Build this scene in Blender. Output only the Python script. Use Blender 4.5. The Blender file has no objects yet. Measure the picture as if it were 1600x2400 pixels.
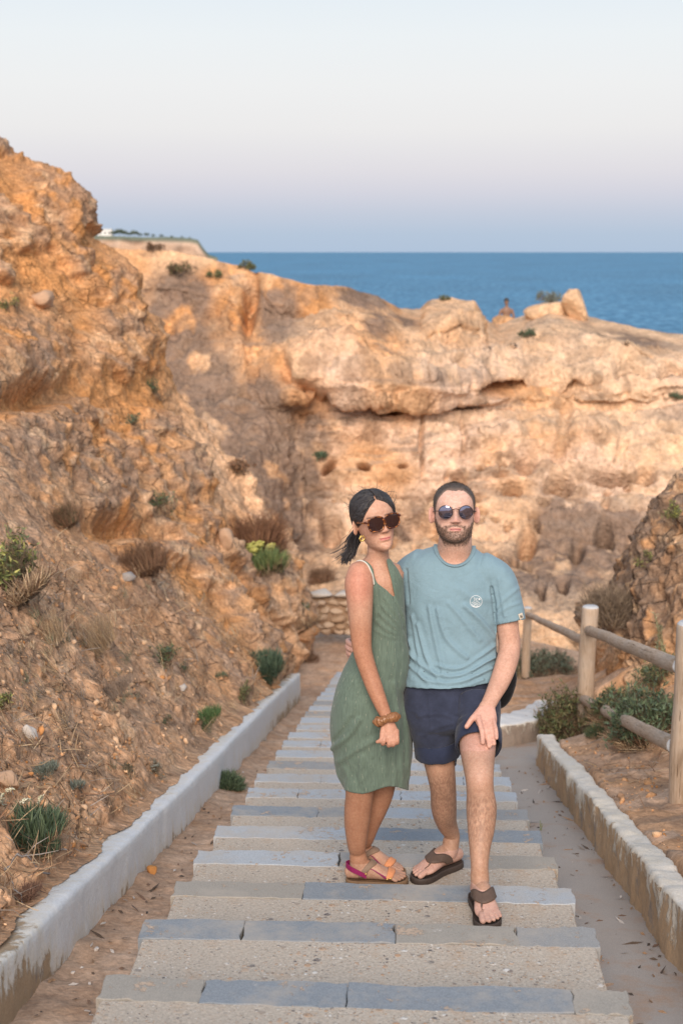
import bpy, bmesh, math, random
import numpy as np
from mathutils import Vector, Matrix
from mathutils.bvhtree import BVHTree

random.seed(7)
rng = np.random.default_rng(7)
SC = bpy.context.scene
COL = SC.collection

# ------------------------------------------------------------------ camera, sky, sun, exposure
PITCH = math.radians(10.26)
FPX = 3370.0                                   # focal length in pixels of a 1600 x 2400 frame
cam_data = bpy.data.cameras.new('camera')
cam_data.sensor_fit = 'VERTICAL'
cam_data.sensor_height = 36.0
cam_data.sensor_width = 24.0
cam_data.lens = FPX / 2400.0 * 36.0
cam_data.clip_start = 0.05
cam_data.clip_end = 90000.0
cam_data.dof.use_dof = True
cam_data.dof.focus_distance = 5.80
cam_data.dof.aperture_fstop = 3.8
cam = bpy.data.objects.new('camera', cam_data)
cam.location = (0, 0, 0)
cam.rotation_euler = (math.pi / 2 - PITCH, 0, 0)
COL.objects.link(cam)
SC.camera = cam

SUN_ELEV = math.radians(30)
SUN_AZ = math.radians(183)                      # compass style, 0 = +Y, clockwise; behind the camera to the left
world = bpy.data.worlds.new('World')
SC.world = world
world.use_nodes = True
wn, wl = world.node_tree.nodes, world.node_tree.links
wn.clear()
w_out = wn.new('ShaderNodeOutputWorld')
w_bg = wn.new('ShaderNodeBackground')
w_sky = wn.new('ShaderNodeTexSky')
w_sky.sky_type = 'NISHITA'
w_sky.sun_disc = False
w_sky.sun_elevation = SUN_ELEV
w_sky.sun_rotation = SUN_AZ
w_sky.dust_density = 2.0
w_tc = wn.new('ShaderNodeTexCoord')
w_sep = wn.new('ShaderNodeSeparateXYZ')
w_mr = wn.new('ShaderNodeMapRange')
w_mr.inputs['From Min'].default_value = 0.0
w_mr.inputs['From Max'].default_value = 1.0
w_ramp = wn.new('ShaderNodeValToRGB')
W_STR = 0.10
SKY_MIX = 0.95


def lin(r, g, b):
    def f(c):
        c /= 255.0
        return c / 12.92 if c <= 0.04045 else ((c + 0.055) / 1.055) ** 2.4
    return (f(r), f(g), f(b))


# dusk sky opposite the set sun: blue shadow band, mauve belt, pale white, then cool blue overhead
stops = [(0.000, (174, 192, 214)), (0.012, (178, 194, 214)), (0.0256, (191, 199, 215)), (0.040, (207, 207, 218)), (0.0536, (218, 215, 221)),
         (0.081, (230, 228, 228)), (0.109, (233, 233, 233)), (0.140, (231, 235, 237)), (0.170, (224, 232, 238)), (0.30, (207, 219, 232)), (0.55, (178, 197, 219)), (1.0, (150, 175, 208))]
el = w_ramp.color_ramp.elements
while len(el) < len(stops):
    el.new(0.5)
for e_, (p_, c_) in zip(el, stops):
    e_.position = p_
    e_.color = (*lin(*c_), 1)
w_scale = wn.new('ShaderNodeVectorMath')
w_scale.operation = 'SCALE'
w_scale.inputs['Scale'].default_value = 1.0 / W_STR
w_mix = wn.new('ShaderNodeMix')
w_mix.data_type = 'RGBA'
w_mix.inputs['Factor'].default_value = SKY_MIX
wl.new(w_tc.outputs['Generated'], w_sep.inputs[0])
wl.new(w_sep.outputs['Z'], w_mr.inputs['Value'])
wl.new(w_mr.outputs[0], w_ramp.inputs[0])
wl.new(w_ramp.outputs['Color'], w_scale.inputs[0])
wl.new(w_sky.outputs[0], w_mix.inputs['A'])
wl.new(w_scale.outputs[0], w_mix.inputs['B'])
wl.new(w_mix.outputs['Result'], w_bg.inputs['Color'])
w_bg.inputs['Strength'].default_value = W_STR
wl.new(w_bg.outputs[0], w_out.inputs[0])

sun_data = bpy.data.lights.new('sun', 'SUN')
sun_data.energy = 4.0
sun_data.angle = math.radians(36)
sun_data.color = (1.0, 0.84, 0.70)
sun = bpy.data.objects.new('sun', sun_data)
sd = Vector((math.sin(SUN_AZ) * math.cos(SUN_ELEV), math.cos(SUN_AZ) * math.cos(SUN_ELEV), math.sin(SUN_ELEV)))
sun.rotation_euler = (-sd).to_track_quat('-Z', 'Y').to_euler()
COL.objects.link(sun)

SC.view_settings.view_transform = 'Standard'
SC.view_settings.look = 'None'
SC.view_settings.exposure = 0.12
SC.view_settings.gamma = 1.0
SC.view_settings.use_curve_mapping = False
SC.render.engine = 'CYCLES'
SC.cycles.use_denoising = True
SC.cycles.max_bounces = 6
SC.cycles.transparent_max_bounces = 8

# ------------------------------------------------------------------ helpers
CP, SP = math.cos(PITCH), math.sin(PITCH)
DS = 1600 / 1568.0


def px(x, y, Y):
    """world point at forward distance Y that the lens shows at x, y of the 1568 x 2352 view of the photograph"""
    u = (x * DS - 800) / FPX
    v = (y * DS - 1200) / FPX
    d = np.array([u, CP - v * SP, -SP - v * CP])
    return d * (Y / d[1])


def ray(x, y):
    u = (x * DS - 800) / FPX
    v = (y * DS - 1200) / FPX
    return Vector((u, CP - v * SP, -SP - v * CP)).normalized()


def proj(P):
    P = np.asarray(P, float)
    dep = P[..., 1] * CP - P[..., 2] * SP
    v = -(P[..., 1] * SP + P[..., 2] * CP) / dep
    u = P[..., 0] / dep
    return np.stack([(u * FPX + 800) / DS, (v * FPX + 1200) / DS], -1)


def _hash(ix, iy, iz):
    h = (ix * 374761393 + iy * 668265263 + iz * 2147483647 + 1013904223) & 0xFFFFFFFF
    h = ((h ^ (h >> 13)) * 1274126177) & 0xFFFFFFFF
    return h ^ (h >> 16)


_G = rng.normal(size=(256, 3))
_G /= np.linalg.norm(_G, axis=1, keepdims=True)


def pnoise(P):
    P = np.asarray(P, float)
    F = np.floor(P).astype(np.int64)
    f = P - F
    u = f * f * f * (f * (f * 6 - 15) + 10)
    r = 0
    for dx in (0, 1):
        for dy in (0, 1):
            for dz in (0, 1):
                g = _G[_hash(F[..., 0] + dx, F[..., 1] + dy, F[..., 2] + dz) & 255]
                dot = g[..., 0] * (f[..., 0] - dx) + g[..., 1] * (f[..., 1] - dy) + g[..., 2] * (f[..., 2] - dz)
                wx = u[..., 0] if dx else 1 - u[..., 0]
                wy = u[..., 1] if dy else 1 - u[..., 1]
                wz = u[..., 2] if dz else 1 - u[..., 2]
                r = r + dot * wx * wy * wz
    return r * 1.6


def fbm(P, oct=4, gain=0.5, lac=2.03):
    P = np.asarray(P, float)
    a, r = 1.0, 0
    for i in range(oct):
        r = r + a * pnoise(P * lac ** i + 17.3 * i)
        a *= gain
    return r


def ridged(P, oct=4, gain=0.5):
    a, r = 1.0, 0
    for i in range(oct):
        r = r + a * (1 - 2 * np.abs(pnoise(P * 2.1 ** i + 9.1 * i)))
        a *= gain
    return r


def cells(P):
    """distance to the nearest jittered cell centre and that cell's random number"""
    P = np.asarray(P, float)
    F = np.floor(P).astype(np.int64)
    best = np.full(P.shape[:-1], 9.0)
    second = np.full(P.shape[:-1], 9.0)
    idv = np.zeros(P.shape[:-1])
    for dx in (-1, 0, 1):
        for dy in (-1, 0, 1):
            for dz in (-1, 0, 1):
                C = F + np.array([dx, dy, dz])
                h = _hash(C[..., 0], C[..., 1], C[..., 2])
                j = np.stack([(h & 255) / 255., ((h >> 8) & 255) / 255., ((h >> 16) & 255) / 255.], -1)
                d = np.linalg.norm(C + j - P, axis=-1)
                near = d < best
                second = np.where(near, best, np.minimum(second, d))
                idv = np.where(near, ((h >> 4) & 1023) / 1023., idv)
                best = np.where(near, d, best)
    return best, second, idv


def sstep(a, b, x):
    t = np.clip((x - a) / (b - a), 0, 1)
    return t * t * (3 - 2 * t)


def mixc(a, b, t):
    t = np.asarray(t)[..., None]
    return np.asarray(a) * (1 - t) + np.asarray(b) * t


def link(name, me, mat=None, parent=None, kind=None, label=None, cat=None, group=None):
    o = bpy.data.objects.new(name, me)
    COL.objects.link(o)
    if mat is not None:
        me.materials.append(mat)
    if parent is not None:
        o.parent = parent
    for k, v in (('kind', kind), ('label', label), ('category', cat), ('group', group)):
        if v:
            o[k] = v
    return o


def mesh_np(name, V, F, smooth=True, color=None, attrs=None, uv=None):
    """V (n,3), F list or array of faces"""
    me = bpy.data.meshes.new(name)
    V = np.asarray(V, np.float32)
    if isinstance(F, np.ndarray):
        nf, k = F.shape
        me.vertices.add(len(V))
        me.vertices.foreach_set('co', V.ravel())
        me.loops.add(nf * k)
        me.loops.foreach_set('vertex_index', F.astype(np.int32).ravel())
        me.polygons.add(nf)
        me.polygons.foreach_set('loop_start', np.arange(0, nf * k, k, dtype=np.int32))
        me.polygons.foreach_set('loop_total', np.full(nf, k, np.int32))
        me.update(calc_edges=True)
        me.validate()
    else:
        me.from_pydata([tuple(map(float, v)) for v in V], [], [tuple(f) for f in F])
    if smooth:
        me.polygons.foreach_set('use_smooth', np.ones(len(me.polygons), bool))
    if color is not None:
        set_col(me, color)
    for k_, a in (attrs or {}).items():
        at = me.attributes.new(k_, 'FLOAT', 'POINT')
        at.data.foreach_set('value', np.asarray(a, np.float32).ravel())
    return me


def set_col(me, color, name='Col'):
    c = np.ones((len(me.vertices), 4), np.float32)
    c[:, :3] = color
    at = me.attributes.new(name, 'FLOAT_COLOR', 'POINT')
    at.data.foreach_set('color', c.ravel())


def grid_faces(nu, nv, wrap_u=False):
    i = np.arange(nu if wrap_u else nu - 1)
    j = np.arange(nv - 1)
    I, J = np.meshgrid(i, j, indexing='ij')
    I2 = (I + 1) % nu
    return np.stack([I * nv + J, I2 * nv + J, I2 * nv + J + 1, I * nv + J + 1], -1).reshape(-1, 4)


def catmull(P, n):
    """P (k, ..., 3) -> n samples along axis 0"""
    P = np.asarray(P, float)
    k = len(P)
    t = np.linspace(0, k - 1, n)
    i = np.clip(np.floor(t).astype(int), 0, k - 2)
    f = (t - i).reshape((-1,) + (1,) * (P.ndim - 1))
    p0 = P[np.clip(i - 1, 0, k - 1)]
    p1, p2 = P[i], P[i + 1]
    p3 = P[np.clip(i + 2, 0, k - 1)]
    return 0.5 * ((2 * p1) + (-p0 + p2) * f + (2 * p0 - 5 * p1 + 4 * p2 - p3) * f ** 2 + (-p0 + 3 * p1 - 3 * p2 + p3) * f ** 3)


def resample(pl, n):
    pl = np.asarray(pl, float)
    s = np.r_[0, np.cumsum(np.linalg.norm(np.diff(pl, axis=0), axis=1))]
    t = np.linspace(0, s[-1], n)
    return np.stack([np.interp(t, s, pl[:, a]) for a in range(pl.shape[1])], -1)


def grid_normals(G):
    du = np.gradient(G, axis=0)
    dv = np.gradient(G, axis=1)
    n = np.cross(du, dv)
    return n / (np.linalg.norm(n, axis=-1, keepdims=True) + 1e-9)


# ------------------------------------------------------------------ materials
class NT:
    def __init__(self, name):
        self.m = bpy.data.materials.new(name)
        self.m.use_nodes = True
        self.n, self.l = self.m.node_tree.nodes, self.m.node_tree.links
        self.n.clear()
        self.out = self.n.new('ShaderNodeOutputMaterial')
        self.b = self.n.new('ShaderNodeBsdfPrincipled')
        self.l.new(self.b.outputs[0], self.out.inputs[0])
        self.co = self.n.new('ShaderNodeTexCoord').outputs['Object']

    def set(self, **k):
        for a, v in k.items():
            self.b.inputs[a.replace('_', ' ')].default_value = v
        return self

    def attr(self, name='Col', out='Color'):
        a = self.n.new('ShaderNodeAttribute')
        a.attribute_name = name
        return a.outputs[out]

    def noise(self, scale, detail=4, rough=0.6, co=None, out='Fac', dist=0.0):
        t = self.n.new('ShaderNodeTexNoise')
        t.inputs['Scale'].default_value = scale
        t.inputs['Detail'].default_value = detail
        t.inputs['Roughness'].default_value = rough
        t.inputs['Distortion'].default_value = dist
        self.l.new(co or self.co, t.inputs['Vector'])
        return t.outputs[out]

    def voro(self, scale, co=None, feature='F1', out='Distance', rand=1.0):
        t = self.n.new('ShaderNodeTexVoronoi')
        t.feature = feature
        t.inputs['Scale'].default_value = scale
        t.inputs['Randomness'].default_value = rand
        self.l.new(co or self.co, t.inputs['Vector'])
        return t.outputs[out]

    def mapping(self, scale=(1, 1, 1), rot=(0, 0, 0), co=None):
        t = self.n.new('ShaderNodeMapping')
        t.inputs['Scale'].default_value = scale
        t.inputs['Rotation'].default_value = rot
        self.l.new(co or self.co, t.inputs['Vector'])
        return t.outputs[0]

    def ramp(self, fac, *stops, interp='LINEAR'):
        r = self.n.new('ShaderNodeValToRGB')
        r.color_ramp.interpolation = interp
        e = r.color_ramp.elements
        while len(e) < len(stops):
            e.new(0.5)
        for q, (p, c) in zip(e, stops):
            q.position = p
            q.color = (c, c, c, 1) if isinstance(c, (int, float)) else (*c, 1)
        self.l.new(fac, r.inputs[0])
        return r.outputs['Color']

    def mix(self, fac, a, b, mode='MIX'):
        m = self.n.new('ShaderNodeMix')
        m.data_type = 'RGBA'
        m.blend_type = mode
        for sock, v in ((m.inputs['Factor'], fac), (m.inputs['A'], a), (m.inputs['B'], b)):
            if isinstance(v, (int, float)):
                sock.default_value = v if sock.type == 'VALUE' else (v, v, v, 1)
            elif isinstance(v, tuple):
                sock.default_value = (*v, 1)
            else:
                self.l.new(v, sock)
        return m.outputs['Result']

    def math(self, op, a, b=0.0):
        m = self.n.new('ShaderNodeMath')
        m.operation = op
        for sock, v in zip(m.inputs, (a, b)):
            if isinstance(v, (int, float)):
                sock.default_value = v
            else:
                self.l.new(v, sock)
        return m.outputs[0]

    def color(self, c):
        if isinstance(c, tuple):
            self.b.inputs['Base Color'].default_value = (*c, 1)
        else:
            self.l.new(c, self.b.inputs['Base Color'])
        return self

    def rough(self, r):
        if isinstance(r, (int, float)):
            self.b.inputs['Roughness'].default_value = r
        else:
            self.l.new(r, self.b.inputs['Roughness'])
        return self

    def bump(self, h, strength=0.5, dist=0.02):
        prev = self.b.inputs['Normal'].links
        bm_ = self.n.new('ShaderNodeBump')
        bm_.inputs['Strength'].default_value = strength
        bm_.inputs['Distance'].default_value = dist
        if prev:
            self.l.new(prev[0].from_socket, bm_.inputs['Normal'])
        self.l.new(h, bm_.inputs['Height'])
        self.l.new(bm_.outputs[0], self.b.inputs['Normal'])
        return self
# ------------------------------------------------------------------ terrain
def L(Y):
    """height of the line through the step edges"""
    Y = np.asarray(Y, float)
    return np.where(Y < 19.75, -2.15 - 0.2385 * (Y - 4.014), -5.903 - 0.06 * (Y - 19.75))


def XC(Y):
    return -0.1009 + 0.0419 * np.asarray(Y, float)


def wall_h(Y):
    return np.interp(Y, [3, 5, 8, 13, 17], [0.225, 0.235, 0.25, 0.33, 0.37])


def XLW(Y):
    """inner face of the left low wall"""
    return -1.216 + 0.0419 * np.asarray(Y, float)


def XRW(Y):
    """inner face of the right low wall"""
    return 0.94 + 0.054 * np.asarray(Y, float)


# --- materials of rock and soil: base colour painted per vertex by what the ground is made of, grain by noise
def ground_mat(name, speck=0.5, bump=0.6, fine=60, bd=0.03, stones=0.5, cracks=0):
    """painted base colour, with grain, small stones of their own tint, and relief"""
    t = NT(name)
    c = t.attr()
    warp = t.noise(fine * 0.5, 3, 0.6, out='Color')
    wv = t.n.new('ShaderNodeVectorMath')
    wv.operation = 'MULTIPLY_ADD'
    t.l.new(warp, wv.inputs[0])
    wv.inputs[1].default_value = (0.9 / fine,) * 3
    t.l.new(t.co, wv.inputs[2])
    n1 = t.noise(fine, 6, 0.72)
    n2 = t.noise(fine * 0.16, 5, 0.65)
    vd = t.voro(fine * 0.9, wv.outputs[0])
    vc = t.voro(fine * 0.9, wv.outputs[0], out='Color')
    vd2 = t.voro(fine * 2.6, wv.outputs[0])
    vc2 = t.voro(fine * 2.6, wv.outputs[0], out='Color')
    c = t.mix(1.0, c, t.ramp(n1, (0.28, 1 - speck), (0.5, 1.0), (0.72, 1 + speck)), 'MULTIPLY')
    c = t.mix(1.0, c, t.ramp(n2, (0.3, 0.80), (0.7, 1.2)), 'MULTIPLY')
    for v, k in ((vc, 1.0), (vc2, 0.8)):
        sp = t.n.new('ShaderNodeSeparateColor')
        t.l.new(v, sp.inputs[0])
        tone = t.ramp(sp.outputs[0], (0.0, (0.42, 0.40, 0.40)), (0.16, (0.55, 0.50, 0.48)), (0.2, (0.95, 0.93, 0.92)), (0.8, (1.06, 1.06, 1.06)), (0.86, (1.45, 1.5, 1.55)), (1.0, (1.9, 2.0, 2.1)))
        c = t.mix(stones * k, c, t.mix(1.0, c, tone, 'MULTIPLY'))
    n4 = t.noise(fine * 0.42, 5, 0.7)
    c = t.mix(1.0, c, t.ramp(n4, (0.30, 0.74), (0.5, 1.0), (0.7, 1.2)), 'MULTIPLY')
    if cracks:
        ce = t.voro(cracks, t.mapping((1, 1, 2.0), co=wv.outputs[0]), feature='DISTANCE_TO_EDGE')
        cm = t.math('MULTIPLY', t.ramp(ce, (0.0, 1.0), (0.035, 0.0)), t.ramp(t.noise(cracks * 0.35, 4, 0.7), (0.48, 0.0), (0.6, 1.0)))
        c = t.mix(t.math('MULTIPLY', cm, 0.5), c, t.mix(1.0, c, 0.25, 'MULTIPLY'))
    t.color(c).rough(0.95).set(Specular_IOR_Level=0.15)
    if cracks:
        t.bump(t.math('SUBTRACT', 1.0, cm), 0.6, bd * 4)
    t.bump(n4, bump, bd * 2.2)
    t.bump(n2, bump, bd * 4)
    t.bump(n1, bump, bd)
    t.bump(t.ramp(vd, (0.0, 1.0), (0.6, 0.0)), bump * 0.8, bd * 1.3)
    t.bump(t.ramp(vd2, (0.0, 1.0), (0.6, 0.0)), bump * 0.6, bd * 0.5)
    return t.m


M_ROCK_NEAR = ground_mat('hillside_soil', 0.26, 0.6, 22, 0.016, 0.28, 2.6)
M_ROCK_FAR = ground_mat('cliff_rock', 0.22, 0.6, 8.5, 0.05, 0.12, 0)
M_DIRT = ground_mat('dirt', 0.18, 0.35, 45, 0.005, 0.14)

ORANGE = np.array([0.55, 0.262, 0.100])
TAN = np.array([0.58, 0.325, 0.165])
PALE = np.array([0.68, 0.45, 0.275])
GREYB = np.array([0.27, 0.20, 0.155])
BROWN = np.array([0.30, 0.185, 0.115])
DARK = np.array([0.16, 0.115, 0.085])

# --- left hillside: cross sections at growing distance, each from the low wall up the bank
sections = [
    (2.2, [(-1.26, -1.70), (-1.75, -1.35), (-2.4, -0.8), (-3.3, 0.0), (-4.6, 0.9), (-6.5, 1.5)]),
    (3.4, [(-1.205, -1.985), (-1.6, -1.72), (-2.2, -1.2), (-3.1, -0.4), (-4.4, 0.5), (-6.3, 1.3)]),
    (5.0, [(-1.14, -2.36), (-1.45, -2.10), (-2.0, -1.6), (-2.9, -0.75), (-4.2, 0.2), (-6.2, 1.2)]),
    (7.0, [(-1.055, -2.83), (-1.4, -2.52), (-2.0, -1.9), (-2.8, -1.05), (-4.1, 0.0), (-6.1, 1.2)]),
    (9.5, [(-0.95, -3.41), (-1.35, -2.98), (-2.0, -2.25), (-2.8, -1.45), (-4.1, -0.15), (-6.1, 1.3)]),
    (12., [(-0.84, -3.95), (-1.25, -3.45), (-1.95, -2.7), (-2.9, -1.75), (-4.2, -0.3), (-6.2, 1.5)]),
    (14.5, [(-0.74, -4.52), (-1.05, -4.0), (-1.75, -3.3), (-2.8, -2.2), (-4.2, -0.5), (-6.3, 1.7)]),
    (16.6, [(-0.70, -5.10), (-0.92, -4.35), (-1.5, -3.6), (-2.6, -2.5), (-4.2, -0.6), (-6.5, 1.9)]),
    (18.5, [(-0.72, -5.85), (-0.93, -4.75), (-1.35, -3.9), (-2.5, -2.6), (-4.2, -0.6), (-6.6, 2.0)]),
    (20.5, [(-0.60, -6.0), (-0.72, -4.95), (-1.35, -3.75), (-2.35, -2.3), (-3.6, -0.25), (-5.3, 1.7)]),
    (22., [(-0.45, -6.0), (-0.64, -4.65), (-1.25, -3.8), (-1.73, -3.12), (-2.14, -2.44), (-2.41, -1.92), (-2.96, -0.79),
           (-3.22, -0.12), (-3.7, 0.27), (-3.98, 0.94), (-4.46, 1.27), (-5.1, 1.6), (-5.6, 2.05)]),
    (23.2, [(-0.9, -6.1), (-1.1, -5.2), (-1.9, -4.2), (-2.9, -2.8), (-4.3, -0.4), (-5.9, 1.6)]),
    (26., [(-1.7, -6.6), (-2.0, -6.0), (-2.8, -5.2), (-3.9, -4.0), (-5.2, -2.2), (-6.6, 0.4)]),
]
KS, NU, NV = 16, 820, 470
ctrl = np.array([resample([(x, Y, z) for x, z in pts], KS) for Y, pts in sections])
Ys = np.array([s[0] for s in sections])
# resample along distance so that near ground gets the smaller faces
tt = catmull(ctrl, 900)
dist = tt[:, 4, 1]
want = np.exp(np.linspace(np.log(2.3), np.log(25.9), NU))
idx = np.interp(want, dist, np.arange(900))
i0 = np.clip(np.floor(idx).astype(int), 0, 898)
ff = (idx - i0)[:, None, None]
G = tt[i0] * (1 - ff) + tt[i0 + 1] * ff
G = catmull(G.transpose(1, 0, 2), 300).transpose(1, 0, 2)
GG = []
for i in range(NU):                               # end every section a good step outside the frame
    pj = proj(G[i])[:, 0]
    out_ = np.nonzero(pj < -420)[0]
    k = min(300, max(40, out_[0] if len(out_) and want[i] < 19 else 300))
    GG.append(resample(G[i][:k], NV))
G = np.array(GG)
N = grid_normals(G)
N *= np.sign((N[..., 2].mean()))
Pn = proj(G)
vv = np.linspace(0, 1, NV)[None, :]
near = sstep(0.0, 0.05, vv)                       # calm along the wall
far = sstep(9, 17, G[..., 1])
crust = fbm(G * 0.75 + 3.1, 4)
crust = sstep(0.02, 0.30, crust + 0.25 * far * (fbm(G * 0.5, 2)) - 0.08 * (1 - far))


def blob(P, x, y, rx, ry, rot=0.0):
    c, s = math.cos(rot), math.sin(rot)
    dx, dy = P[..., 0] - x, P[..., 1] - y
    a, b = (dx * c + dy * s) / rx, (-dx * s + dy * c) / ry
    return np.exp(-(a * a + b * b) ** 1.5)


for b_ in ((70, 790, 110, 90, 0.1), (130, 1010, 110, 110, 0.3), (250, 1060, 90, 60, 0.4), (420, 1090, 90, 60, 0.5),
           (60, 1110, 90, 70, 0.0), (120, 430, 90, 45, 0.75), (265, 640, 60, 50, 0.8), (230, 800, 60, 80, 0.6), (330, 780, 60, 60, 0.4),
           (300, 1330, 130, 45, 0.45), (480, 1190, 50, 40, 0.6), (60, 1230, 60, 40, 0)):
    crust = np.maximum(crust, blob(Pn, *b_) * 0.95)
smooth_ = np.zeros(G.shape[:2])
for b_ in ((70, 905, 85, 34, -0.25), (290, 1195, 90, 34, 0.1)):
    smooth_ = np.maximum(smooth_, blob(Pn, *b_))
crust *= (1 - smooth_)
lump = ridged(G * 1.6, 4)
big = fbm(G * 0.45 + 8, 3)
cl, c2, cid = cells(G * 5.5 + 0.35 * np.stack([fbm(G * 3), fbm(G * 3 + 5), fbm(G * 3 + 9)], -1))
cl3, c23, cid3 = cells(G * 14)
c9, _a, _b = cells(G * 9 + 0.5 * np.stack([fbm(G * 5), fbm(G * 5 + 5), fbm(G * 5 + 9)], -1))
knob = np.clip(0.5 - cl, 0, 1)
disp = near * ((0.16 * big + 0.05 * far * lump) * (0.35 + 0.65 * far)
               + crust * (0.02 + 0.20 * far) * (0.75 + 0.30 * lump * far)
               + crust * knob * (0.06 + 0.12 * far) + (0.035 * fbm(G * 4, 3) + 0.022 * np.clip(0.45 - cl3, 0, 1)) * (1 - 0.3 * far)
               + 0.05 * far * fbm(G * 5 + 2, 3) + (1 - far) * (0.035 * ridged(G * 2.3 + 6, 4) + 0.025 * np.clip(0.5 - c9, 0, 1) * sstep(-.1, .2, fbm(G * 1.2 + 5, 2)) * 2) - smooth_ * 0.20 * far - 0.05 * smooth_)
disp = disp - 0.16 * far * near
G2 = G + N * disp[..., None]
spill = (1 - sstep(0.0, 0.022, vv)) * (G[..., 1] < 16.5)
G2[..., 0] += spill * (0.05 + 0.055 * fbm(np.stack([G[..., 1] * 2.2, 0 * G[..., 1], 0 * G[..., 1]], -1), 4))
G2[..., 2] += spill * 0.012
G2[..., 2] -= (crust * far * 0.10 * np.clip(lump, 0, 1))
# light coloured rib on the far edge of the bank
rib = np.zeros(G.shape[:2])
for b_ in ((440, 930, 26, 70, -0.25), (560, 1120, 40, 110, -0.7), (650, 1235, 34, 80, -0.75), (480, 1000, 26, 60, -.5), (520, 1060, 28, 60, -.6), (605, 1180, 34, 70, -.75), (455, 960, 22, 40, 0), (660, 1440, 34, 110, -0.1), (520, 1245, 30, 32, 0), (105, 690, 30, 24, 0)):
    rib = np.maximum(rib, blob(Pn, *b_))
c1 = fbm(G * 1.3 + 40, 4)
colr = mixc(ORANGE, TAN, sstep(-0.25, 0.35, c1))
lowz = (1 - far)
colr = mixc(colr, np.array([0.56, 0.345, 0.21]), 0.75 * lowz)
colr = mixc(colr, BROWN, (0.36 - 0.12 * lowz) * sstep(0.05, 0.5, fbm(G * 2.2 + 11, 4)))
colr = mixc(colr, GREYB * 1.08, crust * sstep(-0.3, 0.25, fbm(G * 2.6 + 3, 3) + 0.16) * (0.36 + 0.36 * far))
colr = mixc(colr, PALE, 0.75 * sstep(0.3, 0.55, fbm(G * 3.1 + 21, 4)) * (0.4 + 0.6 * crust))
colr = mixc(colr, np.array([.70, .44, .265]), rib * 0.92)
colr = mixc(colr, ORANGE * 1.06, smooth_ * 0.85)
colr = mixc(colr, ORANGE * 1.08, 0.75 * np.maximum(blob(Pn, 80, 560, 230, 220), blob(Pn, 300, 850, 170, 190)) * (1 - crust * 0.7))
litter = sstep(0.12, 0.42, fbm(G * 1.7 + 77, 4)) * lowz
colr = mixc(colr, DARK * 1.5, 0.4 * litter)
NUH, NVH = NU, NV
hill = link('hillside', mesh_np('hillside', G2.reshape(-1, 3), grid_faces(NU, NV)[:, ::-1], color=np.clip(colr, 0.01, 1).reshape(-1, 3)),
            M_ROCK_NEAR, kind='structure')

# --- the big cliff across the gully: columns from left to right, rows from behind its crest down to its foot
ridge_pts = [(150, 560, 44), (300, 572, 44), (400, 575, 44), (470, 592, 44), (560, 612, 44), (640, 640, 43), (720, 655, 43), (790, 658, 44),
             (870, 682, 45), (920, 709, 46), (965, 709, 47), (985, 688, 47), (1035, 684, 47), (1090, 692, 47), (1112, 738, 48),
             (1150, 746, 50), (1200, 724, 50), (1260, 694, 50), (1350, 727, 49), (1450, 750, 48), (1568, 769, 47), (1750, 795, 46), (2000, 830, 45)]
rp = np.array(ridge_pts, float)
NX, NR = 640, 330
xs = np.linspace(160, 1950, NX)
ry_ = np.interp(xs, rp[:, 0], rp[:, 1])
rY = np.interp(xs, rp[:, 0], rp[:, 2])
# depth of the face against height in the picture, in three places: gully, overhang, right face
prof_y = np.array([560, 640, 700, 760, 820, 870, 915, 945, 1010, 1080, 1150, 1250, 1340, 1420, 1540])
prof_g = np.array([44, 43.5, 43., 42.5, 42, 41.4, 40.8, 40.4, 39.4, 38.2, 37, 35.2, 33.5, 32, 30.5])
prof_o = np.array([45, 44.5, 43.5, 42.5, 41.1, 40.35, 40.15, 40.95, 40.6, 40.2, 39.8, 38.6, 36, 33, 31.5])
prof_r = np.array([50, 49.5, 48.5, 46.5, 44, 42.6, 42.9, 42.6, 41.3, 40.6, 39.9, 38.4, 36, 33, 31.5])
rows = []
tpar = np.linspace(0, 1, NR)
wg = 1 - sstep(560, 700, xs)
wr = sstep(850, 1250, xs)
for i in range(NX):
    yb = np.r_[np.full(30, ry_[i]), ry_[i] + (1530 - ry_[i]) * np.linspace(0, 1, NR - 30) ** 1.0]
    d = (wg[i] * np.interp(yb, prof_y, prof_g) + (1 - wg[i]) * ((1 - wr[i]) * np.interp(yb, prof_y, prof_o) + wr[i] * np.interp(yb, prof_y, prof_r)))
    d = np.minimum(d, rY[i])
    d[30:60] = np.linspace(rY[i], d[60], 30) if d[60] < rY[i] else d[30:60]
    P = np.stack([px(xs[i], yb[k], d[k]) for k in range(NR)])
    for k in range(30):                                   # the back of the crest falls away behind
        q = (30 - k) / 30.0
        P[k] = P[30] + np.array([0, 9 * q, -3.2 * q ** 1.4 - 0.4 * q])
    rows.append(P)
G = np.array(rows)
G = catmull(G[::4], NX)
N = grid_normals(G)
if (N[..., 1] * 1.0).mean() > 0:
    N = -N
Pn = proj(G)
face = sstep(29, 62, np.arange(NR))[None, :]
strat = np.stack([G[..., 0] * 0.22, G[..., 1] * 0.22, G[..., 2] * 1.5], -1)
st = fbm(strat + 0.25 * fbm(G * 0.3, 3)[..., None], 4)
lump = ridged(G * 0.5 + 4, 5)
gul = (1 - sstep(600, 740, Pn[..., 0] + 60 * fbm(G * 0.25, 2)))
zz = G[..., 2] * 0.95 + 0.55 * fbm(G * np.array([.16, .16, .3]), 3) + 0.10 * fbm(G * 1.1, 3)
saw = zz - np.floor(zz)
zz2 = G[..., 2] * 2.6 + 0.5 * fbm(G * np.array([.3, .3, .6]) + 9, 3)
saw2 = zz2 - np.floor(zz2)
ledge = 0.34 * saw ** 2.5 * (0.4 + 0.6 * sstep(-.2, .3, fbm(G * .22 + 4, 2))) + 0.10 * saw2 ** 2
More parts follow.
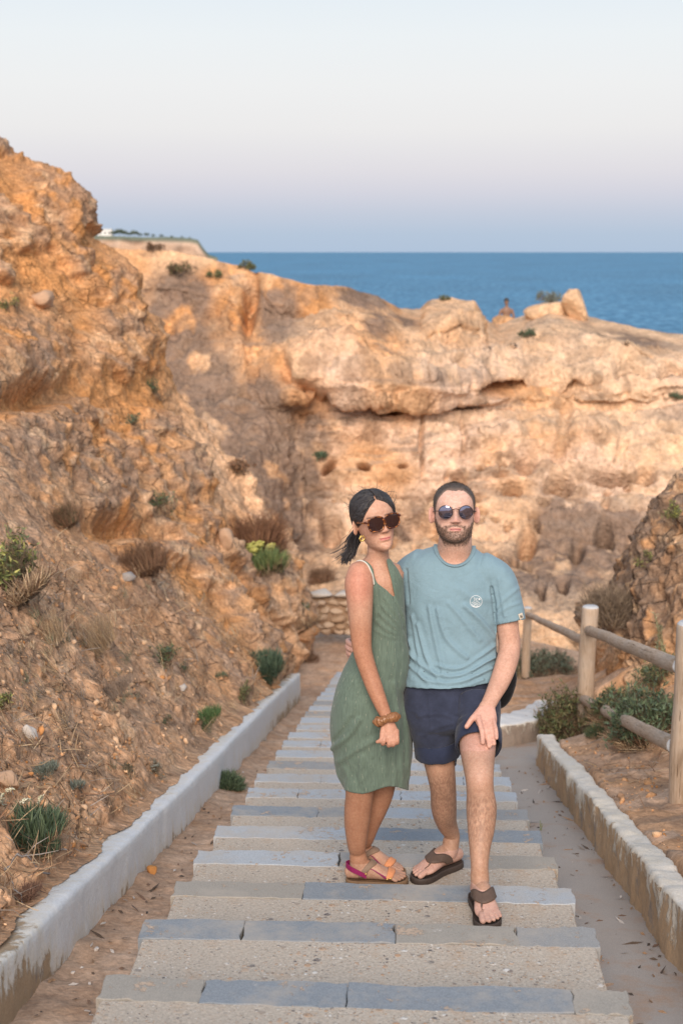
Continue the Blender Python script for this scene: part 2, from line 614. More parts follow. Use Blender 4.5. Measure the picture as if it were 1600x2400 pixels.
disp = face * ((0.20 * st + ledge) * (1 - 0.85 * gul) + 0.15 * fbm(G * 0.35 + 5, 4) + 0.05 * lump + 0.10 * fbm(G * 1.7, 5) + 0.05 * ridged(G * 3.2, 2) + 0.10 * gul * ridged(G * 1.3, 3))
pit, pit2, pid = cells(G * np.array([.9, .9, 1.3]))
disp -= face * (1 - gul) * 0.30 * np.clip(0.34 - pit, 0, 1) / 0.34 * (pid > 0.62)
disp += (1 - face) * 0.14 * fbm(G * 1.3, 4)
holes = [(1208, 1262, 17, 30, .25, 1.5), (1152, 1083, 9, 9, 0, .8), (1205, 1078, 24, 20, -.5, .8), (1283, 1121, 30, 15, 0, 1.0), (1405, 1108, 46, 9, 0, 1.0),
         (1262, 880, 50, 22, .15, 1.3), (1150, 893, 55, 14, -.1, .8), (1545, 858, 30, 14, 0, 1.0), (1450, 862, 40, 16, .1, .7), (1322, 1285, 14, 26, .1, .9),
         (1388, 1240, 18, 24, 0, 1.2), (1240, 1385, 10, 12, 0, .8), (1290, 1375, 12, 16, 0, .9), (1180, 1310, 8, 10, 0, .6), (1480, 1095, 24, 20, -.4, .7),
         (1430, 1010, 14, 40, .2, .15), (1290, 1010, 16, 90, .15, .2), (965, 1030, 5, 70, 0, .35), (1175, 1135, 18, 8, 0, .5), (1090, 1150, 12, 8, 0, .5),
         (1040, 935, 70, 7, 0, .5), (820, 935, 120, 8, .08, 1.0), (720, 905, 45, 10, .5, 1.1), (1225, 1195, 10, 8, 0, .5), (1135, 1205, 10, 7, 0, .5), (1165, 1225, 9, 7, 0, .5),
         (1250, 1160, 14, 9, 0, .5), (1330, 1170, 12, 10, 0, .5), (1100, 1090, 8, 7, 0, .4), (960, 1190, 60, 30, .2, .9), (940, 1230, 50, 20, 0, .6), (760, 1230, 24, 20, 0, .5),
         (1460, 1180, 16, 10, 0, .5), (1390, 1160, 9, 8, 0, .4), (1060, 1010, 6, 50, 0, .15), (575, 700, 16, 80, .08, .7), (660, 860, 14, 22, 0, .4)]
rh = np.random.default_rng(11)
for _ in range(46):                               # the many small weathered pockets of the lower face
    hx_, hy_ = rh.uniform(730, 1560), rh.uniform(1070, 1330)
    hr_ = rh.uniform(4.5, 10)
    holes.append((hx_, hy_, hr_ * rh.uniform(.8, 2.6), hr_ * rh.uniform(.6, 1.1), rh.normal(0, .5), rh.uniform(.25, .8)))
hole_m = np.zeros(G.shape[:2])
for (x, y, rx, ry2, rot, dep) in holes:
    b = blob(Pn, x, y, rx, ry2, rot)
    hole_m = np.maximum(hole_m, b)
    disp -= dep * 1.35 * b
bulges = [(760, 850, 110, 60, .1, .9), (920, 890, 100, 40, 0, .7), (1070, 890, 70, 35, .1, .4), (1040, 1040, 100, 60, 0, .35), (1150, 1010, 90, 60, 0, .3), (1350, 1040, 60, 60, 0, .4),
          (800, 780, 100, 40, .3, .5), (1060, 740, 60, 30, 0, .5), (730, 1190, 22, 18, 0, .5), (1330, 810, 120, 30, .1, .4), (640, 690, 40, 60, 0, .6)]
for (x, y, rx, ry2, rot, dep) in bulges:
    disp += 0.6 * dep * blob(Pn, x, y, rx, ry2, rot)
crest = ry_[:, None]
disp *= 0.30 + 0.70 * sstep(6, 70, Pn[..., 1] - crest)
G2 = G + N * disp[..., None]
c1 = fbm(G * 0.5 + 31, 4)
up = 1 - sstep(720, 900, Pn[..., 1])
colr = mixc(PALE * np.array([1.0, .93, .88]), TAN, sstep(-0.35, 0.35, c1 + 0.25 * st))
colr = mixc(colr, np.array([.60, .37, .225]), 0.30 * sstep(950, 1150, Pn[..., 1]))
colr = mixc(colr, np.array([.70, .51, .385]), 0.80 * sstep(620, 780, Pn[..., 0]) * sstep(760, 830, Pn[..., 1]) * (1 - sstep(1150, 1320, Pn[..., 1])) * sstep(-.5, .2, fbm(G * .3 + 55, 3)))
colr = mixc(colr, ORANGE * 1.05, 0.75 * up * sstep(-0.25, 0.3, fbm(G * 0.4 + 12, 3)) * (1 - sstep(1000, 1250, Pn[..., 0]) * 0.75))
colr = mixc(colr, PALE * 1.08, 0.6 * sstep(1050, 1350, Pn[..., 0]) * sstep(-0.3, 0.4, fbm(G * 0.33 + 2, 3)))
orng = np.zeros(G.shape[:2])
for b_ in ((545, 690, 45, 90, .05), (590, 860, 40, 100, -.05), (700, 940, 60, 60, 0), (960, 1240, 50, 20, 0), (500, 640, 60, 30, 0), (650, 850, 30, 50, 0), (870, 800, 90, 40, 0), (1262, 885, 60, 22, 0), (1140, 893, 60, 18, 0)):
    orng = np.maximum(orng, blob(Pn, *b_))
colr = mixc(colr, ORANGE * 1.12, 0.75 * orng)
colr = mixc(colr, np.array([.60, .40, .26]), .6 * blob(Pn, 445, 1010, 40, 70, .3))
scr = np.zeros(G.shape[:2])
for b_ in ((420, 690, 75, 70, .2), (420, 800, 70, 90, .4), (480, 920, 60, 110, .35), (600, 1040, 120, 140, -.5), (690, 1120, 55, 110, -.3), (640, 720, 50, 80, 0), (610, 950, 60, 90, 0),
           (540, 1010, 60, 90, 0), (390, 750, 70, 110, .3), (440, 860, 60, 100, .3), (520, 980, 70, 120, -.2), (640, 1060, 100, 110, -.3), (720, 1010, 30, 70, 0), (650, 1180, 80, 70, 0), (830, 690, 70, 26, .2), (950, 1190, 80, 40, 0), (1300, 1240, 90, 110, 0), (1420, 1260, 100, 90, 0), (1250, 1340, 160, 60, 0), (1450, 790, 90, 25, .2), (700, 1235, 60, 60, 0), (860, 770, 30, 20, .2), (900, 740, 60, 20, .2)):
    scr = np.maximum(scr, blob(Pn, *b_))
scr = np.clip(scr * 1.5, 0, 1) * sstep(-0.62, -0.08, fbm(G * 0.9 + 6, 4) + 0.12)
colr = mixc(colr, GREYB * np.array([.80, .77, .76]), 0.90 * scr)
colr = mixc(colr, BROWN * 0.95, 0.6 * sstep(0.25, 0.5, fbm(G * 1.3 + 60, 4)))
colr = mixc(colr, GREYB, 0.6 * sstep(0.32, 0.5, fbm(strat * 1.6 + 15, 4)) * (1 - hole_m))
colr = mixc(colr, PALE * 1.05, 0.4 * sstep(0.3, 0.55, fbm(G * 1.1 + 90, 4)) * (1 - 0.8 * scr))
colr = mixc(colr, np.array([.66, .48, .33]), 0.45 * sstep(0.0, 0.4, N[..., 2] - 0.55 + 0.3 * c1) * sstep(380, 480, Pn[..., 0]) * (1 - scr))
cliff = link('cliff', mesh_np('cliff', G2.reshape(-1, 3), grid_faces(NX, NR), color=np.clip(colr, 0.01, 1).reshape(-1, 3)), M_ROCK_FAR, kind='structure')

# --- outcrop on the right, behind the fence
oc = [  # columns left to right; each from foot to behind its crest, (px, py, Y)
    [(1300, 1560, 17.5), (1310, 1440, 17.6), (1318, 1400, 17.8), (1322, 1385, 18.2), (1330, 1400, 19), (1340, 1440, 20)],
    [(1350, 1640, 14.0), (1360, 1480, 14.6), (1372, 1420, 15.2), (1385, 1392, 15.8), (1392, 1392, 16.6), (1400, 1430, 18)],
    [(1385, 1690, 11.8), (1392, 1500, 12.6), (1402, 1420, 13.4), (1418, 1345, 14.2), (1428, 1335, 15.2), (1440, 1390, 17)],
    [(1440, 1700, 11.2), (1448, 1500, 12.0), (1458, 1390, 12.8), (1462, 1245, 13.6), (1470, 1235, 14.8), (1480, 1330, 17)],
    [(1500, 1710, 10.8), (1510, 1480, 11.7), (1520, 1320, 12.6), (1524, 1160, 13.4), (1530, 1145, 14.6), (1540, 1260, 17)],
    [(1580, 1720, 10.4), (1585, 1460, 11.4), (1590, 1270, 12.4), (1590, 1110, 13.2), (1600, 1085, 14.6), (1610, 1230, 17)],
    [(1700, 1740, 10.0), (1700, 1450, 11.2), (1705, 1250, 12.2), (1710, 1090, 13.0), (1720, 1060, 14.6), (1730, 1200, 17)],
    [(1900, 1650, 9.8), (1900, 1430, 11.0), (1900, 1200, 12.0), (1900, 1030, 13.0), (1900, 1010, 14.6), (1900, 1200, 17)],
]
ctrl = np.array([[px(*p) for p in c] for c in oc])
NU, NV = 200, 240
G = catmull(catmull(ctrl, NU).transpose(1, 0, 2), NV).transpose(1, 0, 2)
N = grid_normals(G)                               # points out of the rock, towards the path
Pn = proj(G)
top = sstep(0.20, 0.36, np.linspace(0, 1, NV)[None, :] + 0.15 * fbm(G * 0.8, 3))
cl, c2, cid = cells(G * 7 + 0.4 * np.stack([fbm(G * 4), fbm(G * 4 + 5), fbm(G * 4 + 9)], -1))
disp = 0.12 * fbm(G * 1.1, 3) + 0.07 * ridged(G * 2.5, 3) + (0.04 + 0.08 * top) * np.clip(0.55 - cl, 0, 1) + 0.03 * fbm(G * 8, 2)
disp += 0.16 * top - 0.24
G2 = G + N * disp[..., None]
colr = mixc(TAN * 1.0, ORANGE * .9, .6 * sstep(-0.2, 0.4, fbm(G * 1.3, 3)))
colr = mixc(colr, PALE * 1.1, 0.8 * sstep(-0.1, 0.25, fbm(G * 1.9 + 7, 3) + 0.1) * (1 - top))
colr = mixc(colr, DARK * 1.3, 0.92 * top * sstep(-0.8, -0.25, fbm(G * 3, 3)))
colr = mixc(colr, PALE * 0.9, 0.75 * sstep(0.80, 0.92, cid) * (0.4 + 0.6 * top))
colr = mixc(colr, TAN * 0.9, 0.7 * sstep(0.66, 0.78, cid) * (1 - sstep(0.78, 0.82, cid)) * top)
outcrop = link('rocky_outcrop', mesh_np('rocky_outcrop', G2.reshape(-1, 3), grid_faces(NU, NV), color=np.clip(colr, 0.01, 1).reshape(-1, 3)),
               M_ROCK_NEAR, kind='structure')

# --- ground: the dirt beside and below the steps, the landing, the bank under the fence
gx = np.concatenate([np.linspace(-6, -1.3, 30), np.linspace(-1.25, 3.2, 230), np.linspace(3.3, 16, 60)])
gy = np.concatenate([np.linspace(-40, 0.9, 60), np.linspace(1.0, 14, 420), np.linspace(14.1, 24, 160), np.linspace(24.2, 37, 50)])
X, Yg = np.meshgrid(gx, gy, indexing='ij')
Z = L(np.maximum(Yg, -3.0)) - 0.205 + 0.02 * np.clip(-3 - Yg, 0, 99)
Z = Z - 3.3 * sstep(23.4, 30.0, Yg + 1.2 * np.clip(X - 2.5, 0, 2))
P3 = np.stack([X, Yg, 0 * X], -1)
right = sstep(0.02, 0.10, X - XRW(Yg) - 0.06) * (1 - sstep(10.55, 10.7, Yg)) + sstep(0.0, 0.25, X - 1.25) * sstep(12.0, 12.25, Yg)
right = np.clip(right, 0, 1) * (1 - sstep(17.5, 19.5, Yg))
bank = np.clip(right, 0, 1)
rise = 0.22 + 0.20 * sstep(.2, .7, X - XRW(Yg)) * sstep(8.5, 11, Yg) * (1 - sstep(12.6, 14.5, Yg)) + 0.06 * fbm(P3 * 1.5, 3) + 0.05 * np.clip(X - XRW(Yg) - 0.2, 0, 1) + 0.55 * np.clip(X - (1.95 + 0.04 * (Yg - 7)), 0, 2) * (1 - sstep(13, 18, Yg))
Z = Z + bank * rise + 0.012 * fbm(P3 * 6, 4) + 0.006 * fbm(P3 * 22, 2) + bank * (0.010 * ridged(P3 * 7, 4) + 0.02 * np.clip(.5 - cells(P3 * 11)[0], 0, 1) * sstep(-.1, .3, fbm(P3 * 2.2 + 8, 2)))
# a little sand piled against the left wall and the last steps
Z += 0.03 * np.exp(-((X - XLW(Yg)) / 0.08) ** 2) * (0.6 + fbm(P3 * 2, 2)) * (Yg < 20)
under = (np.abs(X - XC(Yg)) < 0.72) & (Yg < 19.6)
Z = np.where(under, Z - 0.25, Z)
leftout = X < XLW(Yg) - 0.05
Z = np.where(leftout & (Yg < 17.5), Z - 0.25, Z)
G = np.stack([X, Yg, Z], -1)
SAND = np.array([0.52, 0.355, 0.245])
colr = mixc(SAND, SAND * np.array([0.82, 0.78, 0.75]), sstep(-0.3, 0.4, fbm(P3 * 1.6 + 3, 4)))
colr = mixc(colr, TAN * 0.9, 0.6 * bank * sstep(-0.3, 0.3, fbm(P3 * 2.1, 3)))
colr = mixc(colr, DARK * 1.3, 0.55 * bank * sstep(0.0, 0.4, fbm(P3 * 3.3 + 14, 4)) * (1 - sstep(10, 12, Yg)))
colr = mixc(colr, DARK * 1.9, 0.22 * (1 - bank) * sstep(0.2, 0.5, fbm(P3 * np.array([5, 2.2, 1]) + 24, 4)))
colr = mixc(colr, ORANGE * 0.9, 0.25 * sstep(0.1, 0.5, fbm(P3 * 2.5 + 33, 3)))
ground = link('ground', mesh_np('ground', G.reshape(-1, 3), grid_faces(len(gx), len(gy)), color=np.clip(colr, 0.01, 1).reshape(-1, 3)), M_DIRT, kind='structure')

# --- sea and the far headland
t = NT('sea_water')
mp = t.mapping((1, 0.35, 1))
n1 = t.noise(0.30, 8, 0.68, mp)
n2 = t.noise(0.011, 4, 0.6, mp)
sw = t.ramp(n1, (0.36, (0.020, 0.11, 0.215)), (0.5, (0.045, 0.19, 0.335)), (0.64, (0.13, 0.32, 0.48)))
sw = t.mix(1.0, sw, t.ramp(n2, (0.3, 0.86), (0.7, 1.12)), 'MULTIPLY')
t.color(sw).rough(0.55).set(IOR=1.33, Specular_IOR_Level=0.32)
t.bump(n1, 0.35, 0.5)
R_ = 60000
sea = link('sea', mesh_np('sea', [(-R_, 52, -24), (R_, 52, -24), (R_, R_, -24), (-R_, R_, -24)], [(0, 1, 2, 3)], smooth=False), t.m, kind='structure')

hl = [(-60, 541, 900), (120, 541, 880), (235, 541, 860), (300, 543, 850), (380, 545, 850), (440, 547, 850), (455, 551, 850), (466, 568, 850), (480, 586, 850), (520, 600, 850)]
hx = np.linspace(-60, 500, 150)
hy = np.interp(hx, [a[0] for a in hl], [a[1] for a in hl])
hd = np.interp(hx, [a[0] for a in hl], [a[2] for a in hl])
rows = []
for i in range(150):
    p = px(hx[i], hy[i], hd[i])
    bk = lambda f, dz: np.array([p[0] * (1 + f), p[1] * (1 + f), p[2] + dz])
    col_ = [bk(.3, -1.0), bk(.14, -.2), bk(.035, 0), p]
    zt = p[2]
    for q in np.linspace(0.06, 1, 24):
        z = zt + (-24.5 - zt) * q
        col_.append(np.array([p[0], p[1] - 14 * q - 6 * q * q, z]))
    rows.append(col_)
G = np.array(rows)
fz = sstep(3, 6, np.arange(G.shape[1]))[None, :]
G[..., 1] -= fz * (9 * fbm(G * 0.03, 3) + 3 * fbm(G * 0.12, 2))
G[..., 2] += (1 - fz) * 0.6 * fbm(G * 0.05, 3)
stz = pnoise(np.stack([G[..., 0] * .01, 0 * G[..., 0], G[..., 2] * .35], -1))
colr = mixc(np.array([.55, .385, .275]), np.array([.47, .31, .21]), sstep(-.3, .4, stz + 0.4 * fbm(G * 0.08, 3)))
scrub = (np.arange(G.shape[1]) < 4)[None, :] * 1.0 * np.ones(G.shape[:2])
scrub = np.maximum(scrub, 0.8 * (np.arange(G.shape[1]) == 4)[None, :])
colr = mixc(colr, np.array([.13, .16, .12]), scrub)
headland = link('headland', mesh_np('headland', G.reshape(-1, 3), grid_faces(G.shape[0], G.shape[1]), color=np.clip(colr, .01, 1).reshape(-1, 3)), M_ROCK_FAR, kind='structure')

bpy.context.view_layer.update()
BVH = {}


def bvh_of(*obs):
    k = tuple(o.name for o in obs)
    if k not in BVH:
        V, F, n = [], [], 0
        for o in obs:
            me = o.data
            co = np.empty(len(me.vertices) * 3, np.float32)
            me.vertices.foreach_get('co', co)
            li = np.empty(len(me.loops), np.int32)
            me.loops.foreach_get('vertex_index', li)
            V.append(co.reshape(-1, 3))
            F.append(li.reshape(-1, 4) + n)
            n += len(me.vertices)
        BVH[k] = BVHTree.FromPolygons(np.concatenate(V).tolist(), np.concatenate(F).tolist())
    return BVH[k]


LAND = (hill, cliff, outcrop, ground)


def hit(x, y):
    """the place on the land that the photograph shows at x, y"""
    for k in range(40):
        loc, nor, i_, d_ = bvh_of(*LAND).ray_cast(Vector((0, 0, 0)), ray(x, y + 2 * k))
        if loc is not None:
            return loc, nor
    return loc, nor


def drop(x, Y, z=40):
    loc, nor, i_, d_ = bvh_of(*LAND).ray_cast(Vector((x, Y, z)), Vector((0, 0, -1)))
    return loc, nor
# ------------------------------------------------------------------ steps, ramp, walls
RUN, RISE, Y0, Z0 = 0.6536, 0.1559, 4.014, -2.15
HALF = 0.775
YAW = math.atan(0.0419)


def frame_at(Y, z):
    """stair-local axes: x across to the right, y down the flight"""
    return Matrix.Translation((float(XC(Y)), Y, z)) @ Matrix.Rotation(-YAW, 4, 'Z')


def slab_mesh(name, x0, x1, y0, y1, z0, z1, wob=0.004, bev=0.006, seed=0, nx=10, ny=3, waste=0.0):
    """a flat block with slightly uneven worn edges"""
    r = np.random.default_rng(seed)
    xs_ = np.linspace(x0, x1, nx)
    loops = []

    def ring(inset, z, w):
        pts = []
        f = np.linspace(x0 + inset, x1 - inset, nx)
        e1 = [(x, y0 + inset + w * q) for x, q in zip(f, offs[0])]
        e2 = [(x, y1 - inset + w * q) for x, q in zip(f[::-1], offs[1])]
        m1 = [(x1 - inset + w * q, y) for q, y in zip(offs[2], np.linspace(y0, y1, ny + 2)[1:-1])]
        m2 = [(x0 + inset + w * q, y) for q, y in zip(offs[3], np.linspace(y1, y0, ny + 2)[1:-1])]
        return [(a, b, z) for a, b in e1 + m1 + e2 + m2]
    offs = [r.normal(0, 1, nx), r.normal(0, 1, nx), r.normal(0, 1, ny), r.normal(0, 1, ny)]
    for o_ in offs[:2]:
        o_ += np.convolve(r.normal(0, 2.0, nx + 4), np.ones(5) / 5, 'valid')
    V = ring(0, z0, wob) + ring(0, z1 - bev, wob) + ring(bev, z1, wob)
    n = len(V) // 3
    F = []
    for k in (0, 1):
        for i in range(n):
            j = (i + 1) % n
            F.append((k * n + i, k * n + j, (k + 1) * n + j, (k + 1) * n + i))
    F.append(tuple(range(2 * n, 3 * n)))
    return V, F


# exposed aggregate concrete
t = NT('aggregate_concrete')
base = t.mix(t.noise(2.2, 4, 0.6), (0.40, 0.345, 0.285), (0.51, 0.45, 0.375))
n1 = t.noise(90, 4, 0.7)
base = t.mix(1.0, base, t.ramp(n1, (0.3, 0.72), (0.7, 1.25)), 'MULTIPLY')
mask = t.noise(3.0, 3, 0.6)
hh = None
for sc_, lo in ((24, 0.52), (46, 0.45), (90, 0.42), (170, 0.5)):
    vd = t.voro(sc_)
    vc = t.voro(sc_, out='Color')
    sp = t.n.new('ShaderNodeSeparateColor')
    t.l.new(vc, sp.inputs[0])
    peb = t.ramp(sp.outputs[0], (0.0, (0.11, 0.10, 0.10)), (0.12, (0.20, 0.18, 0.17)), (0.3, (0.40, 0.28, 0.19)), (0.45, (0.48, 0.30, 0.19)), (0.6, (0.42, 0.36, 0.29)), (0.8, (0.50, 0.43, 0.35)), (0.93, (0.66, 0.63, 0.58)), (1.0, (0.72, 0.70, 0.66)))
    isp = t.math('MULTIPLY', t.ramp(vd, (0.22, 1.0), (0.34, 0.0)), t.ramp(sp.outputs[1], (lo, 0.0), (lo + 0.04, 1.0)))
    isp = t.math('MULTIPLY', isp, t.ramp(mask, (0.36, 0.25), (0.56, 1.0)))
    base = t.mix(isp, base, peb)
    hh = isp if hh is None else t.math('ADD', hh, isp)
dirt = t.ramp(t.noise(4.5, 5, 0.7), (0.52, 0.0), (0.72, 0.7))
base = t.mix(dirt, base, (0.43, 0.30, 0.20))
t.color(base).rough(0.9).set(Specular_IOR_Level=0.25)
t.bump(n1, 0.35, 0.004)
t.bump(hh, 0.5, 0.004)
M_AGG = t.m


def stone_mat(name, c0, c1, worn):
    t = NT(name)
    geo = t.n.new('ShaderNodeNewGeometry')
    wp = geo.outputs['Position']
    c = t.mix(t.noise(3.3, 6, 0.7, wp), c0, c1)
    c = t.mix(1.0, c, t.ramp(t.noise(170, 3, 0.7, wp), (0.3, 0.80), (0.7, 1.17)), 'MULTIPLY')
    c = t.mix(t.ramp(t.noise(2.1, 5, 0.75, wp), (0.46, 0.0), (0.66, 0.75)), c, (0.42, 0.375, 0.32))
    w = t.math('ADD', t.math('MULTIPLY', t.noise(5.5, 8, 0.8, wp), 0.7), t.math('MULTIPLY', t.noise(31, 4, 0.7, wp), 0.3))
    wm = t.ramp(w, (0.575 - worn * 0.06, 0.0), (0.60 - worn * 0.06, 0.9))
    c = t.mix(wm, c, t.mix(t.noise(40, 3, 0.6, wp), (0.40, 0.28, 0.195), (0.53, 0.43, 0.34)))
    w2 = t.ramp(t.noise(9, 7, 0.8, wp), (0.66, 0.0), (0.70, 0.7))
    c = t.mix(w2, c, (0.60, 0.57, 0.54))
    t.color(c).rough(0.8).set(Specular_IOR_Level=0.22)
    t.bump(t.noise(40, 5, 0.7, wp), 0.35, 0.004)
    t.bump(t.math('SUBTRACT', 1.0, wm), 0.6, 0.004)
    return t.m


M_SLAB = [stone_mat('blue_slate', (0.195, 0.223, 0.253), (0.27, 0.295, 0.32), 0.2), stone_mat('grey_slate', (0.245, 0.25, 0.255), (0.335, 0.333, 0.325), 0.45),
          stone_mat('buff_slate', (0.285, 0.265, 0.235), (0.355, 0.33, 0.29), 0.35), stone_mat('pale_sheen_slate', (0.34, 0.375, 0.41), (0.44, 0.47, 0.50), 0.3)]  # the pale slate has sky sheen put into its colour

# solid core under the treads: one closed body following the flight
V, F = [], []
for Yk, dz in ((0.6, -0.30), (19.2, -0.30)):
    fm = frame_at(Yk, float(L(Yk)) + dz)
    for xx, zz in ((-HALF + 0.03, 0), (HALF - 0.03, 0), (HALF - 0.03, -1.2), (-HALF + 0.03, -1.2)):
        V.append(tuple(fm @ Vector((xx, 0, zz))))
F = [(0, 1, 5, 4), (1, 2, 6, 5), (2, 3, 7, 6), (3, 0, 4, 7), (0, 3, 2, 1), (4, 5, 6, 7)]
stair = link('staircase', mesh_np('staircase', V, F, smooth=False), M_AGG, kind='structure')
layouts = {0: [(-1, -.62, 2), (-.62, -.06, 0), (-.06, .80, 0), (.80, 1, 2)], 1: [(-1, -.56, 0), (-.56, .12, 0), (.12, .66, 2), (.66, 1, 1)],
           2: [(-1, -.35, 2), (-.35, .52, 0), (.52, 1, 3)], 3: [(-1, -.2, 3), (-.2, .55, 1), (.55, 1, 2)]}
for n in range(-5, 25):
    Yn = Y0 + RUN * n
    zn = Z0 - RISE * n
    fm = frame_at(Yn - (0.050 if n == 0 else 0), zn)
    if n == 0:
        fm = fm @ Matrix.Rotation(math.radians(-0.9), 4, 'Z')
    hw = HALF + rng.uniform(-0.012, 0.012)
    V, F = slab_mesh('tread', -hw + 0.004, hw - 0.004, -RUN - (0.10 if n == 1 else 0.02), -0.1295, -0.33, 0.0, 0.0015, 0.004, seed=100 + n, nx=16)
    me = mesh_np('tread', V, F, smooth=False)
    tr = link('tread', me, M_AGG, parent=stair)
    tr.matrix_local = fm
    lay = layouts.get(n)
    if lay is None:
        q = rng.integers(2, 5)
        cuts = np.r_[-1, np.sort(np.linspace(-1, 1, q + 1)[1:-1] + rng.uniform(-0.18, 0.18, q - 1)), 1]
        kinds = rng.choice([3, 3, 3, 1] if n > 5 else [0, 1, 3], q)  # far steps mostly take the pale slate, painted sky sheen at a low angle
        lay = [(cuts[i], cuts[i + 1], kinds[i]) for i in range(q)]
    for i, (a, b, kd) in enumerate(lay):
        e0 = -0.012 if a == -1 else 0.0012
        e1 = 0.012 if b == 1 else -0.0012
        dz = rng.uniform(-0.0015, 0.0025)
        V, F = slab_mesh('slab', a * hw + e0, b * hw + e1, -0.130, 0.014 + rng.uniform(-0.004, 0.004), -0.055, 0.0012 + dz * .6, 0.0042, 0.0028, seed=500 + n * 9 + i, nx=14)
        sl = link('slab', mesh_np('slab', V, F, smooth=False), M_SLAB[kd], parent=tr)

# smooth concrete ramp beside the steps on the right
t = NT('ramp_concrete')
c = t.mix(t.noise(1.1, 5, 0.65), (0.35, 0.30, 0.26), (0.45, 0.39, 0.335))
edge = t.ramp(t.noise(2.6, 5, 0.7), (0.53, 0.0), (0.68, 0.75))
c = t.mix(edge, c, (0.42, 0.255, 0.155))
c = t.mix(1.0, c, t.ramp(t.noise(220, 3, 0.7), (0.3, 0.8), (0.7, 1.2)), 'MULTIPLY')
t.color(c).rough(0.85)
t.bump(t.noise(120, 4, 0.7), 0.25, 0.003)
ny_ = 160
ys = np.linspace(1.0, 12.0, ny_)
V = []
for i, y in enumerate(ys):
    for f in np.linspace(0, 1, 9):
        x = float(XC(y)) + HALF - 0.05 + f * (float(XRW(y)) + 0.04 - float(XC(y)) - HALF + 0.05)
        if y > 10.8:
            x += (y - 10.8) * 0.35 * f
        V.append((x, y, float(L(y)) - 0.197 + 0.01 * math.sin(f * 3.1) + 0.03 * max(0, y - 10.8)))
V = np.array(V)
V[:, 2] += 0.006 * fbm(V * 1.7, 3)
ramp_path = link('concrete_path', mesh_np('concrete_path', V, grid_faces(ny_, 9)[:, ::-1]), t.m, kind='structure')


# --- low walls
def whitewash(name, white, peel, soil, grey=0.3):
    """limewash with earth showing where it has come off, more towards the foot"""
    t = NT(name)
    w = t.mix(t.noise(3, 4, 0.6), white, tuple(v * 0.88 for v in white))
    wear = t.attr('wear', 'Fac')
    nn = t.noise(7, 6, 0.72, dist=0.5)
    nv = t.noise(9, 6, 0.7, t.mapping((1.6, 1.6, 0.45)))
    s = t.math('ADD', t.math('ADD', t.math('MULTIPLY', wear, 0.62), t.math('MULTIPLY', nn, 0.5)), t.math('MULTIPLY', nv, 0.4))
    m = t.ramp(s, (0.72 - peel, 0.0), (0.78 - peel, 1.0))
    under = t.mix(t.noise(11, 5, 0.7), soil, tuple(v * 0.62 for v in soil))
    under = t.mix(t.ramp(t.noise(5, 5, 0.7), (0.55, 0.0), (0.66, 0.9)), under, (0.28, 0.235, 0.20))
    cream = t.ramp(s, (0.56 - peel, 0.0), (0.74 - peel, 0.7))
    w = t.mix(cream, w, (0.68, 0.60, 0.47))
    c = t.mix(m, w, under)
    c = t.mix(1.0, c, t.ramp(t.noise(130, 4, 0.7), (0.3, 0.88), (0.7, 1.1)), 'MULTIPLY')
    t.color(c).rough(0.9).set(Specular_IOR_Level=0.2)
    t.bump(t.math('SUBTRACT', 1.0, m), 0.7, 0.008)
    t.bump(t.noise(28, 5, 0.7), 0.5, 0.012)
    t.bump(t.noise(120, 3, 0.7), 0.3, 0.004)
    return t.m


def low_wall(name, path, height, thick, side, mat, seed, rough_=0.005, topwear=0.25, wearf=None, foot=0.9, face=0.0):
    """path: (x, y, z of the foot) along the inner face; side: +1 when the wall lies to the right of the path"""
    path = np.asarray(path, float)
    n = len(path)
    tan = np.gradient(path, axis=0)
    tan[:, 2] = 0
    tan /= np.linalg.norm(tan, axis=1, keepdims=True)
    nr = np.stack([tan[:, 1], -tan[:, 0], 0 * tan[:, 0]], -1) * side
    prof = [(0.0, -0.12), (0.0, 0.0), (0.0, .2), (0.0, .4), (0.0, .6), (0.0, .8), (0.0, .93), (.06, .99), (.18, 1.0), (.4, 1.0), (.62, 1.0), (.84, 1.0), (.95, .98), (1.0, .9), (1.0, .4), (1.0, -0.3)]
    V, W = [], []
    for i in range(n):
        h = height[i]
        for u, w in prof:
            V.append(path[i] + nr[i] * u * thick + np.array([0, 0, w * h]))
            W.append(face + (1 - np.clip(w, 0, 1)) ** 1.6 * foot if (u == 0 and w < .97) else topwear * (0.3 + u))
    V = np.array(V)
    W = np.array(W) + (0 if wearf is None else np.repeat(wearf, len(prof)))
    k = len(prof)
    d = fbm(V * 3 + seed, 4)[:, None] * rough_ + fbm(V * 14 + seed, 3)[:, None] * rough_ * 0.5
    dirs = np.tile([[-1, 0.3]] * 7 + [[-.4, 1]] + [[0, 1]] * 4 + [[.5, .8]] + [[1, 0]] * 3, (n, 1))
    V = V + np.repeat(nr, k, 0) * dirs[:, :1] * d + np.array([0, 0, 1]) * dirs[:, 1:] * d
    F = grid_faces(n, k)
    caps = [tuple(range(k)), tuple(range((n - 1) * k, n * k))[::-1]]
    F = [tuple(f) for f in (F if side < 0 else F[:, ::-1])] + (caps if side > 0 else [c_[::-1] for c_ in caps])
    me = mesh_np(name, V, F, smooth=True, attrs={'wear': W})
    return me


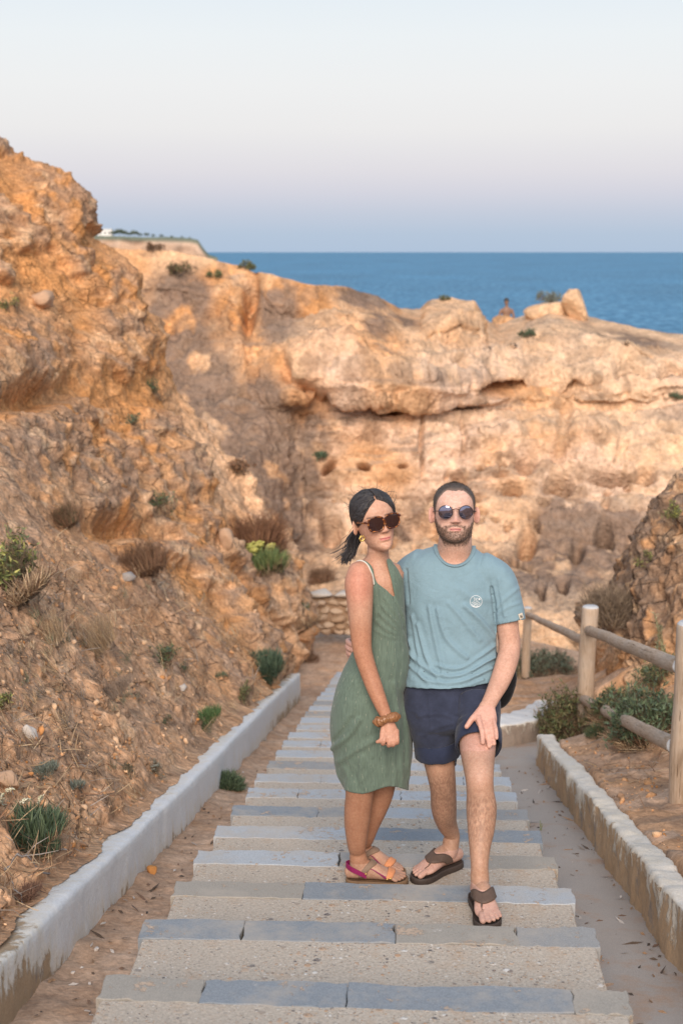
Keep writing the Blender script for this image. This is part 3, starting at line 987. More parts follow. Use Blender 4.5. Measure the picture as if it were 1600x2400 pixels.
ys = np.linspace(1.2, 17.0, 520)
pathL = np.stack([XLW(ys) + 0.006 * pnoise(np.stack([ys * 0.8, 0 * ys, 0 * ys], -1)), ys, L(ys) - 0.205], -1)
M_WHITE = whitewash('limewash', (0.755, 0.76, 0.76), 0.02, (0.50, 0.36, 0.23))
lw = link('low_wall', low_wall('low_wall', pathL, wall_h(ys) + 0.006 * pnoise(np.stack([ys * 1.5, 0 * ys + 3, 0 * ys], -1)), 0.135, -1, M_WHITE, 5, foot=0.42, topwear=0.34, wearf=0.30 * (1 - sstep(4.3, 5.0, ys)) + 0.16 * sstep(11.5, 14, ys)),
          M_WHITE, label='long low whitewashed wall along the left side of the steps', cat='low wall')
ys = np.linspace(1.2, 10.75, 380)
pathR = np.stack([XRW(ys) + 0.012 * pnoise(np.stack([ys * 0.9, 0 * ys + 7, 0 * ys], -1)), ys, L(ys) - 0.205], -1)
M_PEEL = whitewash('peeled_limewash', (0.73, 0.68, 0.60), 0.17, (0.60, 0.41, 0.25))
rw = link('low_wall', low_wall('low_wall', pathR, 0.255 + 0.012 * pnoise(np.stack([ys * 1.7, 0 * ys + 5, 0 * ys], -1)), 0.115, 1, M_PEEL, 15, rough_=0.018, foot=0.34, face=0.20, topwear=-0.02, wearf=0.10 * pnoise(np.stack([ys * 1.1, 0 * ys, 0 * ys], -1)) - 0.25 * sstep(10.3, 10.7, ys)),
          M_PEEL, label='peeling earth coloured low wall with white top right of the concrete path', cat='low wall')
# the short curved wall that closes the path
cp = catmull(np.array([(1.12, 11.55), (1.32, 11.62), (1.55, 11.8), (1.78, 12.15), (2.0, 12.7), (2.2, 13.4)]), 60)
pathC = np.stack([cp[:, 0], cp[:, 1], L(cp[:, 1]) - 0.19], -1)
M_CURV = whitewash('stained_limewash', (0.74, 0.73, 0.71), 0.12, (0.40, 0.32, 0.26))
cw = link('curved_wall', low_wall('curved_wall', pathC, np.linspace(0.20, 0.27, 60), 0.34, -1, M_CURV, 25, rough_=0.016, foot=0.5, face=0.25, topwear=-0.35, wearf=np.full(60, 0.06)),
          M_CURV, label='short curved low wall with white top closing the concrete path behind the man', cat='low wall')


# --- rough stone wall at the foot of the steps
def rock_mesh(name, sx, sy, sz, seed, sub=2, amp=0.22, flat=0.0, facets=11):
    bm_ = bmesh.new()
    bmesh.ops.create_icosphere(bm_, subdivisions=sub, radius=1.0)
    V = np.array([v.co[:] for v in bm_.verts])
    r = np.random.default_rng(seed)
    o_ = r.uniform(0, 50, 3)
    V = np.sign(V) * np.abs(V) ** (0.62 + 0.2 * r.random())
    V = V * (1 + amp * fbm(V * 0.9 + o_, 3))[:, None]
    for _ in range(facets):                        # broken faces
        nrm = r.normal(size=3)
        nrm /= np.linalg.norm(nrm)
        ov = np.clip(V @ nrm - r.uniform(.55, .9), 0, None)
        V = V - ov[:, None] * nrm * .92
    V = V + 0.12 * amp * np.stack([fbm(V * 2 + o_ + 3), fbm(V * 2 + o_ + 6), fbm(V * 2 + o_ + 9)], -1) * 2
    if facets:
        V = V / np.abs(V).max(0) * 1.04
    V[:, 2] = np.where(V[:, 2] < -1 + flat, -1 + flat, V[:, 2])
    V *= np.array([sx, sy, sz])
    me = bpy.data.meshes.new(name)
    for v, c_ in zip(bm_.verts, V):
        v.co = c_
    bm_.to_mesh(me)
    bm_.free()
    me.polygons.foreach_set('use_smooth', np.ones(len(me.polygons), bool))
    return me


def stone_col(name, c0, c1, fine=30):
    t = NT(name)
    oi = t.n.new('ShaderNodeObjectInfo')
    c = t.mix(oi.outputs['Random'], c0, c1)
    c = t.mix(1.0, c, t.ramp(t.noise(fine, 5, 0.7), (0.3, 0.65), (0.7, 1.3)), 'MULTIPLY')
    c = t.mix(t.ramp(t.noise(fine * 0.3, 4, 0.7), (0.5, 0.0), (0.7, 0.5)), c, (0.26, 0.20, 0.15))
    t.color(c).rough(0.92).set(Specular_IOR_Level=0.2)
    t.bump(t.noise(fine, 5, 0.7), 0.6, 0.02)
    return t.m


M_STONE = stone_col('field_stone', (0.42, 0.28, 0.18), (0.62, 0.48, 0.36))
M_CAPST = stone_col('cap_stone', (0.58, 0.52, 0.46), (0.64, 0.58, 0.52))
M_MORTAR = stone_col('earth_mortar', (0.30, 0.20, 0.13), (0.32, 0.21, 0.14))
sw_x0, sw_x1, sw_Y, sw_z = -0.86, 1.55, 22.5, -6.08
core = rock_mesh('stone_wall', 1.24, 0.15, 0.33, 3, 3, 0.03, facets=0)
swall = link('stone_wall', core, M_MORTAR, label='rough stone wall with pale cap at the foot of the steps', cat='stone wall')
swall.location = ((sw_x0 + sw_x1) / 2, sw_Y + 0.06, sw_z + 0.32)
protos = [rock_mesh('stone', 1, 1, 1, 40 + i, 2, 0.2) for i in range(8)]
for m_ in protos:
    m_.materials.append(M_STONE)
for row in range(5):
    x = sw_x0 - 0.1 + rng.uniform(0, 0.1)
    zc = sw_z + 0.06 + row * 0.118
    while x < sw_x1:
        w = rng.uniform(0.12, 0.30)
        o = link('stone', protos[rng.integers(8)], parent=swall)
        o.location = Vector((x + w / 2, sw_Y - 0.06 + rng.uniform(-0.03, 0.03), zc + rng.uniform(-0.015, 0.015))) - swall.location
        o.scale = (w * 0.52, rng.uniform(0.08, 0.12), rng.uniform(0.052, 0.072))
        o.rotation_euler = (rng.uniform(-.15, .15), rng.uniform(-.35, .35), rng.uniform(-.15, .15))
        x += w * rng.uniform(0.92, 1.02)
x = sw_x0 - 0.08
while x < sw_x1:
    w = rng.uniform(0.35, 0.6)
    o = link('cap_stone', protos[rng.integers(8)].copy(), parent=swall)
    o.data.materials[0] = M_CAPST
    o.location = Vector((x + w / 2, sw_Y, sw_z + 0.66 + rng.uniform(-0.01, 0.015))) - swall.location
    o.scale = (w * 0.52, 0.21, 0.065)
    o.rotation_euler = (0, rng.uniform(-.05, .05), rng.uniform(-.05, .05))
    x += w * 0.97

# --- wooden fence: round posts and rails
t = NT('weathered_wood')
gr = t.noise(9, 5, 0.65, t.mapping((9, 9, 0.8)), dist=0.4)
c = t.ramp(gr, (0.2, (0.25, 0.17, 0.11)), (0.5, (0.46, 0.345, 0.25)), (0.75, (0.58, 0.46, 0.35)))
crk = t.ramp(t.noise(7, 3, 0.5, t.mapping((14, 14, 0.7))), (0.30, 0.0), (0.34, 1.0))
c = t.mix(1.0, c, t.mix(crk, (0.35, 0.28, 0.22), (1.0, 1.0, 1.0)), 'MULTIPLY')
c = t.mix(t.ramp(t.noise(3, 4, 0.6), (0.45, 0.0), (0.7, 0.5)), c, (0.52, 0.46, 0.40))
t.color(c).rough(0.85).set(Specular_IOR_Level=0.2)
t.bump(gr, 0.5, 0.006)
t.bump(crk, 0.8, 0.006)
M_WOOD = t.m
t = NT('grey_end_grain')
g2 = t.noise(30, 4, 0.6)
t.color(t.mix(g2, (0.42, 0.43, 0.44), (0.58, 0.59, 0.60))).rough(0.9)
t.bump(g2, 0.4, 0.005)
M_END = t.m


def log_mesh(name, r, length, seed, ends=True, taper=0.04, nseg=20, nr=18):
    """round timber along +z from 0 with a rounded, slightly crooked body"""
    prof = [(0.0, 0.0), (0.80 * r, 0.0), (0.97 * r, 0.012)] + [(r * (1 - taper * i / nseg), 0.03 + (length - 0.06) * i / nseg) for i in range(nseg + 1)] + [(0.97 * r * (1 - taper), length - 0.012), (0.82 * r * (1 - taper), length), (0.0, length)]
    a = np.linspace(0, 2 * math.pi, nr, endpoint=False)
    V = np.array([[(q * math.cos(b), q * math.sin(b), z) for q, z in prof] for b in a])
    o_ = seed * 7.7
    cx = fbm(np.stack([V[..., 2] * 1.2 + o_, 0 * V[..., 2], 0 * V[..., 2]], -1), 2) * r * 0.18
    cy = fbm(np.stack([V[..., 2] * 1.2 + o_ + 31, 0 * V[..., 2], 0 * V[..., 2]], -1), 2) * r * 0.18
    s = 1 + 0.05 * pnoise(np.stack([np.cos(a)[:, None] * 1.3 + 0 * V[..., 2] + o_, np.sin(a)[:, None] * 1.3 + 0 * V[..., 2], V[..., 2] * 1.5], -1))
    V[..., 0] = V[..., 0] * s + cx
    V[..., 1] = V[..., 1] * s + cy
    me = mesh_np(name, V.reshape(-1, 3), grid_faces(nr, len(prof), True))
    me.materials.append(M_WOOD)
    me.materials.append(M_END)
    mi = np.zeros(len(me.polygons), np.int32)
    k = len(prof) - 1
    for i in range(len(mi)):
        if i % k in (0, 1, k - 1, k - 2):
            mi[i] = 1
    me.polygons.foreach_set('material_index', mi)
    return me


posts = [(px(1567, 1806, 7.35), 0.074, 0.91), (px(1345, 1628, 12.1), 0.072, 0.93), (px(1208, 1502, 20.2), 0.062, 0.70), (px(1960, 2150, 4.3), 0.074, 0.92)]
fence = bpy.data.objects.new('wooden_fence', None)
COL.objects.link(fence)
fence['label'] = 'round timber post and rail fence on the bank right of the steps'
fence['category'] = 'fence'
for i, (p, r, h) in enumerate(posts):
    o = link('post', log_mesh('post', r, h + 0.35, 3 + i, taper=0.0), parent=fence)
    o.location = Vector(p) - Vector((0, 0, 0.35))


def rail(a, b, r, seed):
    a, b = Vector(a), Vector(b)
    o = link('rail', log_mesh('rail', r, (b - a).length, seed, taper=-0.06), parent=fence)
    o.location = a
    o.rotation_euler = (b - a).to_track_quat('Z', 'Y').to_euler()


P1, P2, P3_, P0_ = [Vector(p[0]) for p in posts]
up = lambda p, h: p + Vector((0, 0, h))
dn = (P1 - P2).normalized()
rail(up(P2, 0.735) + Vector((-0.01, -0.085, 0)) - dn * 0.06, up(P1, 0.655) + Vector((-0.03, 0.03, 0)), 0.043, 11)
rail(up(P2, 0.105) + Vector((-0.03, -0.085, 0)) - dn * 0.06, up(P1, 0.215) + Vector((-0.04, 0.03, 0)), 0.043, 12)
rail(up(P1, 0.725) + Vector((0.03, -0.09, 0)), up(P0_, 0.66), 0.043, 13)
rail(up(P1, 0.235) + Vector((0.02, -0.09, 0)), up(P0_, 0.22), 0.043, 14)
rail(up(P3_, 0.60) + Vector((0, -0.05, 0)), up(P2, 0.60) + Vector((-0.02, 0.05, 0)), 0.040, 15)
# ------------------------------------------------------------------ plants, stones, litter
def leaf_mat(name, rough=0.6, sub=0.0):
    t = NT(name)
    c = t.attr()
    c = t.mix(1.0, c, t.ramp(t.noise(60, 3, 0.6), (0.3, 0.8), (0.7, 1.2)), 'MULTIPLY')
    t.color(c).rough(rough).set(Specular_IOR_Level=0.3)
    return t.m


M_LEAF = leaf_mat('leaf')
M_DRY = leaf_mat('dry_stalk', 0.85)


def blades(n, rx, ry, h, w, seed, lean=0.6, curve=0.5, cols=None, hvar=0.4, tipw=0.15, seg=3, base_spread=1.0, droop=0.0, dome=True, dark=0.0):
    """many single leaves rising from a patch rx by ry, as one list of verts and faces"""
    r = np.random.default_rng(seed)
    a = r.uniform(0, 2 * math.pi, n)
    q = np.sqrt(r.uniform(0, 1, n))
    bx, by = rx * q * np.cos(a) * base_spread, ry * q * np.sin(a) * base_spread
    hh = h * (1 - hvar * r.random(n)) * ((1 - 0.55 * q ** 2) if dome else 1)
    d = np.stack([q * np.cos(a) * lean, q * np.sin(a) * lean, np.ones(n)], -1) + r.normal(0, 0.22, (n, 3)) * np.array([1, 1, .3])
    d /= np.linalg.norm(d, axis=1, keepdims=True)
    side = np.cross(d, r.normal(size=(n, 3)))
    side /= np.linalg.norm(side, axis=1, keepdims=True)
    bend = np.cross(side, d) * (r.normal(0, 1, n) * curve)[:, None] - np.array([0, 0, 1]) * droop
    V = []
    for k in range(seg + 1):
        f = k / seg
        c = np.stack([bx, by, 0 * bx], -1) + d * (hh * f)[:, None] + bend * (hh * f * f)[:, None]
        ww = w * (1 - (1 - tipw) * f ** 1.5) * (0.6 + 0.4 * min(1, f * 3))
        V.append(c - side * ww / 2)
        V.append(c + side * ww / 2)
    V = np.stack(V, 1)
    m = 2 * (seg + 1)
    base = np.arange(n)[:, None] * m
    F = np.concatenate([base + np.array([[2 * k, 2 * k + 1, 2 * k + 3, 2 * k + 2]]) for k in range(seg)], 0)
    cols = np.asarray(cols if cols is not None else [(0.07, 0.12, 0.05)])
    c0 = cols[r.integers(0, len(cols), n)] * (0.75 + 0.5 * r.random((n, 1)))
    C = np.repeat(c0[:, None, :], m, 1)
    return V.reshape(-1, 3), F, C.reshape(-1, 3)


def twigs(n, R, h, seed, w=0.004, depth=3, cols=None, up_=0.9, kids=4, spread=0.8):
    """a branching dry bush"""
    r = np.random.default_rng(seed)
    V, F, C = [], [], []
    cols = np.asarray(cols if cols is not None else [(0.20, 0.12, 0.07)])

    def seg(p, d, ln, wd, lev):
        q = p + d * ln
        s1 = np.cross(d, r.normal(size=3))
        s1 /= np.linalg.norm(s1) + 1e-9
        s2 = np.cross(d, s1)
        b = len(V)
        for s in (s1, -0.5 * s1 + 0.87 * s2, -0.5 * s1 - 0.87 * s2):
            V.append(p + s * wd)
            V.append(q + s * wd * 0.6)
        for i in range(3):
            j = (i + 1) % 3
            F.append((b + 2 * i, b + 2 * j, b + 2 * j + 1, b + 2 * i + 1))
        c = cols[r.integers(len(cols))] * (0.7 + 0.6 * r.random())
        C.extend([c] * 6)
        if lev < depth:
            for _ in range(kids if lev else kids + 1):
                dd = d + r.normal(0, spread * 0.55, 3) + np.array([0, 0, 0.15])
                dd /= np.linalg.norm(dd)
                st = p + d * ln * r.uniform(0.35, 1.0)
                seg(st, dd, ln * r.uniform(0.5, 0.85), wd * 0.62, lev + 1)
    for _ in range(n):
        a = r.uniform(0, 2 * math.pi)
        d = np.array([math.cos(a) * spread * r.random(), math.sin(a) * spread * r.random(), up_])
        d /= np.linalg.norm(d)
        p = np.array([math.cos(a) * R * 0.15, math.sin(a) * R * 0.15, -0.01])
        seg(p, d, h * r.uniform(0.35, 0.5), w, 0)
    return np.array(V), np.array(F), np.array(C)


def joinvfc(*parts):
    V, F, C, n = [], [], [], 0
    for v, f, c in parts:
        V.append(v)
        F.append(f + n)
        C.append(c)
        n += len(v)
    return np.concatenate(V), np.concatenate(F), np.concatenate(C)


def umbel(seed, R, cols):
    """flat topped flower head of many small florets"""
    r = np.random.default_rng(seed)
    V, F, C = [], [], []
    for i in range(27):
        a, q = r.uniform(0, 6.28), math.sqrt(r.random()) * (i > 0)
        c = np.array([R * q * math.cos(a), R * q * math.sin(a), R * (0.35 - 0.5 * q * q) + r.normal(0, R * 0.07)])
        s = R * r.uniform(0.16, 0.26) if i else R * .95
        fl = 1.0 if i else .28
        b = len(V)
        for d in ((1, 0, 0), (-1, 0, 0), (0, 1, 0), (0, -1, 0), (0, 0, .8), (0, 0, -.8)):
            V.append(c * (1 if i else .3) + np.array(d) * s * np.array([1, 1, fl]))
        for f in ((0, 2, 4), (2, 1, 4), (1, 3, 4), (3, 0, 4), (2, 0, 5), (1, 2, 5), (3, 1, 5), (0, 3, 5)):
            F.append(tuple(b + k for k in f))
        C.extend([np.array(cols[r.integers(len(cols))]) * r.uniform(.8, 1.15)] * 6)
    return np.array(V), np.array(F), np.array(C)


def place(o, x, y, up_mix=0.6, sink=0.01, yaw=0.0):
    loc, nor = hit(x, y)
    d = (Vector((0, 0, 1)) * up_mix + nor * (1 - up_mix)).normalized()
    o.rotation_mode = 'QUATERNION'
    o.rotation_quaternion = d.to_track_quat('Z', 'Y') @ Matrix.Rotation(yaw, 3, 'Z').to_quaternion()
    o.location = loc - d * sink
    return loc


def size_at(x, y, w):
    """metres across for w pixels of the 1568 wide view at the land seen at x, y"""
    loc, _ = hit(x, y)
    dep = loc.y * CP - loc.z * SP
    return w * DS * dep / FPX


G_DEEP = [(0.075, 0.115, 0.065), (0.095, 0.14, 0.08), (0.13, 0.175, 0.10), (0.085, 0.12, 0.08)]
G_OLIVE = [(0.11, 0.13, 0.055), (0.15, 0.165, 0.07), (0.19, 0.17, 0.08), (0.09, 0.115, 0.05)]
G_GREY = [(0.17, 0.20, 0.17), (0.22, 0.25, 0.21), (0.14, 0.17, 0.13), (0.27, 0.29, 0.25)]
G_YEL = [(0.30, 0.31, 0.09), (0.38, 0.37, 0.11), (0.17, 0.21, 0.07), (0.24, 0.27, 0.08)]
B_DRY = [(0.21, 0.125, 0.075), (0.27, 0.165, 0.10), (0.16, 0.095, 0.06), (0.23, 0.125, 0.075)]
STRAW = [(0.46, 0.33, 0.20), (0.38, 0.27, 0.165), (0.52, 0.40, 0.26), (0.31, 0.215, 0.135), (0.25, 0.18, 0.12)]

PLANTS = 0


def plant(name, kind, x, y, wpx, hpx, label, cat, cols, n=350, seed=None, up=0.6, group=None, extra=None, leaf_w=1.0):
    """kind: blade (succulent or grassy clump), dry (twig bush), mix (twigs with leaves), grass (long straw)"""
    global PLANTS
    PLANTS += 1
    seed = seed or PLANTS * 13
    w, h = size_at(x, y, wpx), size_at(x, y, hpx)
    if kind == 'blade':
        lw_ = max(0.0035, h * 0.034) * leaf_w
        r = np.random.default_rng(seed + 9)
        vfc = []
        for ln, m_, zt in ((.50, 1.9, .62), (.34, 1.5, .75), (.6, .5, .3)):
            v, f, c = blades(int(n * m_), w * .50, w * .44, h * ln, lw_, seed + int(ln * 100), lean=1.2, curve=0.3, cols=cols, hvar=.5, dome=False)
            v = v.reshape(-1, 8, 3)
            b0 = v[:, :2].mean(1)
            q2 = (b0[:, 0] / (w * .5)) ** 2 + (b0[:, 1] / (w * .44)) ** 2
            v[..., 2] += (h * zt * r.random(len(v)) ** .6 * np.clip(1 - q2, 0, 1) ** .6)[:, None]
            vfc.append((v.reshape(-1, 3), f, c))
        vfc = joinvfc(*vfc)
    elif kind == 'dry':
        vfc = twigs(max(8, n // 14), w, h * 0.9, seed, w=max(0.003, h * 0.010), cols=cols, spread=1.0 * w / max(h, .01) * 0.8)
        vfc = joinvfc(vfc, blades(int(n * 1.5), w * .48, w * .42, h * .85, h * 0.016, seed + 1, lean=0.9, curve=0.4, cols=cols))
    elif kind == 'mix':
        tw = twigs(max(7, n // 30), w, h * 0.85, seed, w=max(0.003, h * 0.010), cols=np.array([(.20, .15, .10), (.16, .12, .08)]), spread=0.9 * w / max(h, .01) * 0.8)
        r = np.random.default_rng(seed + 2)
        m = len(tw[0]) // 6
        tips = tw[0].reshape(m, 6, 3)[:, 1]
        n = int(n * 1.5)
        pick = r.integers(m // 5, m, n)
        big = max(1.0, h / .30)
        n = int(n * min(3.0, big))
        pick = r.integers(m // 5, m, n)
        lv, lf, lc = blades(n, 0.001, 0.001, h * 0.16 / big, h * 0.05 * leaf_w / big, seed + 3, lean=0, curve=0.4, cols=cols, dome=False)
        k = 8
        lv = lv.reshape(n, k, 3)
        R = r.normal(size=(n, 3)) + np.array([0, 0, .8])
        R /= np.linalg.norm(R, axis=1, keepdims=True)
        a_ = np.cross(R, r.normal(size=(n, 3)))
        a_ /= np.linalg.norm(a_, axis=1, keepdims=True)
        b_ = np.cross(R, a_)
        lv = lv[..., :1] * a_[:, None] + lv[..., 1:2] * b_[:, None] + lv[..., 2:] * R[:, None] + tips[pick][:, None]
        vfc = joinvfc(tw, (lv.reshape(-1, 3), lf, lc))
    else:
        vfc = blades(n, w * .40, w * .36, h, max(0.0025, h * 0.014) * leaf_w, seed, lean=0.55, curve=0.35, cols=cols, tipw=0.3, hvar=.6, seg=4, dome=False)
    if kind in ('blade', 'mix') and name != 'cliff_bush':      # dead stalks caught round the foot
        vfc = joinvfc(vfc, blades(n // 2, w * .62, w * .54, h * .34, max(.0025, h * .014), seed + 70, lean=1.6, curve=.7, cols=STRAW + B_DRY, tipw=.3, hvar=.7, dome=False) if vfc[1].shape[1] == 4 else vfc)
    me = mesh_np(name, vfc[0], vfc[1], smooth=False, color=np.clip(vfc[2], 0, 1))
    o = link(name, me, M_DRY if kind in ('dry', 'grass') else M_LEAF, label=label, cat=cat, group=group)
    place(o, x, y, up)
    return o, w, h


def heads(o, w, h, n, R, cols, seed, zr=(0.75, 1.1), spread=0.4):
    r = np.random.default_rng(seed)
    protos_ = []
    for i in range(3):
        V, F, C = umbel(seed + i, 1.0, cols)
        me = mesh_np('flower_head', V, F, smooth=False, color=C)
        me.materials.append(M_LEAF)
        protos_.append(me)
    for i in range(n):
        c = link('flower_head', protos_[i % 3], parent=o)
        a, q = r.uniform(0, 6.28), math.sqrt(r.random())
        c.location = (w * spread * q * math.cos(a), w * spread * q * math.sin(a), h * r.uniform(*zr) * (1 - 0.35 * q * q))
        s = R * r.uniform(.7, 1.2)
        c.scale = (s, s, s)
        c.rotation_euler = (r.normal(0, .3), r.normal(0, .3), 0)


CREAM = [(0.62, 0.58, 0.42), (0.55, 0.52, 0.38), (0.68, 0.64, 0.50), (0.45, 0.44, 0.28)]
YFLOW = [(0.52, 0.50, 0.15), (0.45, 0.46, 0.13), (0.60, 0.56, 0.22)]
# left bank, near
o, w, h = plant('flowering_samphire', 'blade', 78, 1945, 150, 120, 'bushy green samphire with cream white flower heads low on the left bank', 'plant', G_DEEP, 420, leaf_w=1.1)
heads(o, w, h, 13, 0.028, CREAM, 31, (0.95, 1.25), 0.5)
o, w, h = plant('flowering_samphire', 'blade', 112, 1965, 60, 66, 'smaller samphire clump with one drooping cream flower head below the larger one', 'plant', G_DEEP, 130)
heads(o, w, h, 3, 0.020, CREAM, 37, (0.9, 1.2), 0.5)
plant('small_shrub', 'blade', 525, 1812, 58, 52, 'small dense green shrub growing against the foot of the left wall', 'shrub', G_DEEP, 520, leaf_w=1.2)
plant('grassy_clump', 'blade', 470, 1665, 105, 42, 'low bright green clump spreading just above the left wall', 'plant', [(0.09, .16, .06), (.12, .18, .07), (.07, .13, .05)], 420)
plant('round_shrub', 'blade', 612, 1560, 100, 80, 'rounded dark green shrub high on the left bank near the wall end', 'shrub', [(.065, .105, .07), (.085, .13, .085), (.11, .155, .10)], 800)
plant('leafy_shrub', 'mix', 380, 1530, 86, 62, 'green and brown leafy shrub in the middle of the left bank', 'shrub', G_OLIVE + G_DEEP, 420)
plant('small_herb', 'mix', 424, 1545, 36, 32, 'pale green tuft right of the leafy bank shrub', 'plant', G_DEEP, 130)
plant('small_herb', 'mix', 565, 1618, 54, 60, 'olive herb below the rounded dark shrub', 'plant', G_OLIVE, 220)
plant('small_herb', 'blade', 508, 1556, 30, 20, 'tiny green tuft on bare soil left of the rounded shrub', 'plant', G_DEEP, 90)
plant('small_herb', 'mix', 380, 1662, 40, 30, 'dark little herb uphill from the bright green clump', 'plant', G_DEEP, 140)
plant('small_herb', 'mix', 356, 1780, 54, 40, 'sparse grey green herb near the wall top', 'plant', G_GREY, 160)
plant('small_herb', 'mix', 298, 1785, 36, 50, 'upright dark withered herb beside the sparse grey one', 'plant', [(.12, .11, .07), (.09, .08, .05)], 140)
plant('silver_plant', 'blade', 100, 1775, 80, 30, 'silvery grey creeping plant on the left bank above the samphire', 'plant', G_GREY, 300)
plant('silver_plant', 'blade', 168, 1815, 60, 30, 'second silvery creeper running downhill towards the wall', 'plant', G_GREY, 220)
plant('yellow_green_bush', 'mix', 45, 1390, 150, 165, 'large yellow green flowering bush at the left edge of the bank', 'bush', G_YEL + G_OLIVE + G_OLIVE, 1500)
plant('leafy_shrub', 'mix', 15, 1625, 60, 56, 'yellowish green shrub cut by the left edge of the picture', 'shrub', G_YEL + G_OLIVE, 260)
plant('dry_bush', 'dry', 330, 1325, 125, 105, 'dry dark brown bush below the orange hollow', 'bush', B_DRY, 620)
plant('dry_bush', 'dry', 152, 1215, 90, 80, 'dark brown and green bush under the grey crust at left', 'bush', B_DRY + [(.09, .10, .05)], 420)
plant('dry_bush', 'dry', 590, 1265, 130, 110, 'reddish brown dry bush behind the yellow flowering spurge', 'bush', [(.22, .11, .06), (.28, .15, .085), (.18, .09, .055)], 620)
plant('dry_bush', 'dry', 742, 1338, 56, 56, 'small brown bush beyond the stone wall cap', 'bush', B_DRY, 300)
o, w, h = plant('flowering_spurge', 'blade', 605, 1325, 120, 74, 'green spurge topped with yellow flower heads on the bank crest', 'plant', [(.10, .15, .06), (.15, .20, .08), (.20, .24, .09)], 620)
heads(o, w, h, 22, 0.07, YFLOW, 61, (0.85, 1.15), 0.45)
plant('leafy_shrub', 'mix', 370, 1185, 84, 70, 'green shrub under the overhang of the orange hollow', 'shrub', G_DEEP + G_OLIVE, 420)
plant('leafy_shrub', 'mix', 366, 920, 56, 62, 'green shrub clinging to the orange slope high above the path', 'shrub', G_DEEP + G_OLIVE, 300)
plant('leafy_shrub', 'mix', 318, 985, 44, 46, 'small green plant below the shrub on the orange slope', 'shrub', G_DEEP, 200)
plant('leafy_shrub', 'mix', 30, 715, 70, 44, 'yellow green shrub on the ledge at the far left', 'shrub', G_YEL + G_OLIVE, 260)
plant('dry_grass_tuft', 'grass', 225, 1500, 150, 100, 'big tuft of straw coloured dry grass on the left bank', 'grass', STRAW, 620)
plant('dry_grass_tuft', 'grass', 120, 1480, 110, 90, 'loose dry grass tuft left of the big straw tuft', 'grass', STRAW, 330)
plant('dry_grass_tuft', 'dry', 260, 1600, 130, 60, 'grey matted dead brush below the straw tuft', 'grass', [(.30, .22, .16), (.24, .18, .14), (.36, .28, .22)], 420)
plant('dry_grass_tuft', 'dry', 50, 2065, 120, 56, 'reddish withered mat at the wall edge bottom left', 'grass', [(.20, .11, .075), (.16, .09, .065), (.26, .16, .11)], 380)
plant('leafy_shrub', 'mix', 704, 1440, 58, 84, 'grey green shrub at the left end of the stone wall', 'shrub', G_GREY + G_OLIVE, 380)
plant('dry_bush', 'dry', 712, 1520, 40, 36, 'little brown bush where the left wall ends', 'bush', B_DRY, 160)
# right side
plant('olive_bush', 'mix', 1312, 1690, 160, 130, 'olive brown bush between the curved wall and the fence post', 'bush', G_OLIVE + [(.16, .12, .06)], 900)
plant('grey_green_bush', 'mix', 1245, 1550, 170, 84, 'wide grey green bush on the sand behind the man', 'bush', [(.12, .15, .10), (.16, .19, .13), (.09, .12, .08)], 1100)
plant('low_shrub', 'mix', 1490, 1690, 150, 130, 'dense green shrub behind the rails beside the near post', 'shrub', G_DEEP + [(.10, .14, .08), (.13, .17, .09)], 1700)
plant('low_shrub', 'mix', 1425, 1640, 130, 80, 'spreading green shrub behind the rails nearer the middle post', 'shrub', G_DEEP + G_OLIVE, 1100)
plant('low_shrub', 'mix', 1520, 1560, 110, 70, 'olive green shrub above the dense one against the outcrop', 'shrub', G_OLIVE + G_DEEP, 500)
plant('low_shrub', 'blade', 1368, 1688, 46, 34, 'small green tuft below the lower rail', 'plant', G_DEEP + G_OLIVE, 220)
plant('dry_bush', 'dry', 1405, 1425, 120, 120, 'dry grey brown bush leaning over the outcrop edge', 'bush', [(.25, .19, .14), (.20, .15, .11), (.34, .26, .18)], 520)
plant('dry_grass_tuft', 'grass', 1350, 1475, 90, 60, 'pale dry grass at the foot of the outcrop', 'grass', STRAW, 240)
plant('leafy_shrub', 'mix', 1552, 1190, 46, 50, 'yellow green plant on top of the dark outcrop', 'shrub', G_YEL + G_OLIVE, 200)
plant('leafy_shrub', 'mix', 1480, 1290, 60, 40, 'thin yellow flowering weed on the outcrop shoulder', 'plant', G_YEL + G_OLIVE, 120)


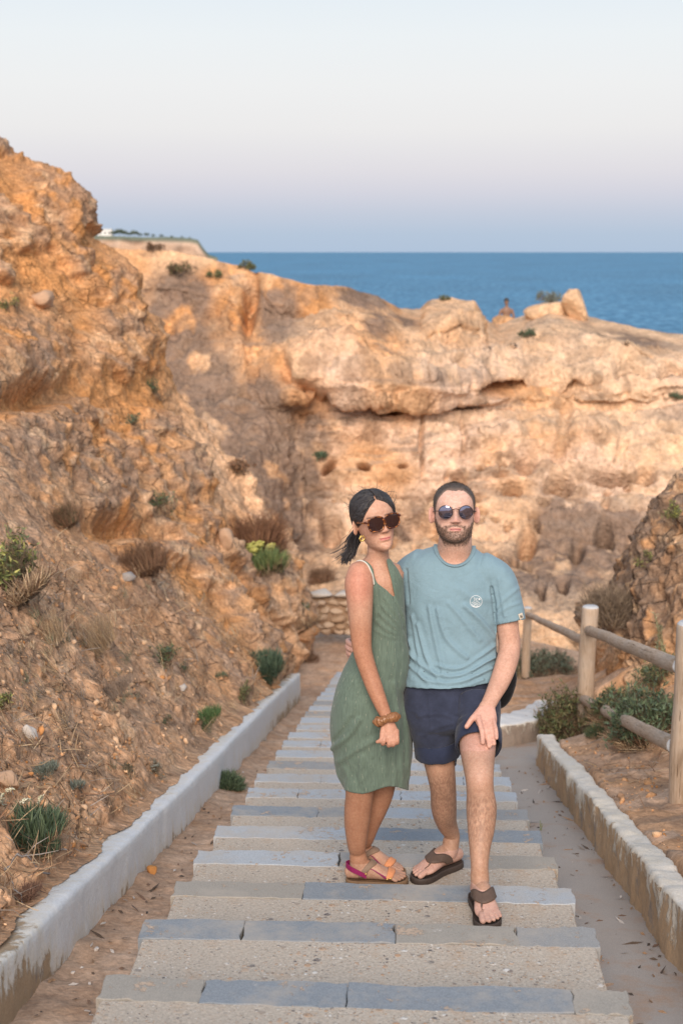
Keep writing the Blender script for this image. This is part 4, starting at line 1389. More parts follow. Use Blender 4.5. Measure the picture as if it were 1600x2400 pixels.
def weed(x, y, hpx, label, seed, n=3, cols=G_YEL, cat='weed'):
    """slender stems with small leaves all the way up"""
    h = size_at(x, y, hpx)
    r = np.random.default_rng(seed)
    parts = []
    for i in range(n):
        a = r.uniform(0, 6.28)
        d = np.array([math.cos(a) * .22, math.sin(a) * .22, 1.0])
        ln = h * r.uniform(.65, 1)
        k = 8
        zz = np.linspace(0, 1, k)
        c = d * (zz * ln)[:, None]
        wv = h * 0.010
        V = np.concatenate([c + np.array([wv, 0, 0]), c + np.array([-wv * .5, wv * .87, 0]), c + np.array([-wv * .5, -wv * .87, 0])])
        F = np.array([(s_ * k + j, ((s_ + 1) % 3) * k + j, ((s_ + 1) % 3) * k + j + 1, s_ * k + j + 1) for s_ in range(3) for j in range(k - 1)])
        parts.append((V, F, np.tile(np.array(cols[1]) * .8, (len(V), 1))))
        lv, lf, lc = blades(40, .001, .001, h * .10, h * .03, seed + i, lean=0, curve=.4, cols=cols, dome=False)
        lv = lv.reshape(40, 8, 3)
        ang = r.uniform(0, 6.28, 40)
        tz = r.uniform(.12, 1, 40)
        out = np.stack([np.cos(ang), np.sin(ang), .7 + 0 * ang], -1)
        out /= np.linalg.norm(out, axis=1, keepdims=True)
        sd_ = np.stack([-np.sin(ang), np.cos(ang), 0 * ang], -1)
        lv = lv[..., 2:] * out[:, None] + lv[..., :1] * sd_[:, None] + lv[..., 1:2] * sd_[:, None] + (d * (tz * ln)[:, None])[:, None]
        parts.append((lv.reshape(-1, 3), lf, lc))
    V, F, C = joinvfc(*parts)
    o = link('weed', mesh_np('weed', V, F, smooth=False, color=np.clip(C, 0, 1)), M_LEAF, label=label, cat=cat)
    place(o, x, y, 0.9)


weed(1240, 1915, 34, 'bright green weed at the right end of a step', 5, 4, [(.22, .26, .06), (.30, .33, .08), (.15, .20, .05)])
weed(1216, 1903, 20, 'tiny weed left of the taller weed by the step end', 6, 3, [(.15, .20, .05), (.22, .26, .06)])
weed(1528, 1530, 130, 'tall thin pale weed behind the upper rail by the near post', 7, 3, [(.30, .29, .17), (.36, .34, .2)])
weed(1500, 1560, 110, 'shorter thin weed left of the tall pale weed', 8, 2, [(.30, .29, .17), (.25, .25, .15)])
# far bushes on the cliff
for i, (x, y, w_, h_, lb, cl_) in enumerate([
        (1253, 700, 44, 34, 'grey green bush on the crest left of the leaning boulder', G_GREY),
        (1022, 690, 26, 14, 'tiny bush on the flat topped rock of the crest', G_OLIVE),
        (567, 618, 44, 20, 'low bush on the crest at the edge of the sea view', G_OLIVE),
        (355, 568, 40, 22, 'round brown bush on the pale slope below the headland', B_DRY),
        (416, 634, 52, 36, 'brown green bush at the top of the scree', B_DRY + G_OLIVE),
        (492, 636, 46, 18, 'flat green bush right of the scree top', G_OLIVE),
        (1210, 775, 38, 22, 'small green bush on the pale ledge under the boulder', G_DEEP),
        (1547, 920, 28, 20, 'lone dark bush on the cliff face at the right edge', G_DEEP),
        (740, 1060, 26, 26, 'green bush at the right border of the grey scree', G_DEEP),
        (548, 1090, 50, 40, 'reddish brown bush at the crest of the orange rib', B_DRY)]):
    plant('cliff_bush', 'mix', x, y, w_ * 1.25, h_ * 1.25, lb, 'bush', cl_, 420, up=0.8, leaf_w=2.2)


# --- stones that lie about singly
def rock_col(name, c, fine=18):
    t = NT(name)
    n = t.noise(fine, 5, 0.7)
    t.color(t.mix(n, tuple(v * .62 for v in c), tuple(min(1, v * 1.3) for v in c))).rough(0.95).set(Specular_IOR_Level=.15)
    t.bump(n, 0.7, 0.012)
    return t.m


M_R = {'white': rock_col('white_stone', (.62, .57, .52)), 'orange': rock_col('orange_stone', (.52, .24, .08)), 'grey': rock_col('grey_stone', (.36, .33, .31)), 'tan': rock_col('tan_stone', (.50, .33, .22)), 'dark': rock_col('dark_stone', (.13, .10, .08))}


def stone(x, y, w_, h_, colour, label, seed, sink=0.3, sub=3):
    w, h = size_at(x, y, w_), size_at(x, y, h_)
    o = link('stone', rock_mesh('stone', w / 2, w / 2 * .8, h / 2, seed, sub, 0.3), M_R[colour], label=label, cat='stone')
    place(o, x, y, 0.7, sink=-h * (0.5 - sink), yaw=seed)


stone(349, 2006, 26, 20, 'orange', 'orange stone on the dirt strip against the left wall', 1, .12)
stone(222, 2183, 18, 9, 'white', 'flat white stone at the foot of the left wall', 2, .15)
stone(72, 1695, 36, 50, 'white', 'upright white stone set in the left bank', 3, .3)
stone(298, 1330, 44, 26, 'grey', 'pale grey rock on the crest below the dry brown bush', 4, .3)
stone(420, 1585, 30, 18, 'white', 'flat whitish stone above the bright green clump', 5, .3)
stone(235, 1400, 36, 26, 'tan', 'tan stone above the big straw tuft', 6, .35)
stone(100, 700, 74, 46, 'tan', 'rounded pale boulder beside the ledge shrub at left', 7, .35)
stone(522, 1250, 50, 54, 'tan', 'tan boulder at the near end of the orange rib', 8, .3)
stone(18, 1800, 60, 50, 'tan', 'big earthy clod at the left picture edge above the samphire', 9, .4)
stone(168, 2236, 10, 7, 'white', 'small white pebble on the dirt near the bottom left', 10, .2)
stone(1258, 1800, 16, 9, 'orange', 'small orange stone by the start of the right wall', 11, .2)

# fine loose stones over the bank: nobody could count them
r = np.random.default_rng(99)
ico = bmesh.new()
bmesh.ops.create_icosphere(ico, subdivisions=1, radius=1.0)
IV = np.array([v.co[:] for v in ico.verts])
IF = np.array([[v.index for v in f.verts] for f in ico.faces])
ico.free()
hv = np.empty(len(hill.data.vertices) * 3, np.float32)
hill.data.vertices.foreach_get('co', hv)
hv = hv.reshape(NUH, NVH, 3)
hn = grid_normals(hv)
VV, FF, CC = [], [], []
k = 0
for _ in range(9000):
    yy = 3.0 * (17.0 / 3.0) ** r.random()
    i = int(np.clip(np.log(yy / 2.3) / np.log(25.9 / 2.3) * NUH, 0, NUH - 1))
    j = int(r.integers(4, NVH))
    p = hv[i, j]
    q = proj(p)
    if q[0] < -60 or q[1] < 1200:
        continue
    if fbm(p[None] * 0.9 + 50, 3)[0] + r.normal(0, .25) < -0.05:
        continue
    s = min(0.022, 0.0045 * (1 + r.pareto(2.6))) * (0.7 + yy / 18)
    S = s * r.uniform(.6, 1.4, 3) * np.array([1, 1, .6])
    R = np.linalg.qr(r.normal(size=(3, 3)))[0]
    V = (IV * (1 + r.normal(0, .26, (len(IV), 1))) * S) @ R.T + p + np.array([0, 0, s * .25])
    VV.append(V)
    FF.append(IF + k)
    k += len(IV)
    c = [TAN * .95, TAN * 1.1, ORANGE * .95, PALE * 1.0, BROWN * 1.2, PALE * 1.15, GREYB * 1.2][r.integers(7)]
    CC.append(np.tile(c * r.uniform(.7, 1.15), (len(IV), 1)))
for _ in range(2600):                             # and crumbs over the bank below the fence
    yy = r.uniform(4.0, 11.5)
    xx = float(XRW(yy)) + .16 + 1.9 * r.random() ** 1.2
    if not -100 < proj(np.array([xx, yy, float(L(yy))]))[0] < 1700:
        continue
    loc, _n = drop(xx, yy)
    if loc is None or fbm(np.array([[xx * 1.4, yy * 1.4, 3.0]]), 3)[0] + r.normal(0, .2) < -.05:
        continue
    s = min(0.02, 0.004 * (1 + r.pareto(2.4)))
    R = np.linalg.qr(r.normal(size=(3, 3)))[0]
    V = (IV * (1 + r.normal(0, .26, (len(IV), 1))) * s * r.uniform(.6, 1.4, 3)) @ R.T + np.array(loc) + np.array([0, 0, s * .2])
    VV.append(V)
    FF.append(IF + k)
    k += len(IV)
    CC.append(np.tile([TAN * .9, TAN * 1.05, ORANGE * .8, BROWN * 1.2, PALE, GREYB][r.integers(6)] * r.uniform(.7, 1.15), (len(IV), 1)))
gravel = link('gravel', mesh_np('gravel', np.concatenate(VV), np.concatenate(FF), smooth=False, color=np.clip(np.concatenate(CC), 0, 1)), M_DRY, kind='stuff')
# low dead brush that covers the middle of the left bank
VV, FF, CC = [], [], []
k = 0
for q_ in range(150):
    if q_ < 95:
        x, y = r.normal(180, 130), r.normal(1520, 80)
    else:
        x, y = r.uniform(0, 640), r.uniform(1250, 1900)
    if x < -40 or y < 1230:
        continue
    loc, nor, _i, _d = bvh_of(hill).ray_cast(Vector((0, 0, 0)), ray(x, y))
    if loc is None or nor is None or loc.y > 17:
        continue
    sc_b = r.uniform(.5, 1.1)
    wv_ = size_at(x, y, 60 * sc_b)
    cl_ = [STRAW, [(.20, .155, .12), (.15, .115, .09), (.27, .215, .17)], [(.14, .095, .065), (.18, .12, .08)], [(.19, .18, .12), (.15, .15, .09)]][r.integers(4)]
    v, f, c = blades(int(r.integers(26, 60)), wv_ * .5, wv_ * .4, wv_ * r.uniform(.35, .95), max(.004, wv_ * .022), 5000 + q_, lean=.9, curve=.5, cols=cl_, tipw=.3, hvar=.7, dome=False)
    v = v @ np.array((nor * .5 + Vector((0, 0, .5))).normalized().to_track_quat('Z', 'Y').to_matrix()).T + np.array(loc)
    VV.append(v)
    FF.append(f + k)
    CC.append(c)
    k += len(v)
brush = link('dry_brush', mesh_np('dry_brush', np.concatenate(VV), np.concatenate(FF), smooth=False, color=np.clip(np.concatenate(CC), 0, 1)), M_DRY, kind='stuff')
# thin dead stalks and litter on both banks
VV, FF, CC = [], [], []
k = 0
for q_ in range(260):                              # crumbs of bark and leaf on the ramp and on the dirt strip
    yy = r.uniform(3.7, 10.5)
    if q_ % 2:
        x0_, x1_ = float(XC(yy)) + HALF + .03, float(XRW(yy)) - .02
        xx = x1_ - (x1_ - x0_) * r.random() ** 1.7
        zz_ = float(L(yy)) - .186
    else:
        x0_, x1_ = float(XLW(yy)) + .02, float(XC(yy)) - HALF - .03
        xx = x0_ + (x1_ - x0_) * r.random() ** 1.4
        zz_ = drop(xx, yy)[0].z + .006
    a_ = r.uniform(0, 6.28)
    ln = r.uniform(.004, .022) if r.random() < .85 else r.uniform(.03, .07)
    wd = min(ln * .4, .005)
    d = np.array([math.cos(a_), math.sin(a_), 0])
    s = np.array([-math.sin(a_), math.cos(a_), .3])
    p = np.array([xx, yy, zz_])
    VV.append(np.array([p - d * ln, p - s * wd, p + s * wd + np.array([0, 0, .003]), p + d * ln * .3 - s * wd, p + d * ln * .3 + s * wd, p + d * ln]))
    FF.append(np.array([(0, 1, 3, 2), (2, 3, 5, 4)]) + k)
    k += 6
    CC.append(np.tile(np.array([(.10, .07, .05), (.16, .10, .07), (.30, .18, .10), (.07, .055, .045), (.5, .45, .4)][r.integers(5)]), (6, 1)))
for _ in range(8500):
    if r.random() < 0.86:
        yy = 3.2 * (15.0 / 3.2) ** r.random()
        i = int(np.clip(np.log(yy / 2.3) / np.log(25.9 / 2.3) * NUH, 0, NUH - 1))
        p = hv[i, int(r.integers(6, NVH))].astype(float)
        if fbm(p[None] * 1.1 + 12, 3)[0] < 0.02:
            continue
        flat = r.random() < .6
    else:
        yy = r.uniform(4.0, 10.3)
        xx = float(XRW(yy)) + r.uniform(.18, 2.2)
        loc, _n = drop(xx, yy)
        if loc is None:
            continue
        p = np.array(loc)
        if fbm(p[None] * 1.3 + 12, 3)[0] < 0.05:
            continue
        flat = True
    q = proj(p)
    if not (-80 < q[0] < 1660 and q[1] > 1250):
        continue
    ln = r.uniform(.03, .14) * (0.7 + yy / 14)
    d = r.normal(size=3) * np.array([1, 1, .25 if flat else .3]) + np.array([0, 0, .05 if flat else 1.3])
    d /= np.linalg.norm(d)
    s = np.cross(d, r.normal(size=3))
    s /= np.linalg.norm(s)
    wd = 0.0012 + 0.0011 * yy / 8
    b = np.cross(s, d) * ln * r.normal(0, .15)
    p = p + np.array([0, 0, .008])
    V = np.array([p - s * wd, p + s * wd, p + d * ln * .5 + b - s * wd, p + d * ln * .5 + b + s * wd, p + d * ln - s * wd * .4, p + d * ln + s * wd * .4])
    VV.append(V)
    FF.append(np.array([(0, 1, 3, 2), (2, 3, 5, 4)]) + k)
    k += 6
    c = np.array((STRAW + B_DRY + [(.34, .30, .27)])[r.integers(10)])
    CC.append(np.tile(c * r.uniform(.7, 1.1), (6, 1)))
litter_o = link('dry_litter', mesh_np('dry_litter', np.concatenate(VV), np.concatenate(FF), smooth=False, color=np.clip(np.concatenate(CC), 0, 1)), M_DRY, kind='stuff')


def stick(x0, y0, x1, y1, rad, label, seed):
    a, b = hit(x0, y0)[0], hit(x1, y1)[0]
    k = 12
    c = np.array([a + (b - a) * (i / (k - 1)) for i in range(k)])
    c[:, 2] += rad + 0.004
    c += np.stack([fbm(np.stack([np.linspace(0, 3, k) + seed, np.full(k, j * 9.), np.zeros(k)], -1), 2) for j in range(3)], -1) * np.array([.02, .02, .006])
    for i in range(k):
        lc_ = drop(c[i, 0], c[i, 1], c[i, 2] + 0.15)[0]
        if lc_ is not None and lc_.z > c[i, 2] - rad:
            c[i, 2] = lc_.z + rad
    V, F = [], []
    for i in range(k):
        for j in range(6):
            an = j * math.pi / 3
            V.append(c[i] + np.array([0, math.cos(an), math.sin(an)]) * rad * (1 - .5 * i / k))
    F = [(i * 6 + j, i * 6 + (j + 1) % 6, (i + 1) * 6 + (j + 1) % 6, (i + 1) * 6 + j) for i in range(k - 1) for j in range(6)]
    o = link('stick', mesh_np('stick', V, F), M_R['grey'], label=label, cat='stick')


stick(14, 2002, 118, 2012, .006, 'bleached grey stick lying under the samphire', 1)
stick(128, 1952, 150, 1957, .005, 'short pale stick right of the samphire', 2)
stick(20, 2020, 60, 2085, .004, 'curved thin root on the bank at bottom left', 3)
stick(198, 2325, 216, 2340, .003, 'little dark twig on the dirt at the bottom left', 4)

# the boulder that leans on the crest
p = px(1325, 704, 48.5)
o = link('boulder', rock_mesh('boulder', .40, .36, .60, 77, 4, 0.12, facets=4), M_ROCK_FAR, label='pale slab shaped boulder leaning on the cliff crest before the sea', cat='boulder')
set_col(o.data, PALE)
o.location = p
o.rotation_euler = (0.1, -0.62, .3)
o = link('boulder', rock_mesh('boulder', .85, .6, .36, 78, 4, 0.14, facets=5), M_ROCK_FAR, label='low rounded rock on the crest just left of the leaning boulder', cat='boulder')
set_col(o.data, PALE)
o.location = px(1262, 716, 49.0)
o.rotation_euler = (0, -0.12, .1)
o = link('boulder', rock_mesh('boulder', .42, .4, .26, 79, 3, 0.2), M_ROCK_FAR, label='small round rock beside the far person on the crest', cat='boulder')
set_col(o.data, TAN)
o.location = px(1158, 740, 50.5)

# small white house among trees on the far headland
t = NT('far_white_paint')
t.color((.75, .73, .70)).rough(.8)
M_FARW = t.m
t = NT('far_window')
t.color((.10, .11, .12)).rough(.4)
M_FARG = t.m


def boxmesh(name, x0, x1, y0, y1, z0, z1):
    V = [(x, y, z) for z in (z0, z1) for x, y in ((x0, y0), (x1, y0), (x1, y1), (x0, y1))]
    F = [(3, 2, 1, 0), (4, 5, 6, 7), (0, 1, 5, 4), (1, 2, 6, 5), (2, 3, 7, 6), (3, 0, 4, 7)]
    return mesh_np(name, V, F, smooth=False)


hp = px(243, 541, 880)
house = link('white_house', boxmesh('white_house', -4.2, 4.2, -3, 3, -1.5, 3.4), M_FARW, label='tiny white house on the distant headland', cat='house')
house.location = hp
rf = link('roof', boxmesh('roof', -4.5, 4.5, -3.3, 3.3, 3.4, 3.75), M_FARW, parent=house)
for xw in (-2.4, 0.2, 2.6):
    link('window', boxmesh('window', xw - .5, xw + .5, -3.08, -2.98, .9, 2.2), M_FARG, parent=house)
for i, (x, hgt) in enumerate([(262, 5.5), (275, 7.5), (286, 6.0), (298, 4.5), (309, 6.5), (322, 4), (337, 4.6), (352, 3.2), (371, 3.4), (395, 2.4), (418, 2.2), (436, 1.8)]):
    yb = np.interp(x, [a[0] for a in hl], [a[1] for a in hl])
    hgt *= .72
    b = px(x, yb + 1.5, 872)
    tr = bpy.data.objects.new('far_tree', None)
    COL.objects.link(tr)
    tr.location = b
    tr['label'] = 'dark tree on the far headland, %s to the right of the white house' % ['first', 'second', 'third', 'fourth', 'fifth', 'sixth', 'seventh', 'eighth', 'ninth', 'tenth', 'eleventh', 'last'][i]
    tr['category'] = 'tree'
    tr['group'] = 'trees along the top of the far headland'
    V, F, C = blades(140, hgt * .42, hgt * .42, hgt * .55, hgt * .16, 300 + i, lean=1.1, curve=.4, cols=[(.07, .10, .07), (.10, .13, .09), (.13, .15, .11)])
    V[:, 2] += hgt * .4
    link('crown', mesh_np('crown', V, F, smooth=False, color=C), M_LEAF, parent=tr)
    tk = link('trunk', boxmesh('trunk', -.14 * hgt / 6, .14 * hgt / 6, -.14, .14, -1, hgt * .55), M_R['dark'], parent=tr)
# ------------------------------------------------------------------ people
def mpp(x, y, Y):
    P = px(x, y, Y)
    return DS * (P[1] * CP - P[2] * SP) / FPX


def pt(x, y, Y, ra, rb=None):
    """centre of a body section seen at x, y, at distance Y; radii given in the photograph's pixels"""
    s = mpp(x, y, Y)
    return (*px(x, y, Y), ra * s, (rb if rb is not None else ra) * s)


def tube(pts, n=28, m=None, side=(1, 0, 0), cap=0.8, closed_caps=True):
    P = np.asarray(pts, float)
    m = m or max(6, (len(P) - 1) * 7)
    S = catmull(P, m)
    S[:, 3:] = np.maximum(S[:, 3:], 1e-4)
    c, ra, rb = S[:, :3], S[:, 3], S[:, 4]
    tan = np.gradient(c, axis=0)
    tan /= np.linalg.norm(tan, axis=1, keepdims=True)
    sd_ = np.asarray(side, float)
    s = sd_ - (tan @ sd_)[:, None] * tan
    s /= np.linalg.norm(s, axis=1, keepdims=True)
    b = np.cross(tan, s)
    rings = [(c[i], s[i], b[i], ra[i], rb[i]) for i in range(m)]
    k0, k1 = [], []
    for f in (80, 60, 40, 20):
        f = math.radians(f)
        r0, r1 = min(ra[0], rb[0]) * cap, min(ra[-1], rb[-1]) * cap
        k0.append((c[0] - tan[0] * r0 * math.sin(f), s[0], b[0], ra[0] * math.cos(f), rb[0] * math.cos(f)))
        k1.append((c[-1] + tan[-1] * r1 * math.sin(f), s[-1], b[-1], ra[-1] * math.cos(f), rb[-1] * math.cos(f)))
    rings = k0 + rings + k1[::-1]
    a = np.linspace(0, 2 * math.pi, n, endpoint=False)
    V = np.array([[cc + ss * r1 * math.cos(t) + bb * r2 * math.sin(t) for t in a] for cc, ss, bb, r1, r2 in rings])
    k = len(rings)
    F = [(i * n + j, i * n + (j + 1) % n, (i + 1) * n + (j + 1) % n, (i + 1) * n + j) for i in range(k - 1) for j in range(n)]
    F = [tuple(f) for f in F]
    F.append(tuple(range(n))[::-1])
    F.append(tuple(range((k - 1) * n, k * n)))
    return V.reshape(-1, 3), F


def ellipsoid(c, r, R=None, nu=20, nv=14):
    V = []
    for i in range(1, nv):
        f = math.pi * i / nv
        for j in range(nu):
            t = 2 * math.pi * j / nu
            V.append((math.sin(f) * math.cos(t), math.sin(f) * math.sin(t), math.cos(f)))
    V = np.array(V + [(0, 0, 1), (0, 0, -1)]) * np.asarray(r)
    if R is not None:
        V = V @ np.asarray(R).T
    F = [(i * nu + j, (i + 1) * nu + j, (i + 1) * nu + (j + 1) % nu, i * nu + (j + 1) % nu) for i in range(nv - 2) for j in range(nu)]
    t, bt = (nv - 1) * nu, (nv - 1) * nu + 1
    F += [(t, j, (j + 1) % nu) for j in range(nu)] + [(bt, (nv - 2) * nu + (j + 1) % nu, (nv - 2) * nu + j) for j in range(nu)]
    return V + np.asarray(c), F


def weld(parts, voxel, smooth=3):
    """one continuous skin round all the given closed bodies"""
    V, F, n = [], [], 0
    for v, f in parts:
        V.extend(map(tuple, v))
        F.extend(tuple(i + n for i in q) for q in f)
        n += len(v)
    me = bpy.data.meshes.new('weld')
    me.from_pydata(V, [], F)
    bm_ = bmesh.new()
    bm_.from_mesh(me)
    bmesh.ops.recalc_face_normals(bm_, faces=bm_.faces)
    bm_.to_mesh(me)
    bm_.free()
    o = bpy.data.objects.new('weld', me)
    COL.objects.link(o)
    md = o.modifiers.new('r', 'REMESH')
    md.mode = 'VOXEL'
    md.voxel_size = voxel
    md.use_smooth_shade = True
    dg = bpy.context.evaluated_depsgraph_get()
    ev = o.evaluated_get(dg)
    m2 = ev.to_mesh()
    nv, nf = len(m2.vertices), len(m2.polygons)
    co = np.empty(nv * 3, np.float32)
    m2.vertices.foreach_get('co', co)
    co = co.reshape(-1, 3).astype(float)
    li = np.empty(len(m2.loops), np.int32)
    m2.loops.foreach_get('vertex_index', li)
    ev.to_mesh_clear()
    bpy.data.objects.remove(o)
    bpy.data.meshes.remove(me)
    Fq = li.reshape(-1, 4)
    E = np.concatenate([Fq[:, [0, 1]], Fq[:, [1, 2]], Fq[:, [2, 3]], Fq[:, [3, 0]]])
    return co, Fq, E


def laplace(V, E, it, lam=0.5, w=None):
    n = len(V)
    deg = np.bincount(E[:, 0], minlength=n) + np.bincount(E[:, 1], minlength=n)
    deg = np.maximum(deg, 1)[:, None]
    for k in range(it):
        A = np.zeros_like(V)
        for a in range(3):
            A[:, a] = np.bincount(E[:, 0], V[E[:, 1], a], n) + np.bincount(E[:, 1], V[E[:, 0], a], n)
        d = A / deg - V
        l_ = lam if k % 2 == 0 else -lam * 0.96
        V = V + d * (l_ if w is None else (l_ * w)[:, None])
    return V


def vnormals(V, F):
    fn = np.cross(V[F[:, 2]] - V[F[:, 0]], V[F[:, 3]] - V[F[:, 1]])
    N = np.zeros_like(V)
    for c in range(4):
        for a in range(3):
            N[:, a] += np.bincount(F[:, c], fn[:, a], len(V))
    return N / (np.linalg.norm(N, axis=1, keepdims=True) + 1e-12)


def keep_faces(V, F, mask):
    """faces whose centre passes mask(centres)"""
    F = F[mask]
    lab = np.arange(len(V))                        # drop stray crumbs left by the cut: keep the largest connected piece
    for _ in range(400):
        m_ = lab[F].min(1)
        new = lab.copy()
        for c in range(4):
            np.minimum.at(new, F[:, c], m_)
        new = new[new]
        if (new == lab).all():
            break
        lab = new
    fl = lab[F[:, 0]]
    ids, cnt = np.unique(fl, return_counts=True)
    F = F[fl == ids[np.argmax(cnt)]]
    used = np.unique(F)
    mp = np.full(len(V), -1)
    mp[used] = np.arange(len(used))
    return V[used], mp[F], used


def even_edge(V, F, it=10):
    """takes the stair steps out of a cut hem"""
    E_ = np.concatenate([F[:, [0, 1]], F[:, [1, 2]], F[:, [2, 3]], F[:, [3, 0]]])
    S_ = np.sort(E_, 1)
    u_, c_ = np.unique(S_, axis=0, return_counts=True)
    B = u_[c_ == 1]
    n = len(V)
    for k in range(it):
        A = np.zeros_like(V)
        dg = np.bincount(B[:, 0], minlength=n) + np.bincount(B[:, 1], minlength=n)
        for a in range(3):
            A[:, a] = np.bincount(B[:, 0], V[B[:, 1], a], n) + np.bincount(B[:, 1], V[B[:, 0], a], n)
        m_ = dg >= 2
        V[m_] += .5 * (A[m_] / dg[m_][:, None] - V[m_])
    return V


def seg_dist(P, poly):
    """distance in the view to a polyline, and how far along it"""
    best = np.full(len(P), 1e9)
    for (x0, y0), (x1, y1) in zip(poly[:-1], poly[1:]):
        d = np.array([x1 - x0, y1 - y0], float)
        t = np.clip(((P - [x0, y0]) @ d) / (d @ d), 0, 1)
        q = np.array([x0, y0]) + t[:, None] * d
        best = np.minimum(best, np.linalg.norm(P - q, axis=1))
    return best


def smooth_poly(pl, n=14):
    return catmull(np.array(pl, float), n)


def crease(Pn, polys):
    d = np.zeros(len(Pn))
    for pl, amp, w in polys:
        w = w * .8
        q = seg_dist(Pn, smooth_poly(pl))
        d += amp * (np.exp(-(q / w) ** 2) - 0.55 * np.exp(-(q / (2.2 * w)) ** 2))
    return d


# --- heads
H_SEC = np.array([  # z, half width, front, back
    (0.000, .085, .345, -.20), (0.035, .165, .395, -.06), (0.09, .220, .405, .06), (0.17, .258, .392, .15), (0.25, .278, .395, .22),
    (0.33, .292, .392, .30), (0.42, .305, .385, .37), (0.50, .315, .375, .41), (0.58, .322, .392, .43), (0.68, .325, .392, .435),
    (0.78, .312, .355, .42), (0.87, .265, .285, .37), (0.94, .195, .20, .28), (0.985, .105, .105, .16), (1.0, .01, .01, .02)])


def head_surface(nt=110, nz=130, jaw=1.0, off=0.0, feat=True, nose=1.0, chin=1.0):
    zc = np.linspace(0, 1, nz)
    zc = 0.5 - 0.5 * np.cos(zc * math.pi) * (0.9 + 0.1 * np.abs(np.cos(zc * math.pi)))
    zc = (zc - zc[0]) / (zc[-1] - zc[0])
    w, f, b = (np.interp(zc, H_SEC[:, 0], H_SEC[:, k]) for k in (1, 2, 3))
    k3 = np.array([.25, .5, .25])
    for _ in range(3):
        for a in (w, f, b):
            a[1:-1] = np.convolve(a, k3, 'valid')
    w = w * np.interp(zc, [0, .10, .35, .5, 1], [jaw * chin, jaw * (1 + chin) / 2, jaw, 1, 1])
    th = np.linspace(-math.pi, math.pi, nt, endpoint=False)
    S, C = np.sin(th)[None, :], np.cos(th)[None, :]
    e = 2 / 2.35
    sx = np.sign(S) * np.abs(S) ** e
    cx = np.sign(C) * np.abs(C) ** e
    X = w[:, None] * sx
    Yf = np.where(C > 0, f[:, None] * cx, b[:, None] * cx)
    Z = np.repeat(zc[:, None], nt, 1)
    if feat:
        g = lambda x0, z0, wx, wz: np.exp(-((X - x0) / wx) ** 2 - ((Z - z0) / wz) ** 2)
        fr = sstep(0.0, 0.5, C) * np.ones_like(Z)
        nz_ = np.interp(Z, [.30, .325, .345, .38, .46, .56, .62], [0, .03, .115, .135, .085, .025, 0]) * nose
        nwx = np.interp(Z, [.3, .36, .45, .56], [.062, .058, .04, .045])
        d = nz_ * np.exp(-(np.abs(X) / nwx) ** 2.2)
        d += .045 * nose * (g(.062, .352, .026, .024) + g(-.062, .352, .026, .024))
        d -= .045 * (g(.135, .51, .075, .04) + g(-.135, .51, .075, .04))
        d += .016 * (g(.13, .575, .10, .025) + g(-.13, .575, .10, .025))
        d += .024 * np.exp(-(X / .095) ** 4) * np.exp(-((Z - .246 + .06 * np.abs(X)) / .016) ** 2)
        d += .028 * np.exp(-(X / .085) ** 4) * np.exp(-((Z - .200 - .05 * np.abs(X)) / .018) ** 2)
        d -= .018 * np.exp(-(X / .12) ** 4) * np.exp(-((Z - .222) / .008) ** 2)
        d -= .016 * g(0, .155, .09, .022)
        d += .022 * g(0, .075, .09, .045)
        d += .016 * (g(.20, .415, .07, .06) + g(-.20, .415, .07, .06))
        d -= .014 * (g(.17, .28, .05, .07) + g(-.17, .28, .05, .07))
        Yf = Yf + d * fr
    V = np.stack([X, -Yf, Z], -1)
    if off:
        n = np.stack([X / .33 ** 2, -Yf / .42 ** 2, (Z - .5) / .5 ** 2 * .55], -1)
        n /= np.linalg.norm(n, axis=-1, keepdims=True) + 1e-9
        V = V + n * off
    return V, np.repeat(th[None, :], nz, 0), Z


def head_mesh(jaw=1.0, nose=1.0, chin=1.0):
    V, th, Z = head_surface(jaw=jaw, nose=nose, chin=chin)
    nz, nt = Z.shape
    F = [tuple(f) for f in grid_faces(nt, nz, True)]
    V2 = V.transpose(1, 0, 2).reshape(-1, 3)
    F.append(tuple(j * nz for j in range(nt)))
    F.append(tuple(j * nz + nz - 1 for j in range(nt))[::-1])
    return V2, F


def ear(sgn):
    V, F = ellipsoid((0, 0, 0), (.034, .092, .145), nu=28, nv=22)
    q = (V[:, 1] / .092) ** 2 + (V[:, 2] / .135) ** 2
    dent = np.exp(-((V[:, 1] + .012) / .046) ** 2 - ((V[:, 2] - .015) / .07) ** 2)
    V[:, 0] = np.where(V[:, 0] > 0, V[:, 0] - .040 * dent, V[:, 0])
    V[:, 1] += .22 * np.clip(-V[:, 2], 0, 1) * -1
    R = Matrix.Rotation(math.radians(42), 3, 'Z') @ Matrix.Rotation(math.radians(8), 3, 'X')
    V = V @ np.array(R).T
    V[:, 0] *= sgn
    V += np.array([sgn * .358, .035, .455])
    return V, (F if sgn > 0 else [f[::-1] for f in F])


class Head:
    """places head-local units (height 1 from chin to crown) in the world"""
    def __init__(s, chin, H, yaw=0, pitch=0, roll=0, wide=1.0):
        s.R = np.array(Matrix.Rotation(math.radians(yaw), 3, 'Z') @ Matrix.Rotation(math.radians(roll), 3, 'Y') @ Matrix.Rotation(math.radians(pitch), 3, 'X'))
        s.H = H
        s.S = np.array([wide, 1, 1])
        s.o = np.asarray(chin) - s.R @ (np.array([0, -.36, 0.0]) * H)

    def w(s, V):
        return (np.asarray(V) * s.S * s.H) @ s.R.T + s.o

    def l(s, V):
        return ((np.asarray(V) - s.o) @ s.R) / s.H / s.S


